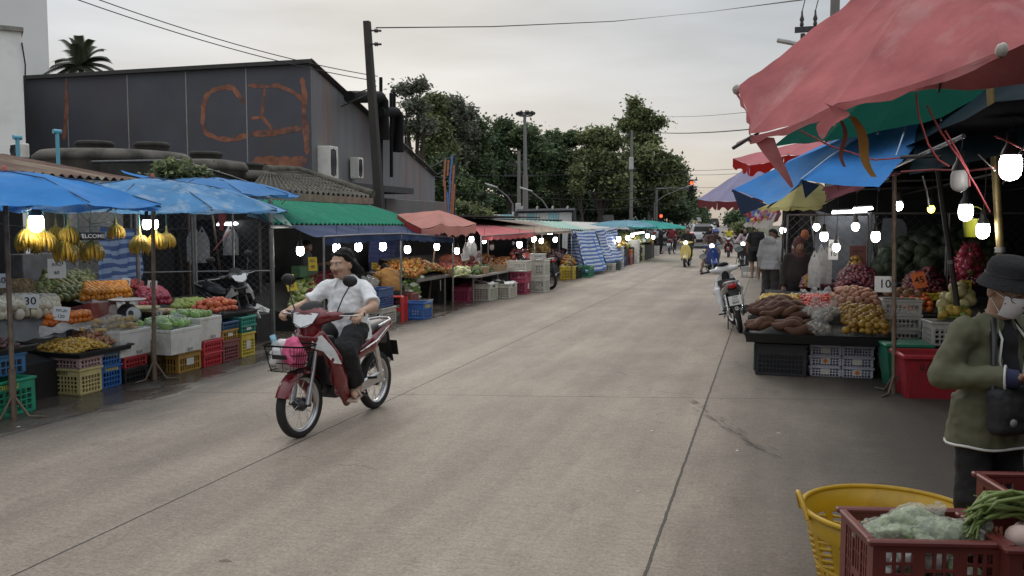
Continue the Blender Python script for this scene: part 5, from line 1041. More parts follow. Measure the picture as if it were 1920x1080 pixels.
def awning(label,q0,q1,q2,q3,m_,val=.12,posts=True,wob=.03,nm='canvas_awning',n=30,scal=9):
    t=thing(nm,label,'awning',(0,0,0)); f=quadfn(q0,q1,q2,q3,wob,1.5,.0,q0.y); MB().grid(f,n,8).build('canopy',m_,t)
    if val: MB().grid(lambda u,v:f(u,0)+V((0,0,-v*val*(.7+.3*abs(math.sin(u*scal*math.pi))))),n*2,3).build('valance',m_,t)
    MB().tube([q0,q1],.014,5).build('front_bar',GREYMET,t)
    if posts:
        for q in (q0,q1): MB().tube([q,(q.x,q.y,0)],.018,6).build('post',GREYMET,t)
    return t
awning('pink red awning next to the salmon umbrella',A(902,443,-6.4),A(1003,436,-5.9),A(885,421,-7.6),A(1000,428,-7.2),PINK2)
awning('tan canvas awning right of the pink red one',A(1003,437,-6.0),A(1072,433,-5.8),A(935,422,-7.8),A(1030,424,-7.4),TAN,.06)
def zinc(label,e0,e1,r0,r1,m_,pit=.2):
    t=thing('corrugated_roof',label,'roof',(0,0,0)); L_=(e1-e0).length; n=int(L_/pit*6)
    MB().grid(lambda u,v:e0.lerp(e1,u).lerp(r0.lerp(r1,u),v)+V((0,0,.02*math.sin(u*L_*6.28/pit))),min(n,360),3).build('sheet',m_,t)
    m=MB(); m.tube([e0-V((0,0,.06)),e1-V((0,0,.06))],.03,4,sm=False); m.build('eave_beam',DARKMET,t)
    for k in (.05,.5,.95): p=e0.lerp(e1,k); MB().tube([(p.x,p.y,0),p],.03,6).build('post',GREYMET,t)
    return t
BRZ=mat('brown_zinc',(.15,.085,.07),.7,.25,4,dirt=(.28,.2,.16),ds=2,da=.5); TEZ=mat('teal_zinc',(.12,.34,.28),.6,.2,3,dirt=(.35,.42,.38),ds=1.5,da=.6); WHZ=mat('white_zinc',(.42,.43,.41),.6,.2,3,dirt=(.2,.19,.17),ds=1.5,da=.6)
zinc('rusty brown long roof behind the pink umbrellas',A(905,421,-7.7),A(1052,426,-7.4),A(862,410,-9.2),A(1010,415,-9.0),BRZ)
zinc('teal striped long roof behind the tan awning',A(1045,428,-7.0),A(1110,432,-6.4),A(965,412,-9.4),A(1075,417,-9.0),TEZ)
zinc('pale grey green roof at the far end of the stalls',A(1100,430,-6.6),A(1158,429,-6.2),A(1050,415,-9.4),A(1135,418,-8.6),WHZ)
tag(MB().box((-7.0,25,.6),(.04,.04,1.2)).build('roof_prop',GREYMET),'thin steel prop under the tan awning','prop')
stand('dark covered stand under the rambutan and longan heaps',17.9,24.2,[(-6.9,0),(-6.9,.62),(-8.3,.95),(-8.3,0)])
t=thing('market_table','long table board in front of the rambutan heaps','table',(0,0,0)); MB().box((-6.5,20.0,.58),(.9,3.9,.04)).build('tabletop',mat('grey_board',(.27,.25,.23),.7,.2,4),t)
for y in (18.2,20,21.8): MB().tube([(-6.2,y,0),(-6.2,y,.56)],.025,6).build('leg',GREYMET,t)
for a,b,c,d,r,ms,mo,n,sp,lb in (((820,518,-6.8),(870,514,-6.8),(822,490,-8.0),(868,488,-8.0),.05,RAMB,.2,260,True,'red rambutan heap just past the awning post'),((862,514,-6.8),(888,510,-6.8),(858,480,-8.0),(884,478,-8.0),.05,DRAG,.15,130,True,'dark red heap with a ridge between rambutans and longans'),((882,510,-6.8),(930,505,-6.8),(880,488,-7.9),(925,484,-7.9),.045,BRN,.16,280,False,'brown longan heap under the unlit lamp'),((925,506,-6.7),(965,502,-6.7),(922,490,-7.6),(962,488,-7.6),.045,[YEL[0],BRN[2],BRN[0]],.14,200,False,'golden brown heap before the white crate stack'),((958,488,-7.0),(990,486,-7.0),(958,474,-7.8),(988,472,-7.8),.06,[fmat('rose_apple',(.50,.06,.05)),fmat('rose_pink',(.52,.22,.2))],.12,110,False,'bright red heap under the hanging lamp'),((990,480,-7.2),(1030,476,-7.2),(992,455,-8.2),(1028,452,-8.2),.06,BRN,.25,200,False,'tall brown heap at the back beside the parked scooter'),((1025,492,-6.6),(1060,488,-6.6),(1028,472,-7.4),(1060,470,-7.4),.06,PURP,.1,120,False,'dark purple heap behind the parked scooter'),((1052,500,-6.2),(1078,497,-6.2),(1054,483,-6.9),(1078,481,-6.9),.06,YEL,.1,90,False,'yellow heap at the edge of the striped tarp'),((850,519,-6.25),(880,515,-6.25),(852,509,-6.7),(880,506,-6.7),.055,[fmat('cabbage_w',(.50,.50,.32)),GREENF[1]],.06,60,False,'pale green heap at the front edge of the table'),((885,515,-6.2),(922,511,-6.2),(885,505,-6.7),(920,503,-6.7),.06,[GREENF[2],fmat('cucumber',(.06,.12,.04)),GREENF[0]],.06,70,False,'dark green heap beside the pale green one'),((925,512,-6.2),(960,507,-6.2),(925,505,-6.6),(958,502,-6.6),.035,[BRN[2],fmat('tamarind',(.32,.12,.05))],.03,100,False,'low reddish brown heap at the table front')):
    pile('fruit_heap',lb,'fruit heap',A(*a),A(*b),A(*c),A(*d),r,ms,mo,n,'stuff',spiky=sp,seed=n)
for p,L_,lb in (((-6.15,18.95,.6),.35,'open carton at the front corner of the table'),((-6.15,20.15,.6),.6,'wide low carton under the dark green heap'),((-6.4,18.2,.6),.4,'carton tray under the rambutan heap')): tag(MB().box((0,0,.07),(.04,L_,.16)).box((-.3,0,.07),(.04,L_,.16)).box((-.15,L_/2,.07),(.26,.03,.16)).box((-.15,-L_/2,.07),(.26,.03,.16)).box((-.15,0,.0),(.26,L_-.03,.02)).build('carton',CARDB,None,p),lb,'carton')
for x,y,X,s,lb in ((884,447,-6.5,1.05,'lamp cluster left under the salmon umbrella'),(908,451,-6.5,.9,'smaller lamp cluster right under the salmon umbrella'),(974,457,-6.3,1.35,'lamp hanging low under the pink red awning'),(1001,447,-6.2,1.3,'lamp at the right end of the pink red awning'),(1015,450,-6.4,1.25,'lamp under the tan awning beside the tall brown heap'),(1041,448,-6.3,1.25,'lamp under the tan awning near the striped tarp')): lamp(lb,A(x,y,X),.18,s)
lamp('unlit lamp hanging in the dark stall between lit ones',A(922,462,-6.6),.2,1.2,LAMPOFF)
tube_light('short white tube light under the tan awning',A(1017,438,-6.3),A(1035,438,-6.2))
shopping_bags('clutch of white bags hung under the salmon umbrella',A(884,452,-6.6),.17,.32,35,2); shopping_bags('lower torn white bag under the salmon umbrella',A(873,462,-6.6),.14,.28,35,1)
price_sign('dim white price card under the salmon umbrella','25',A(874,488,-6.9),.2,.18,40,-8,roll=-14); price_sign('white price card beside the longan heap','30',A(898,488,-7.2),.2,.24,40,-8,roll=-12); price_sign('second white price card in the longan heap','35',A(896,498,-7.0),.18,.14,40,-8,roll=-20); price_sign('white price card in the golden heap','40',A(951,500,-6.8),.2,.14,40,-20,roll=25)
PKC=(.38,.055,.12)
for i,(y,z,h,lb) in enumerate(((18.55,0,.33,'dark pink crate nearest the table leg'),(19.05,0,.36,'dark pink crate second from the table leg'),(19.55,0,.36,'dark pink crate behind the first white crate'),(20.9,0,.40,'tall dark pink crate with a torn label before the scooter'))): crate(lb,(-6.55 if i<3 else -5.88,y,z),.42,.4,h,PKC,0,6,5,sticker=i==3)
crate('thin dark pink crate lying on the tall dark pink one',(-5.88,20.9,.402),.43,.42,.16,(.42,.06,.12),0,6,2)
crate('white crate with paper sheets standing on the thin pink crate',(-5.9,20.85,.564),.5,.5,.26,(.55,.54,.47),0,7,3)
crate('first big white crate full of paper at the kerb',(-6.2,19.05,0),.62,.42,.38,(.56,.55,.47),0,8,6,'กก.32',INK,ts=.08); crate('second white crate full of paper at the kerb',(-5.95,19.8,0),.58,.42,.34,(.56,.55,.47),0,8,6,'กก.32',INK,ts=.07)
crate('lower white crate of the stack beside the parked scooter',(-5.62,21.75,0),.52,.42,.4,(.56,.56,.49),0,7,6); crate('upper white crate of the stack beside the parked scooter',(-5.62,21.75,.402),.52,.42,.4,(.57,.57,.50),0,7,6)
crate('small white crate of fruit on top of the stack beside the scooter',(-5.62,21.6,.804),.34,.34,.17,(.55,.54,.50),0,5,2)
for y,x,z,lb in ((19.0,-6.2,.37,'crumpled white paper in the first big white crate'),(19.8,-5.95,.33,'crumpled white paper in the second white crate')): tag(MB().grid(quadfn(V((x+.2,y-.3,z)),V((x+.2,y+.3,z)),V((x-.2,y-.3,z+.12)),V((x-.2,y+.3,z+.03)),.07,8),14,10).build('paper_sheet',CARD),lb,'paper')
# striped tarp tents
STW=striped('striped_blue_white',(.06,.14,.40),(.52,.58,.68),11,transl=.3)
def tent(label,pts,m_,seed):
    a,b,c,d=[A(*q) for q in pts]; return tag(uvsheet(quadfn(a,b,c,d,.07,1.3,0,seed,.05,3),36,24,'striped_tarp',m_),label,'tarpaulin')
tent('blue and white striped tarp draped over a stall, left slope',((1066,498,-6.9),(1098,512,-5.75),(1068,438,-7.0),(1078,432,-6.6)),STW,1)
tent('blue and white striped tarp draped over a stall, broad front',((1098,512,-5.72),(1138,505,-5.4),(1077,433,-6.55),(1112,431,-6.2)),STW,2)
tent('farther blue and white striped tarp with a slanting edge',((1137,494,-5.6),(1168,487,-5.35),(1113,430,-6.3),(1152,428,-6.0)),STW,3)
tag(MB().grid(quadfn(A(1126,498,-5.55),A(1138,502,-5.45),A(1110,436,-6.2),A(1116,436,-6.2),.03,2),6,12).build('blue_tarp_strip',BLU),'plain bright blue strip of tarp between the striped ones','tarpaulin')
tag(MB().grid(quadfn(A(1068,440,-6.6),A(1180,428,-5.6),A(1095,429,-7.4),A(1170,424,-6.6),.12,1.5),24,8).build('grey_tarp',fabric('grey_white',(.36,.38,.40),.3,.2)),'crumpled grey white tarp over the striped ones','tarpaulin')
# ================= far stalls =================
def at(x,y): return G(x,y)
LBU=fabric('light_blue',(.22,.42,.52),.3); TEA=fabric('teal',(.07,.40,.35),.3)
p=A(1172,413,-6.3); umbrella('light blue umbrella over the far stalls',(p.x,p.y,0),p,1.9,.28,8,LBU,.2,sag=.04)
p=A(1206,413,-5.6); umbrella('teal umbrella right of the light blue one',(p.x,p.y,0),p,2.2,.36,8,TEA,.2,sag=.04)
for x,y,X,s,lb in ((1160,447,-5.6,1.6,'far lamp at the edge of the last striped tarp'),(1177,445,-5.5,1.5,'far lamp pair under the light blue umbrella'),(1186,440,-5.6,1.4,'higher far lamp under the light blue umbrella'),(1214,441,-5.2,1.5,'far lamp under the teal umbrella'),(1225,444,-5.0,1.3,'farthest lamp at the end of the stalls')): lamp(lb,A(x,y,X),.2,s)
tube_light('far tube light between the two distant umbrellas',A(1188,438,-5.6),A(1207,436,-5.4),.03)
stand('dark stand of the far stall under the light blue umbrella',33.6,36.5,[(-5.6,0),(-5.6,.7),(-7,.95),(-7,0)]); stand('dark stand of the far stall under the teal umbrella',37.5,45,[(-5.6,0),(-5.6,.7),(-7,1.0),(-7,0)])
pile('fruit_heap','far heap of greens under the light blue umbrella','fruit heap',V((-5.6,33.8,.72)),V((-5.6,36.2,.72)),V((-6.8,33.8,.95)),V((-6.8,36.2,.95)),.09,[GREENF[0],YEL[0],RAMB[1]],.25,140,'stuff'); pile('fruit_heap','far heap of yellow and green fruit under the teal umbrella','fruit heap',V((-5.6,38,.72)),V((-5.6,44.5,.72)),V((-6.8,38,1)),V((-6.8,44.5,1)),.1,[YEL[0],GREENF[1],CARD],.35,170,'stuff')
crate('green crate standing under the striped tarp',(-5.75,28.1,0),.75,.5,.36,(.02,.20,.10),0,7,3); crate('black crate between the yellow crate and the green crate',(-5.95,27.3,0),.6,.45,.36,(.02,.02,.022),0,7,3); crate('narrow yellow crate left of the black crate',(-6.0,26.75,0),.3,.45,.4,(.55,.42,.05),0,5,3)
for x,y,h,c,L_,lb in ((1150,510,.30,(.52,.50,.44),.55,'lone white crate on the ground before the bending person'),(1161,507,.36,(.08,.12,.13),.3,'dark grey crate beside the lone white crate'),(1170,500,.38,(.03,.06,.20),.5,'dark blue crate beyond the bending person'),(1183,497,.45,(.42,.14,.15),.4,'lower pink crate beside the white box pile'),(1206,490,.34,(.45,.38,.22),.4,'lower beige crate beyond the white box pile'),(1220,483,.4,(.5,.49,.46),.6,'white crate at the end of the far stalls'),(1234,479,.5,(.5,.49,.47),.6,'last white bundle crate before the person with a cape')):
    p=G(x,y); crate(lb,(p.x-.2,p.y+.2,0),L_,.42,h,c,0,5,3)
p=G(1183,497); crate('upper orange crate on the pink crate',(p.x-.2,p.y+.2,.452),.4,.42,.2,(.55,.16,.04),0,5,2); p=G(1206,490); crate('upper beige crate beyond the white box pile',(p.x-.2,p.y+.2,.342),.4,.42,.4,(.40,.37,.27),0,5,3)
p=G(1192,494)
for i in range(6): foam_box('white box in the tall pile of six at the far stalls',(p.x-.15,p.y+.3,.17*i),.6,.45,.165)['group']='white boxes piled at the far stalls'
p=G(1153,505)
for i in range(3): crate('white crate in the stack of three beside the bending person',(p.x-.1,p.y+1.2,.28*i),.5,.42,.275,(.55,.55,.57),0,5,3,group='white crates by the bending person')
for i,(x,y) in enumerate(((1187,470),(1208,468),(1222,466))): post('thin pole of the far stalls',G(x,y+18),G(x,y+18)+V((0,0,2)),.03,GREYMET,group='thin poles of the far stalls')
# ================= right market =================
def canopy(label,apex,tips,m_,sag=.06,valance=0,vm=None,vis=None,ribs=True,scal=.05,n=10,pole=None,name='market_umbrella',tipcap=None,wrk=.02,wf=3.5):
    """apex and tips as (x,y,depth) seen points turned into places in the street"""
    A_=AD(*apex); T=[AD(*q) for q in tips]; c=V((A_.x,A_.y,0)) if pole is None else V(pole); t=thing(name,label,'umbrella',c)
    a=A_-c; tp=[q-c for q in T]; canopy_mesh(a,tp,sag,n,n+4,scal,0,seed=A_.y,wrk=wrk,wf=wf).build('canopy',m_,t)
    if valance:
        m=MB()
        for i in (vis if vis is not None else range(len(tp))):
            p,q=tp[i],tp[(i+1)%len(tp)]
            def f(u,v):
                e=p.lerp(q,u); e=e+(a-e)*scal*math.sin(math.pi*u); e.z-=sag*math.sin(math.pi*u)+valance*v*(.8+.2*math.sin(u*16+i)); return e+V((.01*math.sin(u*23),0,0))*v
            m.grid(f,14,3)
        m.build('valance',vm or m_,t)
    if ribs:
        for e in tp: MB().tube([a+V((0,0,-.06)),a.lerp(e,.5)+V((0,0,-.05)),e+V((0,0,-.03))],.010,5).build('rib',DARKMET,t)
    if tipcap:
        for i in tipcap: MB().ball(tp[i],(.03,.03,.045),8,6,0,(60,0,0)).build('tip_cap',mat('tip_cap',(.5,.46,.42),.7,.3,20),t)
    if pole is not None: MB().tube([(0,0,0),a],.024,8).build('pole',RUSTPOLE,t)
    return t
BIGP=fabric('big_pink',(.43,.135,.138),.05,.25,dirt=(.52,.27,.26),da=.75,ds=1.8); GRNU=fabric('dark_green',(.003,.07,.047),.2,.12); BLUR=fabric('right_blue',(.055,.23,.58),.1,.14,dirt=(.16,.30,.52),da=.4); NAVY=fabric('navy_flap',(.02,.035,.075),.08)
big=canopy('huge faded pink umbrella with torn edge reaching over the right side',(1815,-175,5.4),[(1381,168,6.1),(1406,256,5.5),(1566,196,4.95),(1878,94,4.2),(2180,-10,4.3),(2260,60,5.2),(1990,146,6.3),(1760,165,6.9),(1440,200,7.0)],BIGP,.05,.05,None,[0,1,2],True,.025,34,None,tipcap=(0,3),wrk=.032,wf=3.2)
big_o=V(big.location)
def bl(x,y,d): return AD(x,y,d)-big_o
MB().grid(quadfn(bl(1408,258,5.48),bl(1455,262,5.4),bl(1482,352,5.45),bl(1487,350,5.45),.02,4),8,14).build('torn_strip',BIGP,big)
MB().grid(quadfn(bl(1378,276,5.6),bl(1412,262,5.5),bl(1384,268,5.6),bl(1420,250,5.5),.02,9),8,5).build('torn_hem',mat('frayed_hem',(.30,.16,.14),.9,.3,9),big)
MB().tube([bl(1374,278,5.6),bl(1410,256,5.5)],.012,6).build('rib_end',DARKMET,big)
MB().grid(lambda u,v:bl(1545,193,4.95).lerp(bl(1580,205,4.9),u)+V((0,0,-.14*v-.05*v*math.sin(u*5)))+V((.04*math.sin(v*5),0,0)),6,6).build('torn_patch',BIGP,big)
OST=mat('ochre_strap',(.33,.17,.03),.7,.2,8); BST=mat('brown_strap',(.20,.07,.05),.7,.2,8)
for a,b,w,m_,lb in (((1598,218,5.2),(1640,332,5.1),.045,OST,'ochre cloth strap hanging from the pink umbrella'),((1577,226,5.3),(1585,313,5.3),.022,BST,'narrow brown strap hanging left of the ochre one')):
    p,q=AD(*a),AD(*b); tag(MB().grid(lambda u,v:p.lerp(q,v)+RT*((u-.5)*w*(1+.3*math.sin(v*4)))+V((.02*math.sin(v*6),.02*math.sin(v*4+u),0)),3,12).build('hanging_strap',m_),lb,'strap')
canopy('dark green umbrella just under the huge pink one',(1760,40,9.0),[(1450,272,9.6),(1545,264,9.0),(1645,247,8.7),(1765,222,8.4),(1935,128,8.0),(2100,60,9),(1900,60,11),(1640,130,11)],GRNU,.03,0,None,None,True,.02,8)
DKT=fabric('dark_teal',(.005,.017,.024),.03); 
tag(MB().grid(quadfn(AD(1690,335,8.3),AD(1990,255,5.7),AD(1745,196,9.0),AD(2010,85,7.4),.08,1.5),16,8).build('tarpaulin',DKT),'dark teal tarp sagging behind the brass coloured pole','tarpaulin')
blu=canopy('bright blue umbrella with pale seams hanging under the green one',(1660,222,9.6),[(1372,354,10.2),(1439,384,9.3),(1502,336,8.8),(1648,352,8.2),(1764,211,8.7),(1640,255,12),(1480,300,12.2)],BLUR,.05,0,None,None,True,.05,10)
bo=V(blu.location)
for P,nm in ((((1372,354,10.2),(1439,384,9.3),(1390,404,9.9)),'inner_flap'),(((1502,336,8.8),(1537,347,8.7),(1510,372,8.85)),'inner_flap')): MB().add([AD(*q)-bo for q in P]+[AD(q[0],q[1],q[2]+.03)-bo for q in P],[(0,1,2),(5,4,3)]).build(nm,NAVY,blu)
SEAMP=mat('pale_seam',(.35,.45,.6),.7)
for a,b in (((1502,336,8.79),(1604,262,9.2)),((1680,292,8.3),(1702,230,8.9))): MB().tube([AD(*a)-bo,(AD(*a)+AD(*b))/2-bo+V((0,-.03,.02)),AD(*b)-bo],.008,4).build('seam',SEAMP,blu)
REDV=fabric('bright_red',(.42,.02,.018),.3,.1); PINKT=fabric('light_pink',(.58,.20,.22),.3,.1); PURT=fabric('lavender',(.34,.32,.48),.3,.1); MARV=fabric('maroon_valance',(.20,.045,.05),.3,.1); YELT=fabric('pale_yellow',(.50,.45,.19),.35,.12)
canopy('pink umbrella with a bright red skirt behind the blue one',(1520,262,13.6),[(1374,297,14),(1406,310,13),(1470,292,12.6),(1560,280,12.6),(1640,280,14),(1520,268,15.5)],PINKT,.04,.17,REDV,[0,1,2,3])
canopy('lavender umbrella with maroon skirt behind the red one',(1404,312,17),[(1308,374,17.5),(1345,377,16.2),(1388,376,15.8),(1450,356,16),(1480,336,18),(1345,352,19)],PURT,.05,.17,MARV,[0,1,2],pole=None)
canopy('pale yellow umbrella below the blue one',(1500,338,12.2),[(1420,388,12.6),(1482,388,11.4),(1542,386,11.2),(1580,362,11.8),(1540,345,13.6),(1440,360,13.8)],YELT,.03,.05,None,[0,1],pole=None)
canopy('pink piece of umbrella right of the yellow one',(1620,335,11.8),[(1542,352,11.2),(1548,374,10.8),(1606,356,10.4),(1668,330,10.4),(1700,320,12)],PINKT,.02,0)
# dark roof and frame
DKROOF=mat('dark_shade_net',(.010,.010,.011),1,.3,3,spec=0)
t=thing('market_shed','dark tarp roofed shed over the right hand stalls','shed',(0,0,0))
MB().grid(quadfn(V((1.35,6.2,2.5)),V((7.5,3.4,2.55)),V((.75,30,2.35)),V((7.5,30,2.7)),.06,.9),18,30).build('roof_tarp',DKROOF,t)
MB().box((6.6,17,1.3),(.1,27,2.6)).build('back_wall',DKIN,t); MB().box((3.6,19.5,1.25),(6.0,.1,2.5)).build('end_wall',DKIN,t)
for y in (8.5,11,13.5,16.5): MB().tube([(1.1,y,2.33),(6.5,y-.2,2.42)],.02,6).build('roof_bar',DARKMET,t)
for x in (1.3,2.6,4.0): MB().tube([(x,6.9,2.36),(x-.2,19,2.28)],.017,6).build('roof_bar',DARKMET,t)
BRASS=mat('worn_brass_pole',(.22,.17,.07),.45,.3,9,metal=.5,dirt=(.05,.03,.02),ds=5,da=.7)
def pole2(label,bx,by,tx,ty,r=.024,m_=RUSTPOLE,foot=False,dY=0):
    b=G(bx,by); p=AY(tx,ty,b.y+dY); return post(label,b,p,r,m_,foot=foot)
pole2('rusty umbrella pole with a star foot before the green bin',1676,738,1677,330,.022,RUSTPOLE,True); pole2('thick leaning dark pole behind the woman in the hat',1815,715,1752,272,.03,mat('dark_pole',(.04,.035,.032),.6,.2)); pole2('brass coloured upright pole above the woman in the hat',1896,790,1856,150,.034,BRASS)
pole2('dark slim pole beside the hooded man',1459,592,1472,398,.022,mat('dark_pole',(.04,.035,.032),.6,.2)); pole2('grey leaning pole behind the bagged garlic',1545,590,1521,405,.022,GREYMET); pole2('thin pole beside the black shirted shopper',1441,520,1444,395,.03,GREYMET)
REDR=mat('red_twine',(.30,.05,.06),.8)
for i,pts in enumerate((((1717,175,6.3),(1722,215,6.3),(1740,270,6.4),(1760,300,6.5),(1780,312,6.5)),((1738,198,6.2),(1765,250,6.2),(1800,300,6.2),(1830,350,6.2),(1856,398,6.2)),((1772,245,6.3),(1790,275,6.3),(1815,320,6.3),(1818,350,6.3)),((1500,245,7),(1560,275,7.4),(1640,300,7.6),(1690,296,7.8)),((1690,322,7.4),(1750,318,7),(1820,320,6.6),(1862,315,6.2)),((1866,255,6.1),(1890,265,6),(1925,282,5.8)))):
    tag(MB().tube([AD(*q) for q in pts],.007,5).build('rope',REDR),('red twine hanging straight down from the pink umbrella','long red twine slanting to the brass coloured pole','short red twine with a loose end among the poles','reddish cord stretched across the blue umbrella','red twine tied level between the leaning pole and the brass pole','red twine tied to the brass pole at the right edge')[i],'rope')
for i,pts in enumerate((((1880,345,5.9),(1900,300,5.8),(1925,270,5.7)),((1865,320,6.1),(1845,300,6.3),(1835,290,6.4)),((1730,330,7.4),(1738,360,7.4),(1742,390,7.5)))): tag(MB().tube([AD(*q) for q in pts],.006,4).build('cable',mat('grey_cable',(.25,.24,.23),.6)),('grey cable bundle above the largest lamp','grey cable tied behind the brass pole','grey cable running down to the yellow lamp')[i],'cable')
# fence partition and lit sheet
def fenceY(label,x0,x1,y0,y1,Y,cell):
    a=AY(x0,y1,Y); b=AY(x1,y1,Y); zt=AY(x0,y0,Y).z; return fence_panel(label,(a.x,Y,a.z-.05),(b.x-a.x,0,0),zt-a.z,cell)
fenceY('chain link partition behind the hanging lamps',1474,1624,403,530,15.2,.10); fenceY('chain link partition right of the lamps',1630,1772,400,530,15.2,.10); fenceY('chain link partition behind the woman in the hat',1776,1960,400,530,15.2,.10)
SHEET=mat('grey_plastic_sheet',(.22,.24,.27),.4,.4,2.2,.2,6,transl=.3)
tag(MB().grid(quadfn(AY(1530,528,16),AY(1640,528,16),AY(1530,396,16),AY(1640,396,16),.07,2.5),20,14).build('plastic_sheet',SHEET),'pale grey plastic sheet lit up behind the chain link','plastic sheet')
tag(MB().grid(quadfn(AY(1640,505,16.3),AY(1705,505,16.3),AY(1660,410,16.3),AY(1690,412,16.3),.1,3),14,10).build('plastic_sheet',SHEET),'crumpled plastic bag like sheet right of the lamps','plastic sheet')
tube_light('tube light glowing behind the top of the chain link',AY(1560,399,15.8),AY(1625,396,15.8)); tube_light('short tube light at the corner of the chain link',AY(1600,393,15.5),AY(1636,391,15.3))
for x,y,Y,s,lb,mm,dm in ((1545,441,12.5,1.05,'bucket shaped lamp left of the group of hanging lamps',None,False),(1568,462,12,1.0,'round bulb hanging lowest in the group',None,True),(1604,423,13,1.1,'round bulb hanging highest in the group',None,True),(1642,441,12,1.1,'bucket shaped lamp right of the group of hanging lamps',None,False),(1531,424,13.5,1.0,'round bulb partly behind the bucket shaped lamp',None,True),(1685,384,11.5,1.05,'flat round lamp under the roof near the first pole',None,True),(1746,390,11,.85,'yellow bulb left of the leaning pole',LAMPY,True),(1811,393,8.2,1.2,'big bucket lamp above the woman in the hat',None,False),(1843,428,8.6,1.15,'big bucket lamp right behind the hat',None,False),(1895,306,6.8,1.5,'largest lamp at the right edge under the tarp',None,False),(1800,332,7.4,1.4,'unlit bucket lamp hanging by the leaning pole',LAMPOFF,False),(1468,430,18,1.2,'far lamp behind the slim dark pole',None,True),(1497,452,17,.7,'tiny far lamp among the hanging goods',None,True)):
    lamp(lb,AY(x,y,Y),max(.12,2.32-AY(x,y,Y).z-.14),s,mm,dm)
t=thing('plastic_pail','yellow green pail hanging under the big lamps','pail',AY(1826,424,9)); PG=mat('yellow_green_pail',(.30,.32,.03),.4,.15)
MB().lathe([(0,-.1),(.075,-.1),(.095,.06),(.1,.07),(.09,.06),(.07,-.09)],18).build('bucket',PG,t); MB().tube([(.095*math.cos(a*.35),0,.06+.12*math.sin(a*.35)) for a in range(10)],.005,5).build('handle',PG,t)
shopping_bags('tall white shopping bags hanging by the grey leaning pole',AY(1545,470,13.2),.15,.44,8,2); shopping_bags('white shopping bag hanging left of the leaning pole',AY(1527,482,12.8),.16,.42,8,1)
price_sign('white strip card with small print behind the hanging bags','ลด\n10',AY(1562,487,13.1),.13,.28,8,0,stick=0,cat='card'); price_sign('dim printed board hanging under the lamps','ตลาด\nผลไม้',AY(1608,498,14.2),.24,.3,8,0,mat('dim_board',(.16,.06,.05),.7),stick=0,cat='board')
# front tray and crates
BLKC=(.022,.025,.032)
WHC=(.47,.47,.56)
t=tray('long black tray of produce on crates at the right stall',(.55,11.25,.40),1.56,1.95,90,.10)
def cr2(label,px0,px1,py0,py1,col,**k):
    a=G(px0,py1); b=G(px1,py1); h=(py1-py0)/(F/((a-V((0,0,0))).dot(FW))); Lx=(b-a).length
    return a,b,h,Lx
crate('large black crate under the left part of the tray',(.16,10.66,0),.56,.44,.37,BLKC,90-2,12,4,solid=.35,fill=lambda t,L,W,H: MB().box((0,0,H*.45),(W-.06,L-.06,H*.8)).build('lining',BLACKP,t)); tag(MB().box((-.13,10.62,.2),(.03,.36,.3),bev=.01).build('crate_panel',mat('dark_green_panel',(.02,.05,.045),.5)),'dark green panel leaning at the side of the large black crate','panel')
SUN=mat('orange_sun_print',(.62,.16,.02),.6)
for c in range(2):
    for k in range(3):
        lb='white slatted crate, %s of the %s column under the tray'%(('lowest','middle','topmost')[k],('left','right')[c])
        t=crate(lb,(.645+.34*c,10.72,.121*k),.335,.34,.12,WHC,-90,9,3,solid=.18)
        sun_=(c==0 and k==1) or (c==1 and k==0)
        if sun_ or (c,k)!=(1,2):
            MB().box((.1735,0,.06),(.004,.10,.066)).build('sticker',STICK,t)
            if sun_:
                m=MB(); m.prism([(r*math.cos(a*.3927),r*math.sin(a*.3927)) for a,r in [(i,.027 if i%2 else .019) for i in range(16)]],.004,Matrix.Translation((.1775,0,.06))@Matrix.Rotation(R(90),4,'Y')); m.build('sun_mark',SUN,t)
        else: lettering('วิไล',.06,mat('purple_print',(.08,.05,.22),.6),t,(.1735,0,.06),(90,0,90))
SWP=[fmat('sweet_potato',(.115,.05,.028),.75,.2,.3),]
def spud(seed,r=.055,l=.17):
    rn=random.Random(seed); m=MB(); pts=[V((l*(k/8-.5)*2,.02*math.sin(k*1.1+seed),.018*math.cos(k*.9+seed))) for k in range(9)]; m.tube(pts,[r*max(.12,math.sin(math.pi*(.06+.88*k/8))**.7*rn.uniform(.9,1.1)) for k in range(9)],9); return m.mesh('sweet_potato',SWP)
sw=[spud(i,.05+.008*i) for i in range(3)]; rn=random.Random(12)
for i in range(34):
    u,v=rn.random(),rn.random(); p=V((-.12+.52*u,10.45+1.2*v,.50+.20*v+.14*math.sin(math.pi*u)*math.sin(math.pi*(.15+.7*v))))
    o=put(rn.choice(sw),'sweet_potato',None,p); o.rotation_euler=(0,rn.uniform(-.2,.2),rn.uniform(-.5,.6)); tag(o,'large brown sweet potato in the pile at the left end of the tray','sweet potato','sweet potatoes on the right tray')
tang=round_fruit('tangerine',.041,fmat('tangerine',(.36,.20,.03),.45,.28,.12),.86,True); mangoy=round_fruit('yellow_mango',.045,fmat('yellow_mango',(.50,.32,.04),.45,.2),1.35,True); pinkp=round_fruit('pink_potato',.046,fmat('pink_potato',(.44,.23,.15),.65,.16,.1),.8); tom=round_fruit('tomato',.036,fmat('tomato',(.50,.06,.03),.28,.2),.85,True); onion=round_fruit('onion',.042,fmat('onion',(.27,.13,.07),.5,.2),.95,True); ora2=round_fruit('red_orange',.042,fmat('red_orange',(.52,.12,.025),.4,.15,.1),.9,True); mel=round_fruit('muskmelon',.075,fmat('muskmelon',(.52,.46,.22),.5,.12),.9)
Yv=AY
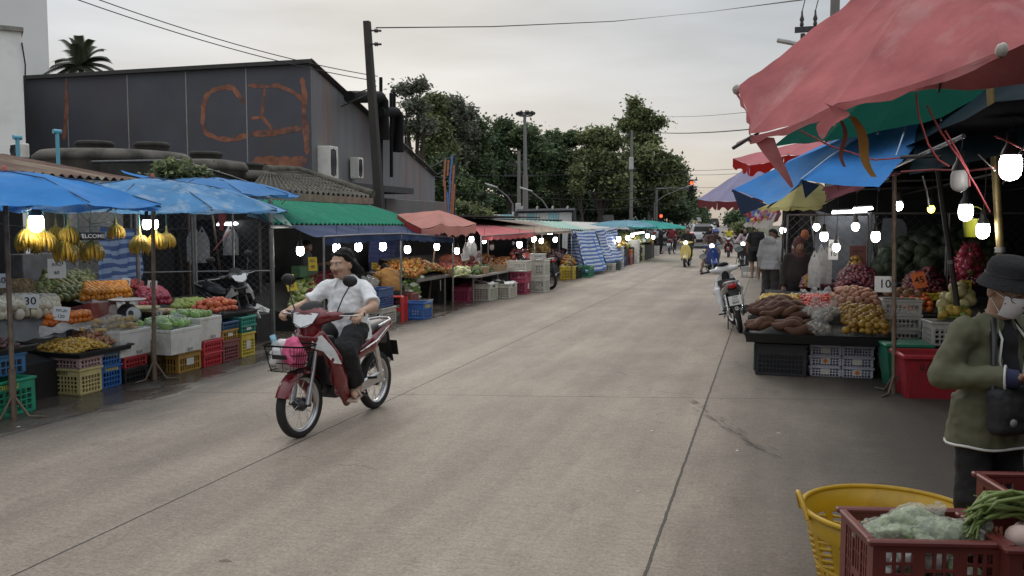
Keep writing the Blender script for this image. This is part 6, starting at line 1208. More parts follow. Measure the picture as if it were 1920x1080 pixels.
heap('tangerine','greenish orange tangerine in the heap at the right end of the tray','tangerine','tangerines on the right tray',tang,V((.82,10.45,.50)),V((1.30,10.45,.48)),V((.82,11.25,.70)),V((1.32,11.25,.66)),.078,.06,seed=21,layers=2)
heap('pink_potato','pinkish round root in the heap behind the tangerines','root vegetable','pinkish roots behind the tangerines',pinkp,V((.75,11.3,.68)),V((1.32,11.3,.66)),V((.78,12.0,.80)),V((1.3,12.0,.78)),.09,.08,seed=22,layers=2)
heap('tomato','small red tomato in the pile behind the garlic bags','tomato','tomatoes behind the garlic bags',tom,V((.40,11.2,.62)),V((.78,11.2,.62)),V((.40,12.0,.78)),V((.78,12.0,.78)),.07,.05,seed=23)
heap('yellow_mango','yellow mango behind the sweet potatoes','mango','mangoes behind the sweet potatoes',mangoy,V((-.1,11.6,.62)),V((.38,11.6,.62)),V((-.1,12.2,.72)),V((.38,12.2,.72)),.085,.05,seed=24)
for i,(x,y,z,r) in enumerate(((.56,10.55,.56,.13),(.60,10.62,.68,.11),(.52,10.95,.70,.12),(.72,10.9,.72,.1))):
    t=thing('garlic_bag',('clear bag of white garlic at the front of the tray','clear bag of garlic lying on the front one','clear bag of garlic behind the sweet potatoes','clear bag of garlic before the tomatoes')[i],'bag',(x,y,z)); m=MB(); rn=random.Random(40+i)
    for k in range(34): d=V((rn.gauss(0,1),rn.gauss(0,1),rn.gauss(0,.7))).normalized()*r*rn.uniform(.5,.85); m.ball((d.x,d.y,d.z*.6),(.024,.024,.021),7,5)
    tag(m.build('garlic',fmat('garlic',(.55,.47,.38),.6,.1),t),kind='stuff'); sdf('bag_skin',[ell((0,0,0),(r*1.1,r*1.1,r*.68)),cap((0,0,r*.5),(.02,0,r*1.15),.03,.05)],BAGC,.02,.03,1,(.015,12),t,crinkle=.006)
for i,(x,y) in enumerate(((1478,566),(1500,560),(1520,558),(1492,572),(1545,556))):
    p=AY(x,y,12.4); tag(sdf('vegetable_bag',[ell(p,(.14,.11,.075)),ell(p+V((.07,.02,.01)),(.08,.08,.06)),cap(p+V((0,0,.05)),p+V((.05,0,.10)),.012,.035)],BAG,.018,.03,1,(.03,14),crinkle=.005),'knotted white plastic bag of greens at the back of the tray','bag','white knotted bags at the back of the tray')
# white crate stack, onions, bin, red crate
GCH=['lowest','second from the bottom','third from the bottom','fourth from the bottom','topmost']
for k in range(5):
    t=crate('white crate, %s in the tall stack behind the green bin'%GCH[k],(1.52,11.35,.17*k),.42,.36,.168,(.50,.49,.46),-90,8,2,solid=.35); 
    lettering('กข',.07,mat('grey_print',(.12,.12,.12),.7),t,(.1835,.14,.085),(90,0,90))
heap('onion','brown onion in the topmost white crate','onion','onions in the white crate stack',onion,V((1.34,11.2,.86)),V((1.72,11.2,.86)),V((1.34,11.5,.88)),V((1.72,11.5,.88)),.085,.04,seed=26)
stand('dark covered stand behind the white crate stack',11.75,15.0,[(1.0,0),(1.0,.62),(4.6,.62),(4.6,0)])
stand('dark low stand behind the produce tray',12.3,15.0,[(-.05,0),(-.05,.66),(.95,.66),(.95,0)])
heap('red_orange','red orange in the heap beside the white crate stack','orange','red oranges by the crate stack',ora2,AY(1700,590,11.9),AY(1755,588,11.9),AY(1690,566,12.4),AY(1738,566,12.4),.08,.05,seed=27,layers=2)
heap('muskmelon','pale yellow melon in the heap left of the woman in the hat','melon','pale melons beside the woman',mel,AY(1762,586,10.8),AY(1830,586,10.8),AY(1768,562,11.3),AY(1822,560,11.3),.14,.05,seed=28,layers=2)
GRAPE=[fmat('grape_purple',(.10,.022,.04)),fmat('grape_red',(.17,.04,.05)),fmat('grape_dark',(.05,.014,.025))]
for a,b,c,d,mo,n,lb in (((1565,545,13.2),(1642,545,13.2),(1575,515,14.4),(1640,512,14.4),.2,420,'reddish grape heap under the hanging lamps'),((1690,560,13),(1775,560,13),(1695,525,14.5),(1770,520,14.5),.22,420,'dark grape heap behind the oranges'),((1500,545,13.4),(1560,545,13.4),(1505,525,14.5),(1560,525,14.5),.15,220,'dim grape heap behind the hanging white bags'),((1780,545,12.5),(1880,545,12.5),(1785,520,14),(1880,518,14),.16,240,'dark grape heap behind the woman in the hat')): pile('grape_heap',lb,'grapes',AY(*a),AY(*b),AY(*c),AY(*d),.03,GRAPE,mo,n,'stuff',seed=n+a[0])
pile('langsat_heap','brown langsat heap hanging beside the printed board','fruit heap',AY(1583,535,14),AY(1622,535,14),AY(1590,505,14.6),AY(1618,503,14.6),.03,BRN,.3,150,'stuff'); pile('dragon_fruit_heap','pink dragon fruit heap right of the leaning pole','fruit heap',AY(1788,535,11.8),AY(1842,535,11.8),AY(1792,505,12.4),AY(1838,500,12.4),.06,[fmat('dragon_pink',(.42,.05,.10)),DRAG[0],DRAG[2]],.3,110,'stuff',spiky=True)
pile('greens_heap','dark leafy greens heaped behind the chain link','greens',AY(1640,525,15.6),AY(1900,525,15.6),AY(1650,470,17),AY(1890,460,17),.12,[fmat('dark_greens',(.025,.04,.02),.6),fmat('mid_greens',(.045,.065,.03),.6)],.4,260,'stuff')
pile('avocado_heap','green and yellow fruit under the pale melons','fruit heap',AY(1765,598,10.6),AY(1815,598,10.6),AY(1765,586,10.9),AY(1815,586,10.9),.05,[GREENF[0],YEL[0]],.06,40,'stuff')
price_sign('large white price card reading 10 tied to the umbrella pole','10',AY(1659,548,9.7),.2,.165,6,-4,stick=0,ts=.12); price_sign('orange price card reading 60 left of the leaning pole','60',AY(1520,537,12.9),.16,.15,4,-8,mat('orange_card',(.62,.34,.03),.6)); price_sign('yellow price card reading 15 among the dragon fruit','15',AY(1811,548,11.2),.13,.14,10,-10,YCARD); price_sign('orange red card standing in the dark grapes','45',AY(1728,540,12.7),.17,.22,6,-20,mat('red_orange_card',(.55,.13,.03),.6),roll=-12)
crate('small yellow crate among the red oranges',AY(1738,562,12.9),.3,.3,.1,(.5,.38,.03),0,5,2); crate('white crate on its side next to the woman in the hat',AY(1770,645,10.6),.36,.36,.26,(.50,.49,.46),-82,6,3)
GB=mat('green_bin',(.012,.17,.10),.4,.15,5,dirt=(.02,.06,.04),ds=4,da=.5); bp_=G(1652,727)
t=thing('waste_bin','green wheeled waste bin with a white print behind the pole','bin',(1.42,10.22,0),-84); MB().frust((0,0,0),(.36,.34),(.46,.46),.44,0).build('body',GB,t); m=MB(); m.box((0,0,.455),(.50,.50,.035),bev=.012); m.build('rim',GB,t)
MB().box((.215,-.12,.29),(.006,.09,.12),(0,6.5,0)).build('print_frame',CARD,t); lettering('ขยะ',.06,CARD,t,(.197,-.12,.12),(84,0,90)); MB().box((.2195,-.12,.29),(.004,.07,.09),(0,6.5,0)).build('print',GB,t)
tag(MB().frust((1.95,10.75,0),(.5,.4),(.54,.44),.44).build('black_tub',BLACKP),'black tub behind the red crate','tub')
RC=(.34,.022,.035); RCM=plas(RC); t=thing('red_tub','large red plastic tub with black lettering and a sticker on the ground','tub',(1.56,9.68,0),-82)
m=MB(); h=.42
for s in (-1,1): m.box((s*.20,0,h/2),(.014,.50,h),(0,s*7,0)); m.box((0,s*.245,h/2),(.40,.014,h),(-s*7,0,0))
m.box((0,0,.01),(.34,.44,.02)); m.build('body',RCM,t); m=MB()
for s in (-1,1): m.box((s*.235,0,h),(.04,.60,.05),bev=.012); m.box((0,s*.28,h),(.43,.04,.05),bev=.012)
m.build('rim',RCM,t); m=MB()
for i in range(15): m.box((.197,-.2+.028*i,.15),(.012,.008,.2),(0,7,0))
m.build('ribs',RCM,t); lettering('ป.รุ่งเรือง',.085,INK,t,(.232,.02,.32),(83,0,90)); MB().box((.226,.19,.2),(.006,.07,.09),(0,7,8)).build('sticker',STICK,t)
# far right stalls along the road
zA=fabric('dirty_white',(.36,.33,.30),.2)
tag(MB().grid(quadfn(AY(1396,424,27),AY(1446,432,20),AY(1412,408,27),AY(1462,396,20),.08,2),14,8).build('stall_canopy',zA),'dirty white sagging canopy over the far right stalls','canopy')
rn=random.Random(8)
for i in range(26):
    x=1398+i*2.3; Y=27-i*.25; p=AY(x,rn.uniform(388,420),Y); o=MB().box((0,0,0),(.2,.1,.26),bev=.03).build('snack_packet',mat('packet_%d'%(i%5),((.5,.04,.05),(.5,.45,.4),(.08,.12,.35),(.5,.3,.05),(.45,.2,.3))[i%5],.35),None,p,(rn.uniform(-20,20),rn.uniform(-30,30),rn.uniform(0,180))); tag(o,'colourful packet hanging under the far right canopy','packet','packets hung under the far right canopy')
stand('dim counter of the far right stalls',21,30,[(.7,0),(.7,.9),(2.5,1.1),(2.5,0)])
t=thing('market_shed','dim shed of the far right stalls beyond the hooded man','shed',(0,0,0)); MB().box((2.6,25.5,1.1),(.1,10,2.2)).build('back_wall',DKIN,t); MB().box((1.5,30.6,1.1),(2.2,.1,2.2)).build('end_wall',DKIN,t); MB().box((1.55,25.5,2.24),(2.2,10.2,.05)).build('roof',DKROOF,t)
pile('goods_heap','mixed goods on the counter of the far right stalls','goods',V((.72,21.5,.92)),V((.72,29,.92)),V((2.3,21.5,1.1)),V((2.3,29,1.1)),.09,[YEL[1],RAMB[0],CARD,GREENF[0]],.25,160,'stuff')
tag(MB().lathe([(0,-.0),(.05,.01),(.075,.09),(.05,.17),(0,.19)],14,AY(1509,441,16)-V((0,0,.09))).build('paper_lantern',mat('orange_lantern',(.45,.14,.05),.7,.2,6)),'dull orange lantern shape hanging beside the seated vendor','lantern')
p=G(1400,523); crate('white bucket crate with a red lid on the ground before the shopper',(p.x+.05,p.y+1.1,0),.55,.5,.34,(.5,.49,.47),0,4,2,solid=.5); 
# ================= foreground basket and crates =================
YB_=mat('yellow_basket_plastic',(.50,.30,.012),.42,.14,4,dirt=(.22,.11,.01),ds=3,da=.5)
bc=AD(1668,975,4.08); bx,by=bc.x,bc.y
t=thing('plastic_basket','big round yellow plastic basket with slotted sides and loop handles','basket',(bx,by,0)); m=MB(); Rr,Rb,Hh=.385,.29,.42; n=64
def ring(z0,z1): 
    r0=Rb+(Rr-Rb)*z0/Hh; r1=Rb+(Rr-Rb)*z1/Hh; m.lathe([(r0,z0),(r1,z1),(r1-.008,z1),(r0-.008,z0)],n)
ring(.32,.42); ring(0,.03); ring(.155,.175)
for (za,zb) in ((.03,.155),(.175,.32)):
    for i in range(16):
        a=2*math.pi*i/16
        def P(an,z,off=0): r=Rb+(Rr-Rb)*z/Hh-.004+off; return V((r*math.cos(an),r*math.sin(an),z))
        m.add([P(a-.07,za,.004),P(a+.07,za,.004),P(a+.07,zb,.004),P(a-.07,zb,.004),P(a-.07,za,-.004),P(a+.07,za,-.004),P(a+.07,zb,-.004),P(a-.07,zb,-.004)],[(0,1,2,3),(7,6,5,4),(0,4,5,1),(2,6,7,3),(1,5,6,2),(3,7,4,0)])
        k=5 if zb>.2 else 4
        for j in range(k):
            z=za+(zb-za)*(j+.5)/k; m.tube([P(a+.06,z-.012),P(a+.2,z+.0),P(a+.335,z+.012)],.0075,5)
m.lathe([(0,.002),(Rb,.002),(Rb,.012),(0,.012)],n); m.build('body',YB_,t); MB().tube([(Rr*math.cos(a*.0982),Rr*math.sin(a*.0982),Hh) for a in range(64)],.013,8,closed=True).build('rim',YB_,t)
for s in (0,1):
    an0=R(188)+s*math.pi; m=MB(); m.tube([((Rr+.008+.018*math.sin(k*math.pi/10))*math.cos(an0+(k/10-.5)*.5),(Rr+.008+.018*math.sin(k*math.pi/10))*math.sin(an0+(k/10-.5)*.5),Hh-.03+.10*math.sin(k*math.pi/10)) for k in range(11)],.012,7); m.build('handle',YB_,t)
MAR=(.135,.026,.021); MARM=plas(MAR)
def veg_crate(label,loc,L,W,H,rz):
    t=thing('produce_crate',label,'crate',loc,rz); m=MB(); th=.016
    def wall(c,ln,axis):
        def bx(u0,u1,z0,z1,k=0):
            if axis=='y': m.box((c,(u0+u1)/2,(z0+z1)/2),(th+k,u1-u0,z1-z0))
            else: m.box(((u0+u1)/2,c,(z0+z1)/2),(u1-u0,th+k,z1-z0))
        zt=H-.035; bx(-ln/2,ln/2,zt,H); bx(-ln/2,ln/2,0,.05)
        e=.045; cols=[-ln/2,-ln/2+e,-ln/2+e+ln*.2,-ln*.11,ln*.11,ln/2-e-ln*.2,ln/2-e,ln/2]
        bx(cols[0],cols[1],.05,zt); bx(cols[6],cols[7],.05,zt); bx(cols[2],cols[3],.05,zt); bx(cols[4],cols[5],.05,zt); bx(cols[3],cols[4],.14,zt-.13)
        for (u0,u1,nz,z0,z1) in ((cols[1],cols[2],6,.05,zt),(cols[5],cols[6],6,.05,zt),(cols[3],cols[4],2,zt-.13,zt),(cols[3],cols[4],2,.05,.14)):
            for k in (1,2): u=u0+(u1-u0)*k/3; bx(u-.005,u+.005,z0,z1,-.003)
            for k in range(1,nz): z=z0+(z1-z0)*k/nz; bx(u0,u1,z-.005,z+.005,-.006)
    for s in (-1,1): wall(s*(W/2),L,'y'); wall(s*(L/2-th/2-.0),W-th,'x')
    m.box((0,0,.006),(W-th-.004,L-.04,.012)); m.build('body',MARM,t); r=MB(); 
    for s in (-1,1): r.box((s*(W/2+.006),0,H),(.034,L+.04,.022),bev=.006); r.box((0,s*(L/2),H),(W-.024,.03,.022),bev=.006)
    r.build('rim',MARM,t); return t
c1=AD(1712,1000,3.27); c1=V((c1.x,c1.y,0)); ZC=.30; veg_crate('maroon crate full of bagged pale greens in front of the yellow basket',(c1.x+.02,c1.y-.02,ZC),.46,.34,.335,-90+13); veg_crate('lower maroon crate carrying the front crate of greens',(c1.x+.02,c1.y-.02,0),.46,.34,.30,-90+13)
c2=AD(1968,985,3.16); veg_crate('maroon crate of green stalks at the bottom right corner',(c2.x+.03,c2.y,ZC),.52,.35,.34,-90+13); veg_crate('lower maroon crate carrying the corner crate of stalks',(c2.x+.03,c2.y,0),.52,.35,.30,-90+13); c3=AD(1985,925,3.66); veg_crate('third maroon crate behind the other two at the right edge',(c3.x,c3.y,.30),.52,.30,.36,-90+13); veg_crate('lower maroon crate under the third one at the right edge',(c3.x,c3.y,0),.52,.30,.30,-90+13)
PV=mat('pale_cabbage',(.36,.42,.25),.5,.5,22,.3,40,stretch=(.3,1,1),dirt=(.16,.24,.08),ds=9,da=.6); BAGV=mat('vegetable_bag',(.60,.63,.56),.28,.25,14,1.,34,alpha=.28,spec=.6)
ux=V((math.cos(R(13)),math.sin(R(13)),0)); uy=V((-math.sin(R(13)),math.cos(R(13)),0)); rn=random.Random(77)
LBV=['leftmost low bag of pale greens in the front maroon crate','bag of pale greens left of the middle in the front crate','tall folded bag of pale greens in the middle of the front crate','small bag of pale greens before the tall one','large bag of pale greens at the right in the front crate','far right bag of greens under the stalks in the front crate']
for i,(a,b,z,r,rot) in enumerate(((-.165,.02,.585,.06,20),(-.09,-.03,.605,.075,-10),(-.0,.04,.625,.085,30),(.01,-.07,.59,.06,0),(.10,-.02,.615,.09,-20),(.175,.03,.59,.06,10))):
    p=c1+V((.02,-.02,0))+ux*a*.92+uy*b; t=thing('greens_bag',LBV[i],'bag',(p.x,p.y,z),rot); pr=[]
    for k in range(5): a_=rn.uniform(0,6.28); pr.append(ell((rn.gauss(0,.03),rn.gauss(0,.03),rn.gauss(0,.015)),(r*.95,r*.38,r*.42),(rn.uniform(-30,30),rn.uniform(-25,25),rn.uniform(-40,40))))
    sdf('greens',pr,PV,.009,.004,1,(.010,30),t); sdf('bag_skin',pr+[cap((r*.6,0,.02),(r*1.2,.01,.05),.008,.025)],BAGV,.011,.03,1,(.012,26),t,crinkle=.004).scale=(1.05,1.10,1.08)
pb=c1+V((.02,-.02,0)); m=MB()
for k in range(90): p=V((rn.uniform(-.18,.18),rn.uniform(-.13,.13),rn.uniform(.35,.55))); q=pb+ux*p.x+uy*p.y; m.ball((q.x,q.y,p.z),(.05,.04,.04),7,5,rn.randrange(2),(rn.uniform(0,90),0,rn.uniform(0,180)))
tag(m.build('bagged_greens',[PV,mat('crumpled_bag',(.5,.48,.47),.3,.3,8,.4,20)]),'mass of bagged greens filling the lower part of the front maroon crate','greens',None,'stuff')
ST=mat('morning_glory_stalk',(.14,.19,.05),.5,.25,8); STL=mat('morning_glory_leaf',(.06,.11,.03),.5,.3,6,transl=.2); t=thing('green_stalks','bundle of long green vegetable stalks draped over the right crates','vegetable bundle',(0,0,0)); m=MB(); lf=MB()
for i in range(46):
    a=AD(1935+rn.uniform(-10,60),948+rn.uniform(-18,40),3.22+rn.uniform(-.08,.1)); b=AD(1850+rn.uniform(-10,25),948+rn.uniform(-10,40),3.19+rn.uniform(-.08,.08)); c=AD(1812+rn.uniform(-8,22),965+rn.uniform(-14,48),3.16+rn.uniform(-.08,.06)); b.z+=.03
    m.tube([a,a.lerp(b,.5)+V((0,0,.02)),b,b.lerp(c,.6)+V((0,0,.008)),c],[.0075,.008,.007,.0055,.0035],6)
    if i%2==0:
        for k in range(2): p=b.lerp(c,rn.random()); d=V((rn.gauss(0,1),rn.gauss(0,1),rn.gauss(-.3,.6))).normalized(); u=d*.06; w=d.cross(V((0,0,1))).normalized()*.012; lf.add([p,p+u*.5+w,p+u,p+u*.5-w],[(0,1,2,3)])
m.build('stalks',ST,t); lf.build('leaves',STL,t)
RAD=fmat('radish',(.55,.40,.36),.5,.1); 
for i,(x,y,d) in enumerate(((1912,1008,3.1),(1935,1022,3.12),(1925,1000,3.2))): o=tag(MB().ball((0,0,0),(.05,.045,.045),12,8).build('radish',RAD,None,AD(x,y,d)),'pale pinkish radish in the corner maroon crate','radish','radishes in the corner crate')
# unseen tarp, wall and umbrellas added on the right to shade the ground
tag(MB().grid(quadfn(V((2.15,-5,2.55)),V((7.5,-5,2.6)),V((2.15,4.0,2.6)),V((7.5,3.3,2.55)),.06,.9),14,14).build('roof_tarp',DKROOF),'dark tarp roof added out of view to shade the right ground','tarpaulin')
tag(MB().box((6.6,-.8,1.3),(.1,8.5,2.6)).build('added_shade_wall',DKIN),'dark wall added out of view to block light from the right','wall')
GR2=fabric('rear_green',(.03,.15,.10),.1)
umbrella('green umbrella added out of view beside the camera for shade',(1.9,.6,0),(1.9,.6,2.7),1.7,.45,8,GR2,.2); umbrella('maroon umbrella added out of view behind the camera for shade',(1.6,-2.6,0),(1.6,-2.6,2.7),1.9,.4,8,MARV,.2)
# ================= people =================
def nv(a): a=np.array(a,float); return a/np.linalg.norm(a)
def head(P,hd,look,s=1.,detail=True,jaw=1.,skin=0,tilt=(0,0,1)):
    f=nv(look); u=np.array(tilt,float); u=nv(u-f*(u@f)); r=np.cross(f,u); c=np.array(hd,float); M=np.stack([r,f,u],1)
    q=lambda x,y,z:c+s*(r*x+f*y+u*z)
    P+= [ell(q(0,-.012,.028),np.array((.078,.098,.088))*s,M,skin),ell(q(0,.028,-.035),np.array((.064*jaw,.070,.082))*s,M,skin),ell(q(0,.062,-.088),np.array((.036*jaw,.030,.024))*s,M,skin)]
    if detail:
        P+= [cap(q(0,.094,.012),q(0,.112,-.030),.0095*s,.0150*s,skin,k=.012),ell(q(.016,.102,-.034),np.array((.011,.011,.009))*s,M,skin,k=.008),ell(q(-.016,.102,-.034),np.array((.011,.011,.009))*s,M,skin,k=.008)]
        for x in (-1,1):
            P+= [ell(q(x*.041,.073,-.028),np.array((.026,.022,.022))*s,M,skin,k=.02),ell(q(x*.080,-.006,-.012),np.array((.012,.024,.034))*s,M,skin,k=.006),cap(q(x*.014,.094,.028),q(x*.052,.078,.028),.010*s,.009*s,skin,k=.012),
                 ell(q(x*.034,.084,.006),np.array((.0145,.0095,.0052))*s,M,4,k=.003),ell(q(x*.032,.0905,.006),np.array((.0062,.0055,.0055))*s,M,2,k=.002),cap(q(x*.016,.0985,.0265),q(x*.052,.0845,.029),.0038*s,.0022*s,1,k=.003)]
        P+= [cap(q(-.022,.0885,-.061),q(.022,.090,-.061),.0075*s,.0075*s,3,k=.004),cap(q(-.018,.090,-.071),q(.018,.090,-.071),.0085*s,.0085*s,3,k=.004),cap(q(-.02,.0975,-.0655),q(.02,.0975,-.0655),.002*s,.002*s,2,k=.001)]
    return q,M
def hand(P,w,f,n,th,curl=.9,s=1.,m=0,spread=1.):
    """wrist, finger direction, palm normal, thumb side"""
    w=np.array(w,float); f=nv(f); n=np.array(n,float); n=nv(n-f*(n@f)); t=np.cross(f,n); t=t if t@np.array(th,float)>0 else -t
    M=np.stack([t,f,n],1); P.append(rbx(w+f*.045*s,np.array((.040,.047,.014))*s,.012*s,M,m,k=.008)); P.append(cap(w-f*.02*s,w+f*.02*s,.026*s,.028*s,m,k=.012))
    for i,(o,l) in enumerate(((.030,.072),(.010,.080),(-.010,.075),(-.029,.058))):
        p=w+f*.088*s+t*o*s; c=0.0; d=f
        for k,(a,ll) in enumerate(((.45,.44),(1.,.32),(.8,.24))):
            c+=a*curl; d=f*math.cos(c)+n*math.sin(c)+t*o*.8*spread*(1-k*.4); d=nv(d); e=p+d*l*ll*s; P.append(cap(p,e,(.0095-.001*k)*s,(.0088-.001*k)*s,m,k=.003)); p=e
    p=w+f*.03*s+t*.036*s; d=nv(f*.55+t*.75+n*.35); e=p+d*.036*s; P.append(cap(p,e,.0125*s,.0105*s,m,k=.006)); d2=nv(f*.75+t*.15+n*.6*max(.4,curl)); P.append(cap(e,e+d2*.03*s,.0102*s,.0085*s,m,k=.003))
def stand_pose(h=1.65):
    s=h/1.7; J=dict(pel=(0,0,.93),che=(0,.0,1.24),nek=(0,.0,1.42),hd=(0,.02,1.58),shL=(-.18,0,1.39),shR=(.18,0,1.39),elL=(-.23,-.02,1.12),elR=(.23,-.02,1.12),wrL=(-.24,.06,.88),wrR=(.24,.06,.88),hpL=(-.09,0,.90),hpR=(.09,0,.90),knL=(-.10,.03,.49),knR=(.10,.03,.49),anL=(-.10,-.02,.08),anR=(.10,-.02,.08))
    return {k:np.array(v)*s for k,v in J.items()}
def human(label,loc,rz,J,shirt,pants,group=None,g=1.,vox=.012,look=(0,1,0),sleeve='short',legs='long',shoe=None,hair='short',skin=SKIN,hands=None,detail=True,hs=1.,jaw=1.,hairm=HAIR,wr=(.006,16),hem=None,footd=((0,1,0),(0,1,0)),front=(0,1,0),collar=None,tilt=(0,0,1),extra=None,shortend=.5,slv=.55,gl=1.,hemr=(.165,.20),sl=1.):
    t=thing('person',label,'person',loc,rz,group); J={k:np.array(v,float) for k,v in J.items()}; A=lambda k:J[k]
    sp=nv(A('che')-A('pel')); fr=nv(np.array(front,float)-sp*(np.array(front,float)@sp)); rt=np.cross(fr,sp); flat=(tuple(fr),.70)
    P=[]; q,M=head(P,A('hd'),look,hs,detail,jaw,0,tilt)
    P+=[cap(A('nek')-sp*.06,q(0,-.015,-.05),.060*g**.5,.052*g**.5,0),cap(A('pel'),A('che'),.13*g,.14*g,0,flat),cap(A('shL')-sp*.02,A('shR')-sp*.02,.040,None,0),cap(A('che'),A('nek'),.10*g,.055,0,flat)]
    for S_,sg in (('L',-1),('R',1)):
        P+=[cap(A('sh'+S_),A('el'+S_),.052*gl,.042*gl),cap(A('el'+S_),A('wr'+S_),.042*gl,.029*gl,k=.012),cap(A('hp'+S_),A('kn'+S_),.085*g,.060*g),cap(A('kn'+S_),A('kn'+S_)*.6+A('an'+S_)*.4,.056*g,.056*g,k=.02),cap(A('kn'+S_)*.6+A('an'+S_)*.4,A('an'+S_),.054*g,.036*g,k=.02)]
        an=A('an'+S_); fd=nv(footd[0 if sg<0 else 1]); 
        P+=[cap(an-fd*.035-np.array((0,0,.03)),an+fd*.11-np.array((0,0,.045)),.034,.028,k=.02)]
        for k in range(5):
            o=np.cross(fd,(0,0,1))*sg*(.026-.0125*k); P.append(cap(an+fd*.10+o-np.array((0,0,.05)),an+fd*(.165-.010*k*abs(k-.0)*.5)+o-np.array((0,0,.056)),.0125 if k==0 else .0095,.0105 if k==0 else .008,k=.004))
        h=(hands or {}).get(S_)
        if h is None:
            d=nv(A('wr'+S_)-A('el'+S_)); h=dict(f=d,n=(-sg,0,0),th=(0,1,0),curl=.35)
        hand(P,A('wr'+S_)+nv(h['f'])*.01,h['f'],h['n'],h['th'],h.get('curl',.8),h.get('s',1.))
    sdf('body',P,[skin,hairm,EYE,LIP,EYEW],vox if detail else max(vox,.016),.022,1,None,t)
    # top
    C=[cap(A('pel')+sp*.02,A('che'),.150*g,.160*g,0,flat,k=.06),ell(A('pel')*.55+A('che')*.45+fr*.02*g,(.155*g,.12*g,.15),np.stack([rt,fr,sp],1),0,.06),cap(A('shL')+(A('nek')-A('shL'))*.12-sp*.02,A('shR')+(A('nek')-A('shR'))*.12-sp*.02,.056,None,0,k=.05),cap(A('nek')-sp*.035,A('shL')-sp*.005,.062,.048,0,k=.04),cap(A('nek')-sp*.035,A('shR')-sp*.005,.062,.048,0,k=.04),cap(A('che'),A('nek')-sp*.035,.13*g,.072,0,flat,k=.05)]
    if hem is not None: C.append(cap(A('pel')+sp*.05,A('pel')-sp*hem,hemr[0]*g,hemr[1]*g,0,(flat[0],.80),k=.04,flat=True))
    for S_ in 'LR':
        sh,el,wr_=A('sh'+S_),A('el'+S_),A('wr'+S_)
        if sleeve=='short': C.append(cap(sh,sh+(el-sh)*(slv+.3),.060*gl*sl,.080*gl*sl,0,k=.03,flat=True)); C.append(cap(sh,sh+(el-sh)*.3,.058*gl*sl,.066*gl*sl,0,k=.04))
        elif sleeve=='long': C+=[cap(sh,el,.060*gl,.064*gl,0,k=.03),cap(el,wr_+(wr_-el)*-.02,.062*gl,.050*gl,0,k=.02,flat=True)]
    if extra: C+=extra
    sdf('shirt',C,shirt,vox,.04,1,wr,t)
    H_=[ell(A('pel')-sp*.02,(.148*g,.112*g,.12),np.stack([rt,fr,sp],1),0)]
    for S_ in 'LR':
        hp,kn,an=A('hp'+S_),A('kn'+S_),A('an'+S_)
        if legs=='long': H_+=[cap(hp,kn,.098*g,.078*g,k=.04),cap(kn,an+(kn-an)*.08,.076*g,.066*g,k=.03,flat=True),cap(kn,kn+(an-kn)*.5,.076*g,.07*g,k=.03)]
        else: H_+=[cap(hp,hp+(kn-hp)*(shortend+.35),.10*g,.098*g,k=.04,flat=True)]
    sdf('trousers' if legs=='long' else 'shorts',H_,pants,vox,.04,1,wr,t)
    if shoe:
        for i,S_ in enumerate('LR'):
            an=A('an'+S_); fd=nv(footd[i]); sdf('shoe',[cap(an-fd*.04-np.array((0,0,.035)),an+fd*.13-np.array((0,0,.045)),.045,.036),cap(an,an-np.array((0,0,.03)),.045,.045)],shoe,max(vox,.01),.02,1,None,t)
    if hair=='short': sdf('hair',[ell(q(0,-.022,.045),np.array((.085,.100,.085))*hs,M),ell(q(0,-.06,-.01),np.array((.078,.055,.075))*hs,M)],hairm,vox*.8,.02,1,(.006,40),t)
    elif hair=='cap': sdf('cap',[ell(q(0,-.012,.055),np.array((.09,.108,.075))*hs,M),rbx(q(0,.115,.035),np.array((.06,.06,.008))*hs,.006,M)],hairm,vox*.8,.015,1,None,t)
    elif hair=='helmet': sdf('helmet',[ell(q(0,-.01,.03),np.array((.125,.145,.135))*hs,M),rbx(q(0,.13,.06),np.array((.08,.05,.01))*hs,.008,M),ell(q(0,.13,-.03),np.array((.075,.12,.06))*hs,M,op='-')],hairm,vox*.8,.015,1,None,t)
    elif hair=='hijab': sdf('headscarf',[ell(q(0,-.02,.03),np.array((.098,.115,.115))*hs,M),cap(q(0,-.02,-.06),A('nek')-sp*.02,.085,.13,0,flat),ell(q(0,.105,-.02),np.array((.06,.06,.085))*hs,M,op='-')],hairm,vox*.8,.02,1,(.006,18),t)
    return t,q,M,J
WHS=mat('white_polo',(.82,.83,.85),.75,.05,5,.25,60); BLKC_=mat('black_cloth',(.012,.012,.014),.85,.25,9,.2,60); GRYH=mat('grey_hoodie',(.40,.41,.42),.85,.08,8,.3,70); DGP=mat('dark_grey_trousers',(.05,.045,.045),.85,.2,8,.2,60); OLV=mat('olive_jacket',(.105,.105,.062),.8,.10,9,.08,60); SKD=mat('tan_skin',(.27,.15,.095),.5,.1,14); ORB=mat('ochre_shirt',(.34,.17,.045),.8,.12,6,.2,30)
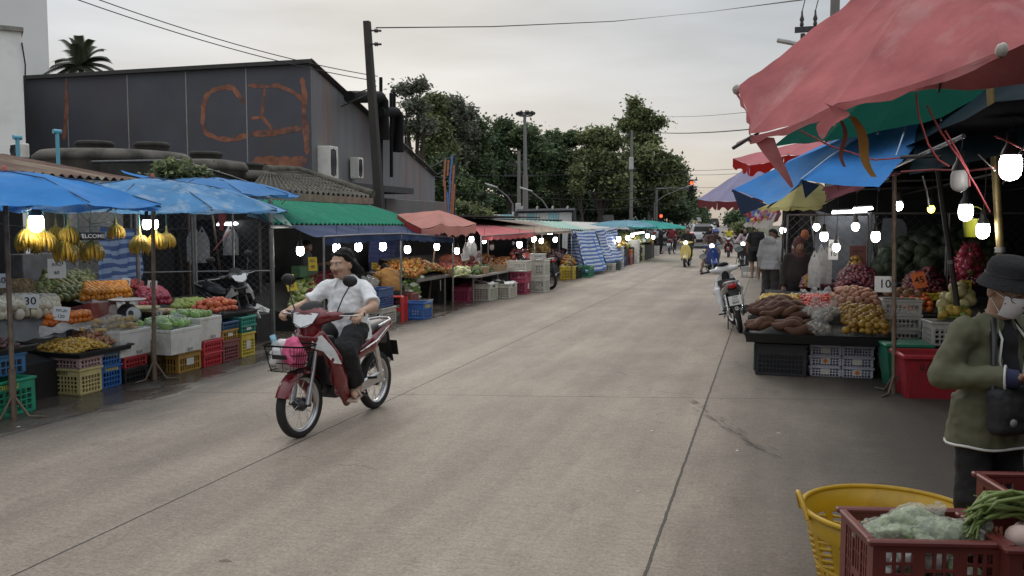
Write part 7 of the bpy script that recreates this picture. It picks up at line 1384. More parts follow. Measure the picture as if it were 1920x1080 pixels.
# ================= motorcycles =================
CARR=mat('red_bike_paint',(.155,.007,.013),.22,.06,3,coat=.7); TAIL=mat('tail_light_red',(.35,.01,.012),.2,.05); HLG=mat('headlight_lens',(.70,.72,.74),.08,.1,30,spec=.8); SILV=mat('silver_trim',(.50,.50,.51),.3,.1,metal=.6); AMB=mat('amber_lens',(.55,.22,.02),.25); MIRG=mat('mirror_glass',(.5,.53,.56),.08,.02,metal=.9)
def wheel(t,p,r,w,spokes=0,cast=0,steer=0,name='wheel',rimc=ALU):
    e=bpy.data.objects.new(name,None); COL.objects.link(e); e.parent=t; e.location=p; e.rotation_euler=(0,0,R(steer)); e.empty_display_size=.1
    k=w/2; MB().lathe([(r-k*1.5,-k*.75),(r-k*.9,-k),(r-k*.35,-k*.82),(r-.002,-k*.4),(r,0),(r-.002,k*.4),(r-k*.35,k*.82),(r-k*.9,k),(r-k*1.5,k*.75)],40,ax=(1,0,0)).build('tyre',RUBBER,e)
    ri=r-k*1.5; MB().lathe([(ri+.004,-k*.72),(ri-.012,-k*.6),(ri-.018,0),(ri-.012,k*.6),(ri+.004,k*.72)],40,ax=(1,0,0)).build('rim',rimc,e)
    MB().lathe([(0,-.06),(.028,-.06),(.03,-.04),(.055,-.03),(.055,.03),(.03,.04),(.028,.06),(0,.06)],16,ax=(1,0,0)).build('hub',DARKMET,e)
    m=MB()
    for i in range(spokes):
        a=2*math.pi*i/spokes; b=a+(.35 if i%2 else -.35); x=.028 if (i//2)%2 else -.028; m.tube([(x,.052*math.cos(a),.052*math.sin(a)),(0,(ri-.012)*math.cos(b),(ri-.012)*math.sin(b))],.0021,4)
    for i in range(cast):
        a=2*math.pi*i/cast; m.tube([(0,.04*math.cos(a),.04*math.sin(a)),(0,(ri-.01)*math.cos(a+.15),(ri-.01)*math.sin(a+.15))],[.02,.013],5)
    if spokes or cast: m.build('spokes',CHROME if spokes else DARKMET,e)
    return e
def fender(t,c,r,w,a0,a1,m_,name='front_fender',n=18,th=.006,flare=.4):
    mb=MB()
    for off in (0,-th):
        mb.grid(lambda u,v:V((w*(u-.5),c[1]+(r+off-abs(u-.5)**2*w*1.6)*math.cos(R(a0+(a1-a0)*v)),c[2]+(r+off-abs(u-.5)**2*w*1.6)*math.sin(R(a0+(a1-a0)*v)))),8,n)
    mb.build(name,m_,t)
def mirror(t,base,tip,r=(.062,.045),look=(0,-1,.05)):
    e=MB().tube([base,V(base).lerp(V(tip),.55)+V((0,.02,0)),tip],.0055,6).build('mirror_stem',BLACKP,t)
    x,y,z=basis(look); M=Matrix((x,y,z)).transposed().to_4x4(); m=MB(); m.T=Matrix.Translation(V(tip)+V((0,0,.03)))@M
    m.ball((0,0,-.012),(r[0],r[1],.022),14,8); o=m.build('mirror',BLACKP,e); m=MB(); m.T=Matrix.Translation(V(tip)+V((0,0,.03)))@M; m.lathe([(0,.0125),(.9,.0125)],18); 
    for i,p in enumerate(m.v):
        q=m.T.inverted()@V(p); m.v[i]=tuple(m.T@V((q.x*r[0],q.y*r[1],q.z)))
    m.build('mirror_glass',MIRG,e)
def underbone(label,loc,rz,paint,lean=0,seatm=BLACKP,steer=0,plate=None,basket=False,hero=False,trim=SILV,tailm=None,visor=mat('visor_black',(.012,.012,.013),.75,.2),group=None,vox=.009,facing=MIRG,rider=True):
    t=thing('motorcycle',label,'motorcycle',loc,0,group); t.rotation_euler=Euler((0,R(lean),R(rz)),'XYZ')
    A_=(0,.61,.275); wheel(t,A_,.275,.075,28 if hero else 18,0,steer,'front_wheel'); wheel(t,(0,-.61,.275),.275,.085,28 if hero else 18,0,0,'rear_wheel')
    for s in (-1,1): 
        o=MB().tube([(s*.075,.61,.275),(s*.075,.565,.42)],[.026,.024],10).tube([(s*.075,.57,.40),(s*.07,.42,.86)],.017,10).build('fork_leg',ALU if hero else DARKMET,t); MB().cyl((s*.04,.61,.275),(s*.10,.61,.275),.016,8).build('axle_nut',DARKMET,o)
    fender(t,A_,.312,.13,20,165,paint)
    # apron and cowl
    S=[]
    for s in (-1,1):
        S+=[cap((s*.09,.455,.82),(s*.185,.37,.62),.062,.07,0,((0,1,0),.55)),cap((s*.19,.37,.62),(s*.18,.27,.42),.078,.08,0,((1,0,0),.5)),cap((s*.18,.27,.42),(s*.16,.15,.24),.085,.06,0,((1,0,0),.45)),cap((s*.16,.30,.62),(s*.14,.24,.36),.075,.07,0,((1,0,0),.4))]
    S+=[rbx((0,.455,.75),(.115,.05,.10),.035,(-22,0,0)),rbx((0,.36,.55),(.13,.035,.16),.02,(-20,0,0),1),cap((0,.28,.56),(0,.02,.50),.055,.06,1),rbx((0,.28,.60),(.15,.03,.22),.02,(-16,0,0),1)]
    sdf('leg_shield',S,[paint,BLACKP],vox,.02,1,None,t)
    m=MB()
    for s in (-1,1): m.add([V((s*.07,.525,.80)),V((s*.14,.49,.835)),V((s*.228,.435,.71)),V((s*.262,.385,.585)),V((s*.21,.435,.60)),V((s*.15,.487,.70)),V((s*.06,.525,.73))],[(0,1,2,5,6),(2,3,4,5)] if s>0 else [(6,5,2,1,0),(5,4,3,2)])
    m.build('turn_signal',HLG if hero else trim,t); MB().box((0,.515,.785),(.09,.012,.02),(-20,0,0)).build('badge',CHROME,t)
    # headlight cowl + bars
    sdf('headlight_cowl',[ell((0,.44,.975),(.17,.10,.09),(-14,0,0),0),cap((-.10,.40,.97),(-.22,.34,.985),.055,.035,0),cap((.10,.40,.97),(.22,.34,.985),.055,.035,0),cap((0,.435,.76),(0,.44,.95),.085,.09,0),cap((0,.385,.78),(0,.42,.95),.06,.07,1),ell((0,.425,1.045),(.10,.10,.05),(-22,0,0),1)],[paint,visor],vox,.02,1,None,t)
    mb=MB(); 
    def lens(u,v):
        x=(u-.5)*.25; z=.898+.118*v+.035*(abs(u-.5)*2)**2*(1-v); y=.582-.055*v-2.0*x*x; return V((x*(1-.25*(1-v)),y,z))
    mb.grid(lens,10,5); mb.build('headlight',HLG,t); MB().tube([lens(0,0)+V((0,.003,0)),lens(.5,0)+V((0,.004,0)),lens(1,0)+V((0,.003,0)),lens(1,1)+V((0,.003,0)),lens(.5,1)+V((0,.004,0)),lens(0,1)+V((0,.003,0))],.004,5,closed=True).build('headlight_rim',BLACKP,t)
    for s in (-1,1):
        MB().tube([(s*.20,.345,.985),(s*.27,.31,.99),(s*.40,.235,.99)],[.012,.016,.016],8).build('grip',RUBBER,t); MB().tube([(s*.21,.37,.985),(s*.30,.36,.985),(s*.38,.29,.985)],.006,5).build('brake_lever',ALU,t)
        mirror(t,(s*.20,.36,1.0),(s*.30,.30,1.24),(.068,.05),(0,-1,.05))
    # seat, tail, engine
    sdf('seat',[cap((0,.0,.70),(0,-.32,.735),.10,.125,0,((0,0,1),.5)),cap((0,-.36,.775),(0,-.68,.80),.115,.085,0,((0,0,1),.5))],seatm,vox,.03,1,None,t)
    T_=[]
    for s in (-1,1): T_+=[cap((s*.10,.0,.56),(s*.115,-.36,.655),.055,.07,0,((1,0,0),.5)),cap((s*.115,-.36,.655),(s*.06,-.80,.80),.07,.035,0,((1,0,0),.55))]
    T_+=[rbx((0,-.2,.62),(.08,.22,.06),.02,(8,0,0),1),rbx((0,-.55,.70),(.07,.2,.05),.02,(14,0,0),1)]
    sdf('tail_body',T_,[tailm or paint,BLACKP],vox,.02,1,None,t)
    for s in (-1,1): MB().tube([V((s*.146,-.10,.615)),V((s*.152,-.40,.68)),V((s*.10,-.72,.785))],[.006,.012,.004],5).build('side_stripe',CHROME,t)
    MB().tube([(-.11,-.50,.80),(-.11,-.72,.835),(-.05,-.80,.845),(.05,-.80,.845),(.11,-.72,.835),(.11,-.50,.80)],.012,7).build('grab_rail',SILV,t)
    sdf('tail_light',[ell((0,-.82,.775),(.075,.035,.045))],TAIL,vox,.01,1,None,t)
    MB().grid(lambda u,v:V(((u-.5)*.15,-.78-.10*v+.03*(abs(u-.5)*2)**2,.72-.30*v)),6,8).build('rear_fender',BLACKP,t)
    p=MB().box((0,-.885,.55),(.20,.006,.15),(-14,0,0),bev=.002).build('number_plate',CARD if plate else BLACKP,t)
    if plate:
        for l,z,s_ in plate: lettering(l,s_,INK,p,(0,-.889+(.55-z)*-.25,z),(76,0,0))
    MB().cyl((0,-.86,.42),(0,-.875,.42),.032,14).build('reflector',CARD,t)
    sdf('engine',[rbx((0,.10,.34),(.11,.13,.085),.03),cap((0,.18,.36),(0,.36,.40),.07,.06),rbx((-.12,.02,.33),(.03,.11,.07),.03),rbx((.12,.02,.33),(.03,.11,.07),.03)],DARKMET,vox,.02,1,None,t)
    for s in (-1,1): MB().tube([(s*.09,-.05,.36),(s*.10,-.61,.275)],[.022,.02],8).build('swing_arm',ALU,t); MB().tube([(s*.11,-.52,.34),(s*.11,-.44,.62)],.028,10).build('shock_absorber',CHROME,t)
    MB().box((-.115,-.33,.315),(.03,.50,.10),(-7,0,0),bev=.02).build('chain_cover',ALU,t)
    MB().tube([(.12,.14,.25),(.14,-.15,.25),(.15,-.35,.30),(.15,-.85,.40)],[.02,.025,.045,.05],12).build('exhaust',DARKMET,t)
    for s in (-1,1): MB().tube([(s*.10,.02,.27),(s*.25,.02,.275)],.014,8).build('footrest',RUBBER,t); MB().tube([(s*.10,-.28,.35),(s*.2,-.30,.36)],.012,8).build('rear_footrest',RUBBER,t)
    MB().tube([(-.10,-.05,.26),(-.16,-.20,.20 if rider else .02)],.012,6).build('side_stand',DARKMET,t)
    if basket:
        b=MB(); 
        def bp(u,v): a=u*2*math.pi; k=.75+.25*v; return V((.20*k*math.copysign(abs(math.cos(a))**.5,math.cos(a)),.735+.125*k*math.copysign(abs(math.sin(a))**.5,math.sin(a)),.575+.205*v))
        for v in (0,.33,.66,1): b.tube([bp(u/32,v) for u in range(32)],.004 if v<1 else .008,5,closed=True)
        for u in range(32): b.tube([bp(u/32,0),bp(u/32,1)],.0028,4)
        for x in range(-4,5): b.tube([(x*.035,.63,.575),(x*.035,.84,.575)],.0028,4)
        o=b.build('basket',mat('basket_wire',(.010,.010,.010),.9,.1,spec=.15),t); MB().box((0,.878,.70),(.13,.01,.035),(-8,0,0)).build('basket_plate',BLACKP,o); MB().tube([(-.08,.58,.60),(-.06,.53,.70)],.01,5).tube([(.08,.58,.60),(.06,.53,.70)],.01,5).build('basket_bracket',BLACKP,o)
    return t
BX,BY=-3.60,6.93; BRZ=180-4.5
bike=underbone('dark red underbone motorcycle with a front basket ridden toward the camera',(BX,BY,0),BRZ,CARR,0,BLACKP,-4,None,True,True)
bm=Matrix.Translation((BX,BY,0))@Matrix.Rotation(R(BRZ),4,'Z')
PKD=mat('pink_dotted_cloth',(.62,.10,.22),.7,.25,30,.2,20); WBG=mat('crumpled_white_bag',(.55,.53,.53),.4,.15,9,.4,16)
o=sdf('pink_bag',[ell((-.06,.76,.70),(.10,.09,.10)),ell((-.03,.74,.78),(.07,.06,.06))],PKD,.01,.03,1,(.02,14)); tag(o,'pink dotted cloth bundle in the motorcycle basket','bundle'); o.matrix_world=bm
o=sdf('white_bag',[ell((.08,.75,.67),(.10,.09,.09)),ell((.0,.70,.65),(.12,.08,.07)),ell((.06,.73,.76),(.06,.05,.07))],WBG,.01,.03,1,(.02,13)); tag(o,'crumpled white plastic bag in the motorcycle basket','bag'); o.matrix_world=bm
t=thing('drink_bottle','pale blue capped bottle sticking out of the motorcycle basket','bottle',bm@V((.13,.72,.72)),rot=(0,20,BRZ)); MB().lathe([(0,-.1),(.035,-.1),(.037,.05),(.02,.09),(.02,.10)],14).build('bottle',mat('bottle_plastic',(.5,.62,.66),.2,.05,alpha=.7),t); MB().lathe([(.023,.09),(.023,.135),(0,.137)],14).build('cap',mat('pale_blue_cap',(.25,.48,.62),.4),t)
RJ=dict(pel=(0,-.17,.815),che=(0,-.15,1.08),nek=(0,-.125,1.26),hd=(.01,-.08,1.395),shL=(-.185,-.14,1.185),shR=(.185,-.14,1.185),elL=(-.345,-.0,1.03),elR=(.335,.0,1.03),wrL=(-.345,.19,1.005),wrR=(.345,.19,1.005),hpL=(-.10,-.13,.80),hpR=(.10,-.13,.80),knL=(-.20,.24,.67),knR=(.20,.24,.67),anL=(-.19,.02,.345),anR=(.19,.02,.345))
gh=lambda s:dict(f=(s*.12,.85,-.22),n=(0,-.15,-1),th=(-s,0,.1),curl=1.1,s=1.12)
t,q,M,J=human('man in a white polo shirt and black trousers riding the red motorcycle',(BX,BY,0),BRZ,RJ,WHS,BLKC_,None,1.13,.0078,(.16,1,-.13),'short','long',None,'none',SKIN,dict(L=gh(-1),R=gh(1)),True,1.06,1.12,wr=(.014,12),hem=.10,sl=.86,hemr=(.16,.185),footd=((-.25,1,-.15),(.25,1,-.15)),slv=.52,gl=1.02)
hp=[ell(q(0,-.024,.044),np.array((.084,.096,.086))*1.06,M),cap(q(-.035,.052,.080),q(.035,.052,.080),.017,.017),ell(q(0,-.07,-.01),np.array((.085,.06,.08))*1.06,M)]
for k in range(9):
    x=(k-4)*.018; hp.append(cap(q(x,-.07,.02-.012*abs(k-4)),q(x*1.35,-.105-.008*math.cos(k*3),-.085),.036,.030,k=.02)); hp.append(cap(q(x*1.35,-.105,-.085),q(x*1.5+.01*math.sin(k*2),-.15-.018*math.cos(k*3),-.135-.02*math.sin(k*1.7)),.028,.007,k=.012))
for s in (-1,1): hp.append(cap(q(s*.070,.03,.075),q(s*.088,-.05,-.02),.014,.03,k=.02))
sdf('hair',hp,HAIR,.006,.015,1,(.008,30),t)
# collar and placket, sandals
m=MB(); nk=V(J['nek'])
def col(u,v):
    a=-2.55+5.1*u; r=.074+.045*v; return nk+V((math.sin(a)*r,math.cos(a)*-r*.9+.012,.035-.06*v-.05*(abs(u-.5)*2)**3))
m.grid(col,24,3); m.build('collar',WHS,t)
NECKV=[V((-.028,.082,1.235)),V((.028,.082,1.235)),V((.0,.112,1.15))]
for i,S_ in enumerate('LR'):
    an=V(J['an'+S_]); fd=V((-.25,1,-.15) if i==0 else (.25,1,-.15)).normalized(); sd=fd.cross(V((0,0,1))).normalized(); x=sd; z=x.cross(fd).normalized(); Mx=Matrix((x,fd,z)).transposed()
    m=MB(); m.box(an+fd*.05+V((0,0,-.085)),(.10,.27,.022),Mx,bev=.01); m.tube([an+fd*.06+sd*.05+V((0,0,-.08)),an+fd*.08+sd*.025+V((0,0,-.018)),an+fd*.09-sd*.025+V((0,0,-.018)),an+fd*.06-sd*.05+V((0,0,-.08))],.014,6); m.build('sandal',mat('beige_sandal',(.40,.31,.25),.6,.15),t)
# ---- other motorcycles ----
WHB=mat('white_bike_paint',(.66,.67,.68),.25,.04,3,coat=.5); MARS=mat('maroon_seat',(.10,.012,.015),.45,.1); GREYP=mat('grey_panel',(.20,.20,.20),.4,.1)
pr=G(1389,624); hd_=7
t=underbone('white motorcycle parked on its side stand with its tail and number plate toward us',(pr.x-math.sin(R(hd_))*.66,pr.y+math.cos(R(hd_))*.66,0.0),hd_,WHB,-12,MARS,14,(('1กฮ',.60,.05),('เชียงราย',.56,.028),('8849',.515,.055)),False,False,WHB,GREYP,group=None,rider=False)
pd=G(1040,541); underbone('dark maroon motorcycle parked with its tail toward the road by the white crates',(pd.x-.55,pd.y-.10,0),60,mat('dark_maroon_paint',(.05,.008,.012),.25,.1,coat=.5),-8,BLACKP,10,None,False,False,SILV,None,vox=.012,rider=False)
pk=V((-7.75,11.55,0)); underbone('black motorcycle parked in the shade in front of the cage',(pk.x-.05,pk.y,0),-118,mat('black_bike_paint',(.012,.012,.014),.3,.1,coat=.4),8,BLACKP,-15,None,False,False,SILV,None,vox=.014,rider=False)
underbone('second dark motorcycle inside the cage behind the peach tray',(-9.6,13.0,0),-60,mat('black_bike_paint',(.012,.012,.014),.3,.1),8,BLACKP,10,None,False,False,vox=.016,rider=False)
def scooter(label,loc,rz,paint,steer=0,lean=0,lights=True,seatm=BLACKP,retro=True,vox=.014):
    t=thing('scooter',label,'scooter',loc,0); t.rotation_euler=Euler((0,R(lean),R(rz)),'XYZ')
    wheel(t,(0,.56,.225),.225,.10,0,5,steer,'front_wheel'); wheel(t,(0,-.56,.225),.225,.11,0,5,0,'rear_wheel')
    sdf('front_fender',[ell((0,.57,.36),(.095,.20,.13)),ell((0,.56,.22),(.075,.24,.235),op='-')],paint,vox,.02,1,None,t)
    for s in (-1,1): MB().tube([(s*.085,.56,.225),(s*.08,.47,.52)],.02,8).build('fork_leg',ALU,t)
    sdf('body',[ell((0,.41,.60),(.215,.06,.33),(-12,0,0),0),cap((0,.46,.36),(0,.40,.86),.075,.06,0,((0,1,0),.8)),rbx((0,.10,.30),(.19,.28,.045),.04,(0,0,0),1),ell((0,-.42,.52),(.20,.38,.20),(8,0,0),0),cap((0,-.15,.45),(0,-.10,.62),.15,.13,0),rbx((0,-.45,.34),(.10,.2,.1),.04,(0,0,0),1)],[paint,BLACKP],vox,.03,1,None,t)
    sdf('headset',[ell((0,.36,.96),(.13,.10,.085)),cap((-.1,.34,.97),(-.24,.30,.985),.05,.03),cap((.1,.34,.97),(.24,.30,.985),.05,.03)],paint,vox,.02,1,None,t)
    MB().lathe([(.085,-.02),(.082,.01),(.05,.03),(0,.035)],20,(0,.44,.965),(0,1,.1)).build('headlight',HLG if not lights else mat('lit_headlight',(1,.96,.88),.3,0,emit=2.2),t); MB().lathe([(.092,-.03),(.095,.012),(.085,.015)],20,(0,.44,.965),(0,1,.1)).build('headlight_ring',CHROME,t)
    for s in (-1,1): MB().tube([(s*.24,.30,.985),(s*.37,.24,.985)],.017,8).build('grip',RUBBER,t); mirror(t,(s*.22,.32,1.0),(s*.31,.28,1.18),(.07,.05),(0,-1,.05)); MB().ball((s*.15,.43,.66),(.03,.02,.04),8,6).build('turn_signal',AMB,t)
    MB().box((0,.475,.68),(.03,.012,.25),(-12,0,0),bev=.004).build('front_trim',CHROME,t); sdf('seat',[cap((0,-.02,.74),(0,-.62,.775),.12,.13,0,((0,0,1),.5))],seatm,vox,.02,1,None,t)
    MB().tube([(.12,-.30,.22),(.17,-.55,.25),(.17,-.80,.30)],[.03,.05,.05],10).build('exhaust',DARKMET,t); sdf('tail_light',[ell((0,-.80,.60),(.06,.03,.04))],TAIL,vox,.01,1,None,t); MB().box((0,-.84,.45),(.2,.01,.15)).build('number_plate',CARD,t); return t
def rider_pose(dz=0,dy=0): 
    J=dict(pel=(0,-.20,.86),che=(0,-.18,1.14),nek=(0,-.15,1.32),hd=(0,-.11,1.47),shL=(-.19,-.17,1.28),shR=(.19,-.17,1.28),elL=(-.30,-.02,1.07),elR=(.30,-.02,1.07),wrL=(-.32,.15,1.01),wrR=(.32,.15,1.01),hpL=(-.10,-.16,.84),hpR=(.10,-.16,.84),knL=(-.17,.22,.72),knR=(.17,.22,.72),anL=(-.16,.10,.40),anR=(.16,.10,.40))
    return {k:np.array(v)+np.array((0,dy,dz)) for k,v in J.items()}
GRIP=dict(L=gh(-1),R=gh(1))
YP=mat('cream_yellow_paint',(.78,.62,.20),.28,.05,3,coat=.5); BP=mat('royal_blue_paint',(.025,.07,.28),.28,.05,3,coat=.5)
p=G(1288,500); scooter('cream yellow retro scooter coming up the road toward us',(p.x,p.y,0),180-3,YP)
human('man in a black printed t-shirt riding the cream yellow scooter',(p.x,p.y,0),180-3,rider_pose(),mat('black_tee',(.02,.018,.018),.85,.5,14),BLKC_,None,1.02,.018,(0,1,0),'short','long',BLACKP,'short',SKD,GRIP,True,1.,wr=None)
p=G(1336,512); BSR=180+16; scooter('royal blue scooter leaning with its rider stopped beside the road',(p.x,p.y,0),BSR,BP,18,8)
Jb=rider_pose(); Jb.update(knR=np.array((.30,.02,.52)),anR=np.array((.42,.10,.10)),hd=np.array((-.10,-.05,1.42)),elL=np.array((-.34,.0,1.05)))
human('rider in brown checked clothes with one foot down on the royal blue scooter',(p.x,p.y,0),BSR,Jb,mat('brown_check',(.10,.06,.05),.85,.6,18),mat('brown_trousers',(.12,.07,.06),.85,.3),None,.95,.018,(0,1,-.1),'long','short',mat('brown_boot',(.06,.045,.035),.7),'helmet',SKD,GRIP,True,1.,hairm=BP,wr=None)
p=G(1396,505); scooter('black scooter with a bright headlight ridden by a woman in a pink shirt',(p.x,p.y,0),180-8,mat('black_scooter_paint',(.015,.015,.017),.3,.1,coat=.4),0)
human('woman in a pale pink shirt and black headscarf on the black scooter',(p.x,p.y,0),180-8,rider_pose(),mat('pale_pink_shirt',(.50,.36,.40),.8,.08),BLKC_,None,.98,.018,(.2,1,0),'long','long',BLACKP,'hijab',SKD,GRIP,True,1.,hairm=BLKC_,wr=None)
p=G(1366,482); underbone('red motorcycle far off ridden by a person in a yellow vest',(p.x,p.y,0),180,CARR,0,vox=.02); human('person in a bright yellow vest riding the far red motorcycle',(p.x,p.y,0),180,rider_pose(),mat('hi_vis_yellow',(.62,.55,.04),.7),BLKC_,None,1,.024,(0,1,0),'none','long',BLACKP,'short',SKD,GRIP,False,wr=None)
p=G(1331,488); underbone('dark motorcycle with a lit headlight half hidden behind the blue scooter',(p.x,p.y,0),180,BLACKP,0,vox=.02); human('person in black with a black headscarf riding behind the blue scooter',(p.x,p.y,0),180,rider_pose(),BLKC_,BLKC_,None,1.05,.024,(0,1,0),'long','long',BLACKP,'hijab',SKD,GRIP,False,hairm=BLKC_,wr=None)
p=G(1260,476); underbone('dark red motorcycle seen from behind waiting beside the far stalls',(p.x,p.y,0),-6,CARR,0,plate=(('กข',.58,.06),('88',.52,.06)),vox=.022); human('person in a dark red jacket and red helmet seen from behind on a motorcycle',(p.x,p.y,0),-6,rider_pose(),mat('wine_jacket',(.14,.012,.02),.8),DGP,None,1.1,.026,(0,1,0),'long','long',BLACKP,'helmet',SKD,GRIP,False,hairm=mat('red_helmet',(.30,.04,.03),.3),wr=None)
# ---- walkers and vendors ----
p=G(1443,577); Jh=stand_pose(1.64); Jh['hd']+=np.array((.0,.07,-.025)); Jh['nek']+=np.array((0,.02,0)); Jh['wrR']=np.array((.20,.12,.92)); Jh['elR']=np.array((.25,-.01,1.08)); Jh['anL']+=np.array((-.02,-.02,0))
human('man in a pale grey hoodie and black cap seen from behind at the right stall',(p.x,p.y,0),-22,Jh,GRYH,DGP,None,1.08,.012,(.25,.9,-.45),'long','long',BLACKP,'cap',mat('deep_tan_skin',(.16,.09,.06),.5,.1),None,True,1.,hairm=mat('black_cap',(.012,.012,.014),.8),wr=(.011,10),hem=.1,extra=[ell(Jh['nek']+np.array((0,-.10,.02)),(.135,.075,.095),(25,0,0),0,.02),cap(Jh['nek']+np.array((-.09,.0,.0)),Jh['nek']+np.array((.09,0,0)),.05,None,0,k=.03)])
p=G(1416,524); Jm=stand_pose(1.74); Jm['anL']+=np.array((0,-.10,.02)); Jm['knL']+=np.array((0,.02,0))
t,q,M,J=human('man in a black t-shirt with white sleeve stripes and black shorts walking away',(p.x,p.y,0),4,Jm,mat('black_tee_plain',(.014,.014,.016),.85,.2),BLKC_,None,1.08,.016,(0,1,0),'short','short',None,'short',SKD,None,False,1.,wr=(.006,10),hem=.08,slv=.65)
for s in (-1,1): MB().tube([(s*.22,-.035,1.44),(s*.265,-.05,1.36),(s*.30,-.05,1.24)],[.016,.02,.02],6).build('sleeve_stripe',WHS,t)
p=G(1238,476); Jc=stand_pose(1.62); Jc['wrR']=np.array((.30,.22,1.08)); Jc['elR']=np.array((.26,.02,1.1)); Jc['wrL']=np.array((-.2,.3,1.3)); Jc['elL']=np.array((-.28,.08,1.12)); human('person in a long black dress holding a pale cape over the head',(p.x,p.y,0),-95,Jc,BLKC_,BLKC_,None,1.0,.022,(0,1,0),'long','long',BLACKP,'hijab',SKD,None,False,hairm=mat('pale_scarf',(.40,.33,.30),.8),wr=None,hem=.35)
p=G(1149,503); Jx=stand_pose(1.6); Jx.update(che=np.array((.0,.28,1.02)),nek=np.array((0,.43,1.04)),hd=np.array((0,.56,1.02)),shL=np.array((-.18,.38,1.02)),shR=np.array((.18,.38,1.02)),elL=np.array((-.22,.45,.76)),elR=np.array((.22,.45,.76)),wrL=np.array((-.18,.58,.58)),wrR=np.array((.18,.58,.58)))
human('person in black clothes bending over beside the farther striped tarp',(p.x-.35,p.y+.3,0),-75,Jx,mat('black_tee_plain',(.014,.014,.016),.85,.2),BLKC_,None,1.08,.02,(0,.8,-.6),'short','long',BLACKP,'short',SKD,None,False,wr=None,front=(0,.5,-.8))
for x,y,X,cl,lb in ((1172,462,-6.3,(.16,.05,.04),'vendor in a rust brown shirt sitting in the far stall'),(1188,460,-6.2,(.22,.12,.08),'second vendor in beige brown further along the far stall')):
    pp=AX(x,y,X); Js=stand_pose(1.55); human(lb,(pp.x-.3,pp.y,-.25),-80,Js,mat('vendor_%d'%x,cl,.85,.3),BLKC_,None,1.05,.024,(0,1,-.2),'long','long',None,'short',SKD,None,False,wr=None)
# kneeling vendor in ochre, seen from behind, bent over
t=thing('person','vendor in an ochre shirt crouching with back turned beside the leafy greens','person',(-6.75,15.15,0),50)
P=[]; head(P,(0,.34,.86),(0,.9,-.5),1.,False); P+=[cap((0,.26,.84),(0,.33,.86),.05,.05),cap((-.1,.05,.42),(-.14,.36,.42),.09,.07),cap((.1,.05,.42),(.14,.36,.42),.09,.07),cap((-.14,.36,.42),(-.13,.2,.06),.06,.045),cap((.14,.36,.42),(.13,.2,.06),.06,.045),cap((-.13,.2,.05),(-.13,.34,.04),.04,.035),cap((.13,.2,.05),(.13,.34,.04),.04,.035),cap((-.19,.2,.80),(-.25,.34,.60),.05,.04),cap((-.25,.34,.60),(-.18,.50,.56),.04,.03),cap((.19,.2,.80),(.25,.34,.60),.05,.04),cap((.25,.34,.60),(.18,.50,.56),.04,.03),cap((0,.0,.45),(0,.22,.78),.13,.13)]
hand(P,(-.18,.51,.56),(.3,.8,-.3),(0,-.3,-1),(1,0,0),.6); hand(P,(.18,.51,.56),(-.3,.8,-.3),(0,-.3,-1),(-1,0,0),.6); sdf('body',P,[SKD,HAIR,EYE,LIP,EYEW],.016,.02,1,None,t)
sdf('shirt',[ell((0,.05,.56),(.20,.17,.24),(-25,0,0)),ell((0,.18,.74),(.21,.15,.18),(-35,0,0)),cap((-.19,.2,.80),(-.25,.33,.62),.075,.065,flat=True),cap((.19,.2,.80),(.25,.33,.62),.075,.065,flat=True)],ORB,.014,.05,1,(.012,9),t)
sdf('trousers',[ell((0,.0,.42),(.18,.17,.12)),cap((-.1,.05,.42),(-.14,.36,.42),.1,.085),cap((.1,.05,.42),(.14,.36,.42),.1,.085),cap((-.14,.36,.42),(-.13,.2,.12),.08,.07),cap((.14,.36,.42),(.13,.2,.12),.08,.07)],BLKC_,.016,.03,1,None,t); sdf('hair',[ell((0,.325,.885),(.09,.105,.095)),cap((0,.24,.86),(0,.18,.80),.05,.03)],HAIR,.014,.02,1,None,t)
pp=AX(575,505,-8.9); Jv=stand_pose(1.5); Jv['wrL']=np.array((-.2,.35,1.05)); human('vendor in a dim grey vest standing in the shade behind the dragon fruit',(pp.x,pp.y,-.12),-75,Jv,mat('dim_grey_vest',(.10,.11,.12),.85,.3),BLKC_,None,1.05,.016,(.3,1,-.3),'short','long',None,'short',SKD,None,True,wr=None)
# seated vendor at the right stall
pv=AY(1498,490,14.9); Jv=stand_pose(1.62); human('vendor in dark clothes and a brown headscarf standing behind the chain link',(pv.x,pv.y,-.12),178,Jv,mat('dark_jacket',(.03,.022,.022),.85,.3),BLKC_,None,1.15,.016,(-.2,1,-.2),'long','long',None,'hijab',SKD,None,True,hairm=mat('brown_scarf',(.10,.045,.04),.85),wr=None)
# ---- woman in the bucket hat ----
pw=AD(1868,418,4.12); fw=(RT*.34-V((FW.x,FW.y,0))*.94); rzw=math.degrees(math.atan2(-fw.x,fw.y))
wt=1.0; JW=dict(pel=(0,0,.88),che=(0,.0,1.10),nek=(0,.02,1.285),hd=(.0,.075,1.445),shL=(-.175,0,1.255),shR=(.175,0,1.255),elL=(-.25,.02,1.03),elR=(.262,-.03,1.04),wrL=(-.065,.255,1.07),wrR=(.10,.185,1.05),hpL=(-.09,0,.85),hpR=(.09,0,.85),knL=(-.10,.02,.46),knR=(.10,.02,.46),anL=(-.10,-.02,.08),anR=(.10,-.02,.08))
t,q,M,J=human('woman in a black bucket hat, white mask and olive jacket standing at the right edge',(pw.x,pw.y,0),rzw,JW,OLV,BLKC_,None,.94,.0085,(.12,.90,-.42),'long','long',BLACKP,'none',mat('woman_skin',(.33,.19,.125),.5,.08,14),dict(L=dict(f=(.75,.45,.0),n=(-.2,-.6,-.6),th=(.2,.4,.8),curl=.75),R=dict(f=(-.6,.55,.12),n=(.2,-.3,.8),th=(.3,.8,.3),curl=.85)),True,.98,1.0,wr=(.010,13),hem=.17,gl=1.0,hemr=(.19,.215))
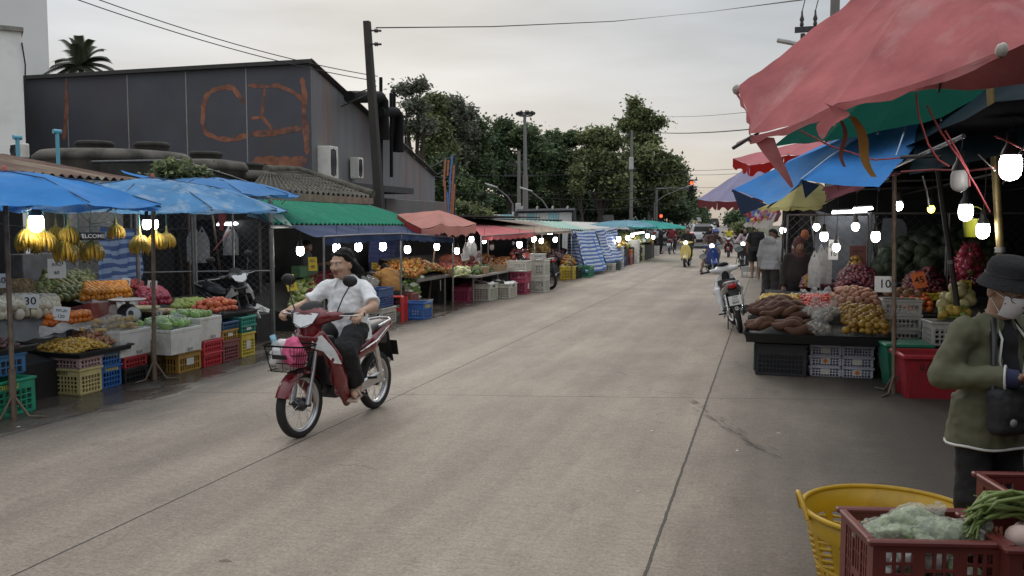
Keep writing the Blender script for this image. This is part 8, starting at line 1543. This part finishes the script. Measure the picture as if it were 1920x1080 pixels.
HATM=mat('black_hat',(.011,.011,.013),.85,.25,9,.3,60); m=MB(); c=V(q(0,-.012,.035)); ax=(V(M[:,2])-V(M[:,1])*.22).normalized()
m.lathe([(.132,-.020),(.126,-.005),(.107,.024),(.101,.04),(.099,.075),(.088,.100),(.058,.115),(0,.119)],36,c,ax); m.lathe([(.132,-.020),(.128,-.023),(.106,.018),(.096,.03)],36,c,ax); m.build('bucket_hat',HATM,t); 
pm=MB(); pm.lathe([(.104,.028),(.1055,.035),(.104,.042)],36,c,ax); pm.build('hat_band',BLACKP,t); MB().ball(tuple(q(.085,.0,.07)),.008,8,6).build('hat_eyelet',ALU,t)
MASK=mat('white_mask',(.66,.66,.67),.7,.05,8,.2,30); mk=MB()
def mask(u,v):
    a=(u-.5)*2.3; y=.040+(.070+.016*math.sin(math.pi*(.2+.6*v)))*math.cos(a)-.018*(1-v)**2; x=.078*math.sin(a)*(1-.22*(1-v)); return V(q(x,y-.0,-.105+.105*v+.012*math.cos(a)*v))
mk.grid(mask,18,8); mk.build('face_mask',MASK,t)
for s in (0,1): MB().tube([mask(s,.9),V(q((-1,1)[s]*.084,.0,.0)),V(q((-1,1)[s]*.08,-.02,-.03)),mask(s,.15)],.0022,4).build('mask_loop',MASK,t)
g_=MB()
for s in (-1,1): g_.tube([V(q(s*.034+.026*math.cos(a*.524),.112-.012*abs(math.cos(a*.524)),.004+.019*math.sin(a*.524))) for a in range(12)],.0018,4,closed=True); g_.tube([V(q(s*.06,.10,.008)),V(q(s*.08,.0,.012))],.0018,4)
g_.tube([V(q(-.009,.116,.008)),V(q(.009,.116,.008))],.0018,4); g_.build('glasses',mat('glasses_frame',(.10,.05,.03),.3),t)
TRIM=mat('white_piping',(.62,.62,.60),.6); INN=mat('black_inner_shirt',(.010,.010,.012),.9,.2)
# front opening with black shirt, collar, hems and piping
sdf('inner_shirt',[cap((.0,.085,1.20),(.0,.118,.98),.05,.062,0,((0,1,0),.55)),cap((0,.055,1.27),(0,.085,1.2),.05,.05,0,((0,1,0),.8))],INN,.008,.02,1,(.004,20),t)
def onfront(x,z): 
    return V((x,.126*math.sqrt(max(.1,1-(x/.2)**2))+.004+.012*(1.1-z),z))
for s in (-1,1): MB().tube([V((s*.055,.06,1.30)),onfront(s*.072,1.22),onfront(s*.082,1.12),onfront(s*.05,1.02),onfront(s*.04,.93)],[.006]*5,6).build('piping',TRIM,t)
m=MB(); 
def colr(u,v): a=-2.4+4.8*u; r=.075+.04*v; return V((math.sin(a)*r,-math.cos(a)*r*.85+.015+.02*(abs(u-.5)*2)**2,1.335-.06*v-.03*(abs(u-.5)*2)**2))
m.grid(colr,24,3); m.build('jacket_collar',OLV,t)
zh=.88-.168; hm=MB(); hm.tube([V((.203*math.cos(a*.1963)*1.0,.163*math.sin(a*.1963),zh+.004*math.sin(a))) for a in range(32)],.0065,6,closed=True); hm.build('hem_trim',TRIM,t)
for S_ in 'LR':
    w_,e_=V(J['wr'+S_]),V(J['el'+S_]); d=(w_-e_).normalized(); x,y,_=basis(d); c_=w_-d*.012
    MB().tube([c_+(x*math.cos(a*.524)+y*math.sin(a*.524))*.058 for a in range(12)],.0055,5,closed=True).build('cuff_trim',TRIM,t)
    MB().tube([c_-d*.01,c_+d*.055],[.050,.040],12).build('inner_cuff',mat('navy_sleeve',(.02,.025,.07),.85,.2),t)
tag(sdf('shoulder_bag',[rbx((.06,.18,.90),(.13,.05,.11),.04,(6,0,0)),rbx((.06,.222,.92),(.10,.018,.05),.015,(6,0,0),1)],[mat('black_bag_cloth',(.013,.013,.014),.75,.25,8,.3,40),mat('bag_flap',(.02,.02,.021),.7,.2)],.009,.015,1,(.006,16)),'black shoulder bag hanging in front of the olive jacket','bag').matrix_world=t.matrix_basis
ob=bpy.data.objects[[o.name for o in COL.objects if o.name.startswith('shoulder_bag')][-1]]; MB().tube([(.16,.16,1.0),(.13,.13,1.15),(.07,.07,1.30),(-.02,-.05,1.33),(-.1,-.12,1.2),(-.13,-.12,1.02),(-.09,.12,.95)],.014,5).build('strap',BLACKP,ob); MB().lathe([(.02,0),(.02,.004),(0,.004)],16,(.12,.236,.86),(0,1,0)).build('round_badge',mat('badge_grey',(.3,.3,.3),.5),ob)
tw=Matrix.Translation((pw.x,pw.y,0))@Matrix.Rotation(R(rzw),4,'Z')
o=tag(MB().box((0,0,0),(.10,.004,.065),bev=.001).build('banknote',mat('brown_note',(.30,.17,.11),.7,.2)),'folded brown banknote held in the woman\'s hands','banknote'); o.matrix_world=tw@Matrix.Translation((.0,.315,1.115))@Euler((R(-50),R(10),R(20))).to_matrix().to_4x4()
o=tag(MB().box((0,0,0),(.09,.004,.06),bev=.001).build('paper_slip',CARD),'white paper slip held under the woman\'s hands','paper slip'); o.matrix_world=tw@Matrix.Translation((.02,.30,1.01))@Euler((R(-40),R(-15),R(-10))).to_matrix().to_4x4()
# ================= cars =================
def suv(label,loc,rz,paint,lights=TAIL):
    t=thing('car',label,'car',loc,rz); 
    sdf('body',[rbx((0,0,.72),(.92,2.35,.36),.14),rbx((0,-.45,1.25),(.82,1.75,.42),.20,tap=(2,-.14,0)),rbx((0,2.0,.85),(.85,.5,.2),.15)],paint,.05,.06,1,None,t)
    MB().prism([(-.64,1.14),(.64,1.14),(.56,1.52),(-.56,1.52)],.03,Matrix.Translation((0,-2.20,0))@Matrix.Rotation(R(90),4,'X')).build('rear_window',GLASSD,t)
    for s in (-1,1):
        m=MB(); m.box((s*.835,-.55,1.30),(.03,2.3,.34),(0,s*-6,0),bev=.01); m.build('side_windows',GLASSD,t); MB().box((s*.78,-2.33,.98),(.24,.08,.16),bev=.02).build('tail_light',lights,t)
        for y in (-1.45,1.45): wheel(t,(s*.82,y,.38),.38,.24,0,6,0,'wheel')
        MB().box((s*.98,.95,1.12),(.12,.1,.16),bev=.03).build('wing_mirror',paint,t)
    MB().box((0,-2.40,.52),(1.7,.12,.2),bev=.04).build('bumper',BLACKP,t); MB().box((0,-2.39,.80),(.36,.02,.15)).build('number_plate',CARD,t); MB().box((0,-2.1,1.66),(1.1,.3,.04),bev=.015).build('roof_spoiler',paint,t); return t
GLASSD=mat('dark_car_glass',(.02,.025,.028),.08,.1,spec=.8)
p=G(1314,465); suv('white sport utility car driving away near the crossing',(p.x,p.y+2.2,0),3,mat('white_car_paint',(.62,.63,.64),.25,.04,coat=.5),mat('lit_tail_lamp',(1,.05,.03),.3,0,emit=1.2))
pc=hill(.36,.80); suv('dark sport utility car climbing the hill road beyond the crossing',(pc.x,pc.y,pc.z),8,mat('dark_car_paint',(.03,.03,.033),.3,.1,coat=.4))
p=G(1262,466); suv('silver car far left near the crossing behind the red jacket rider',(p.x-2.0,p.y+10,0),14,mat('silver_car_paint',(.35,.36,.37),.3,.05,metal=.4))
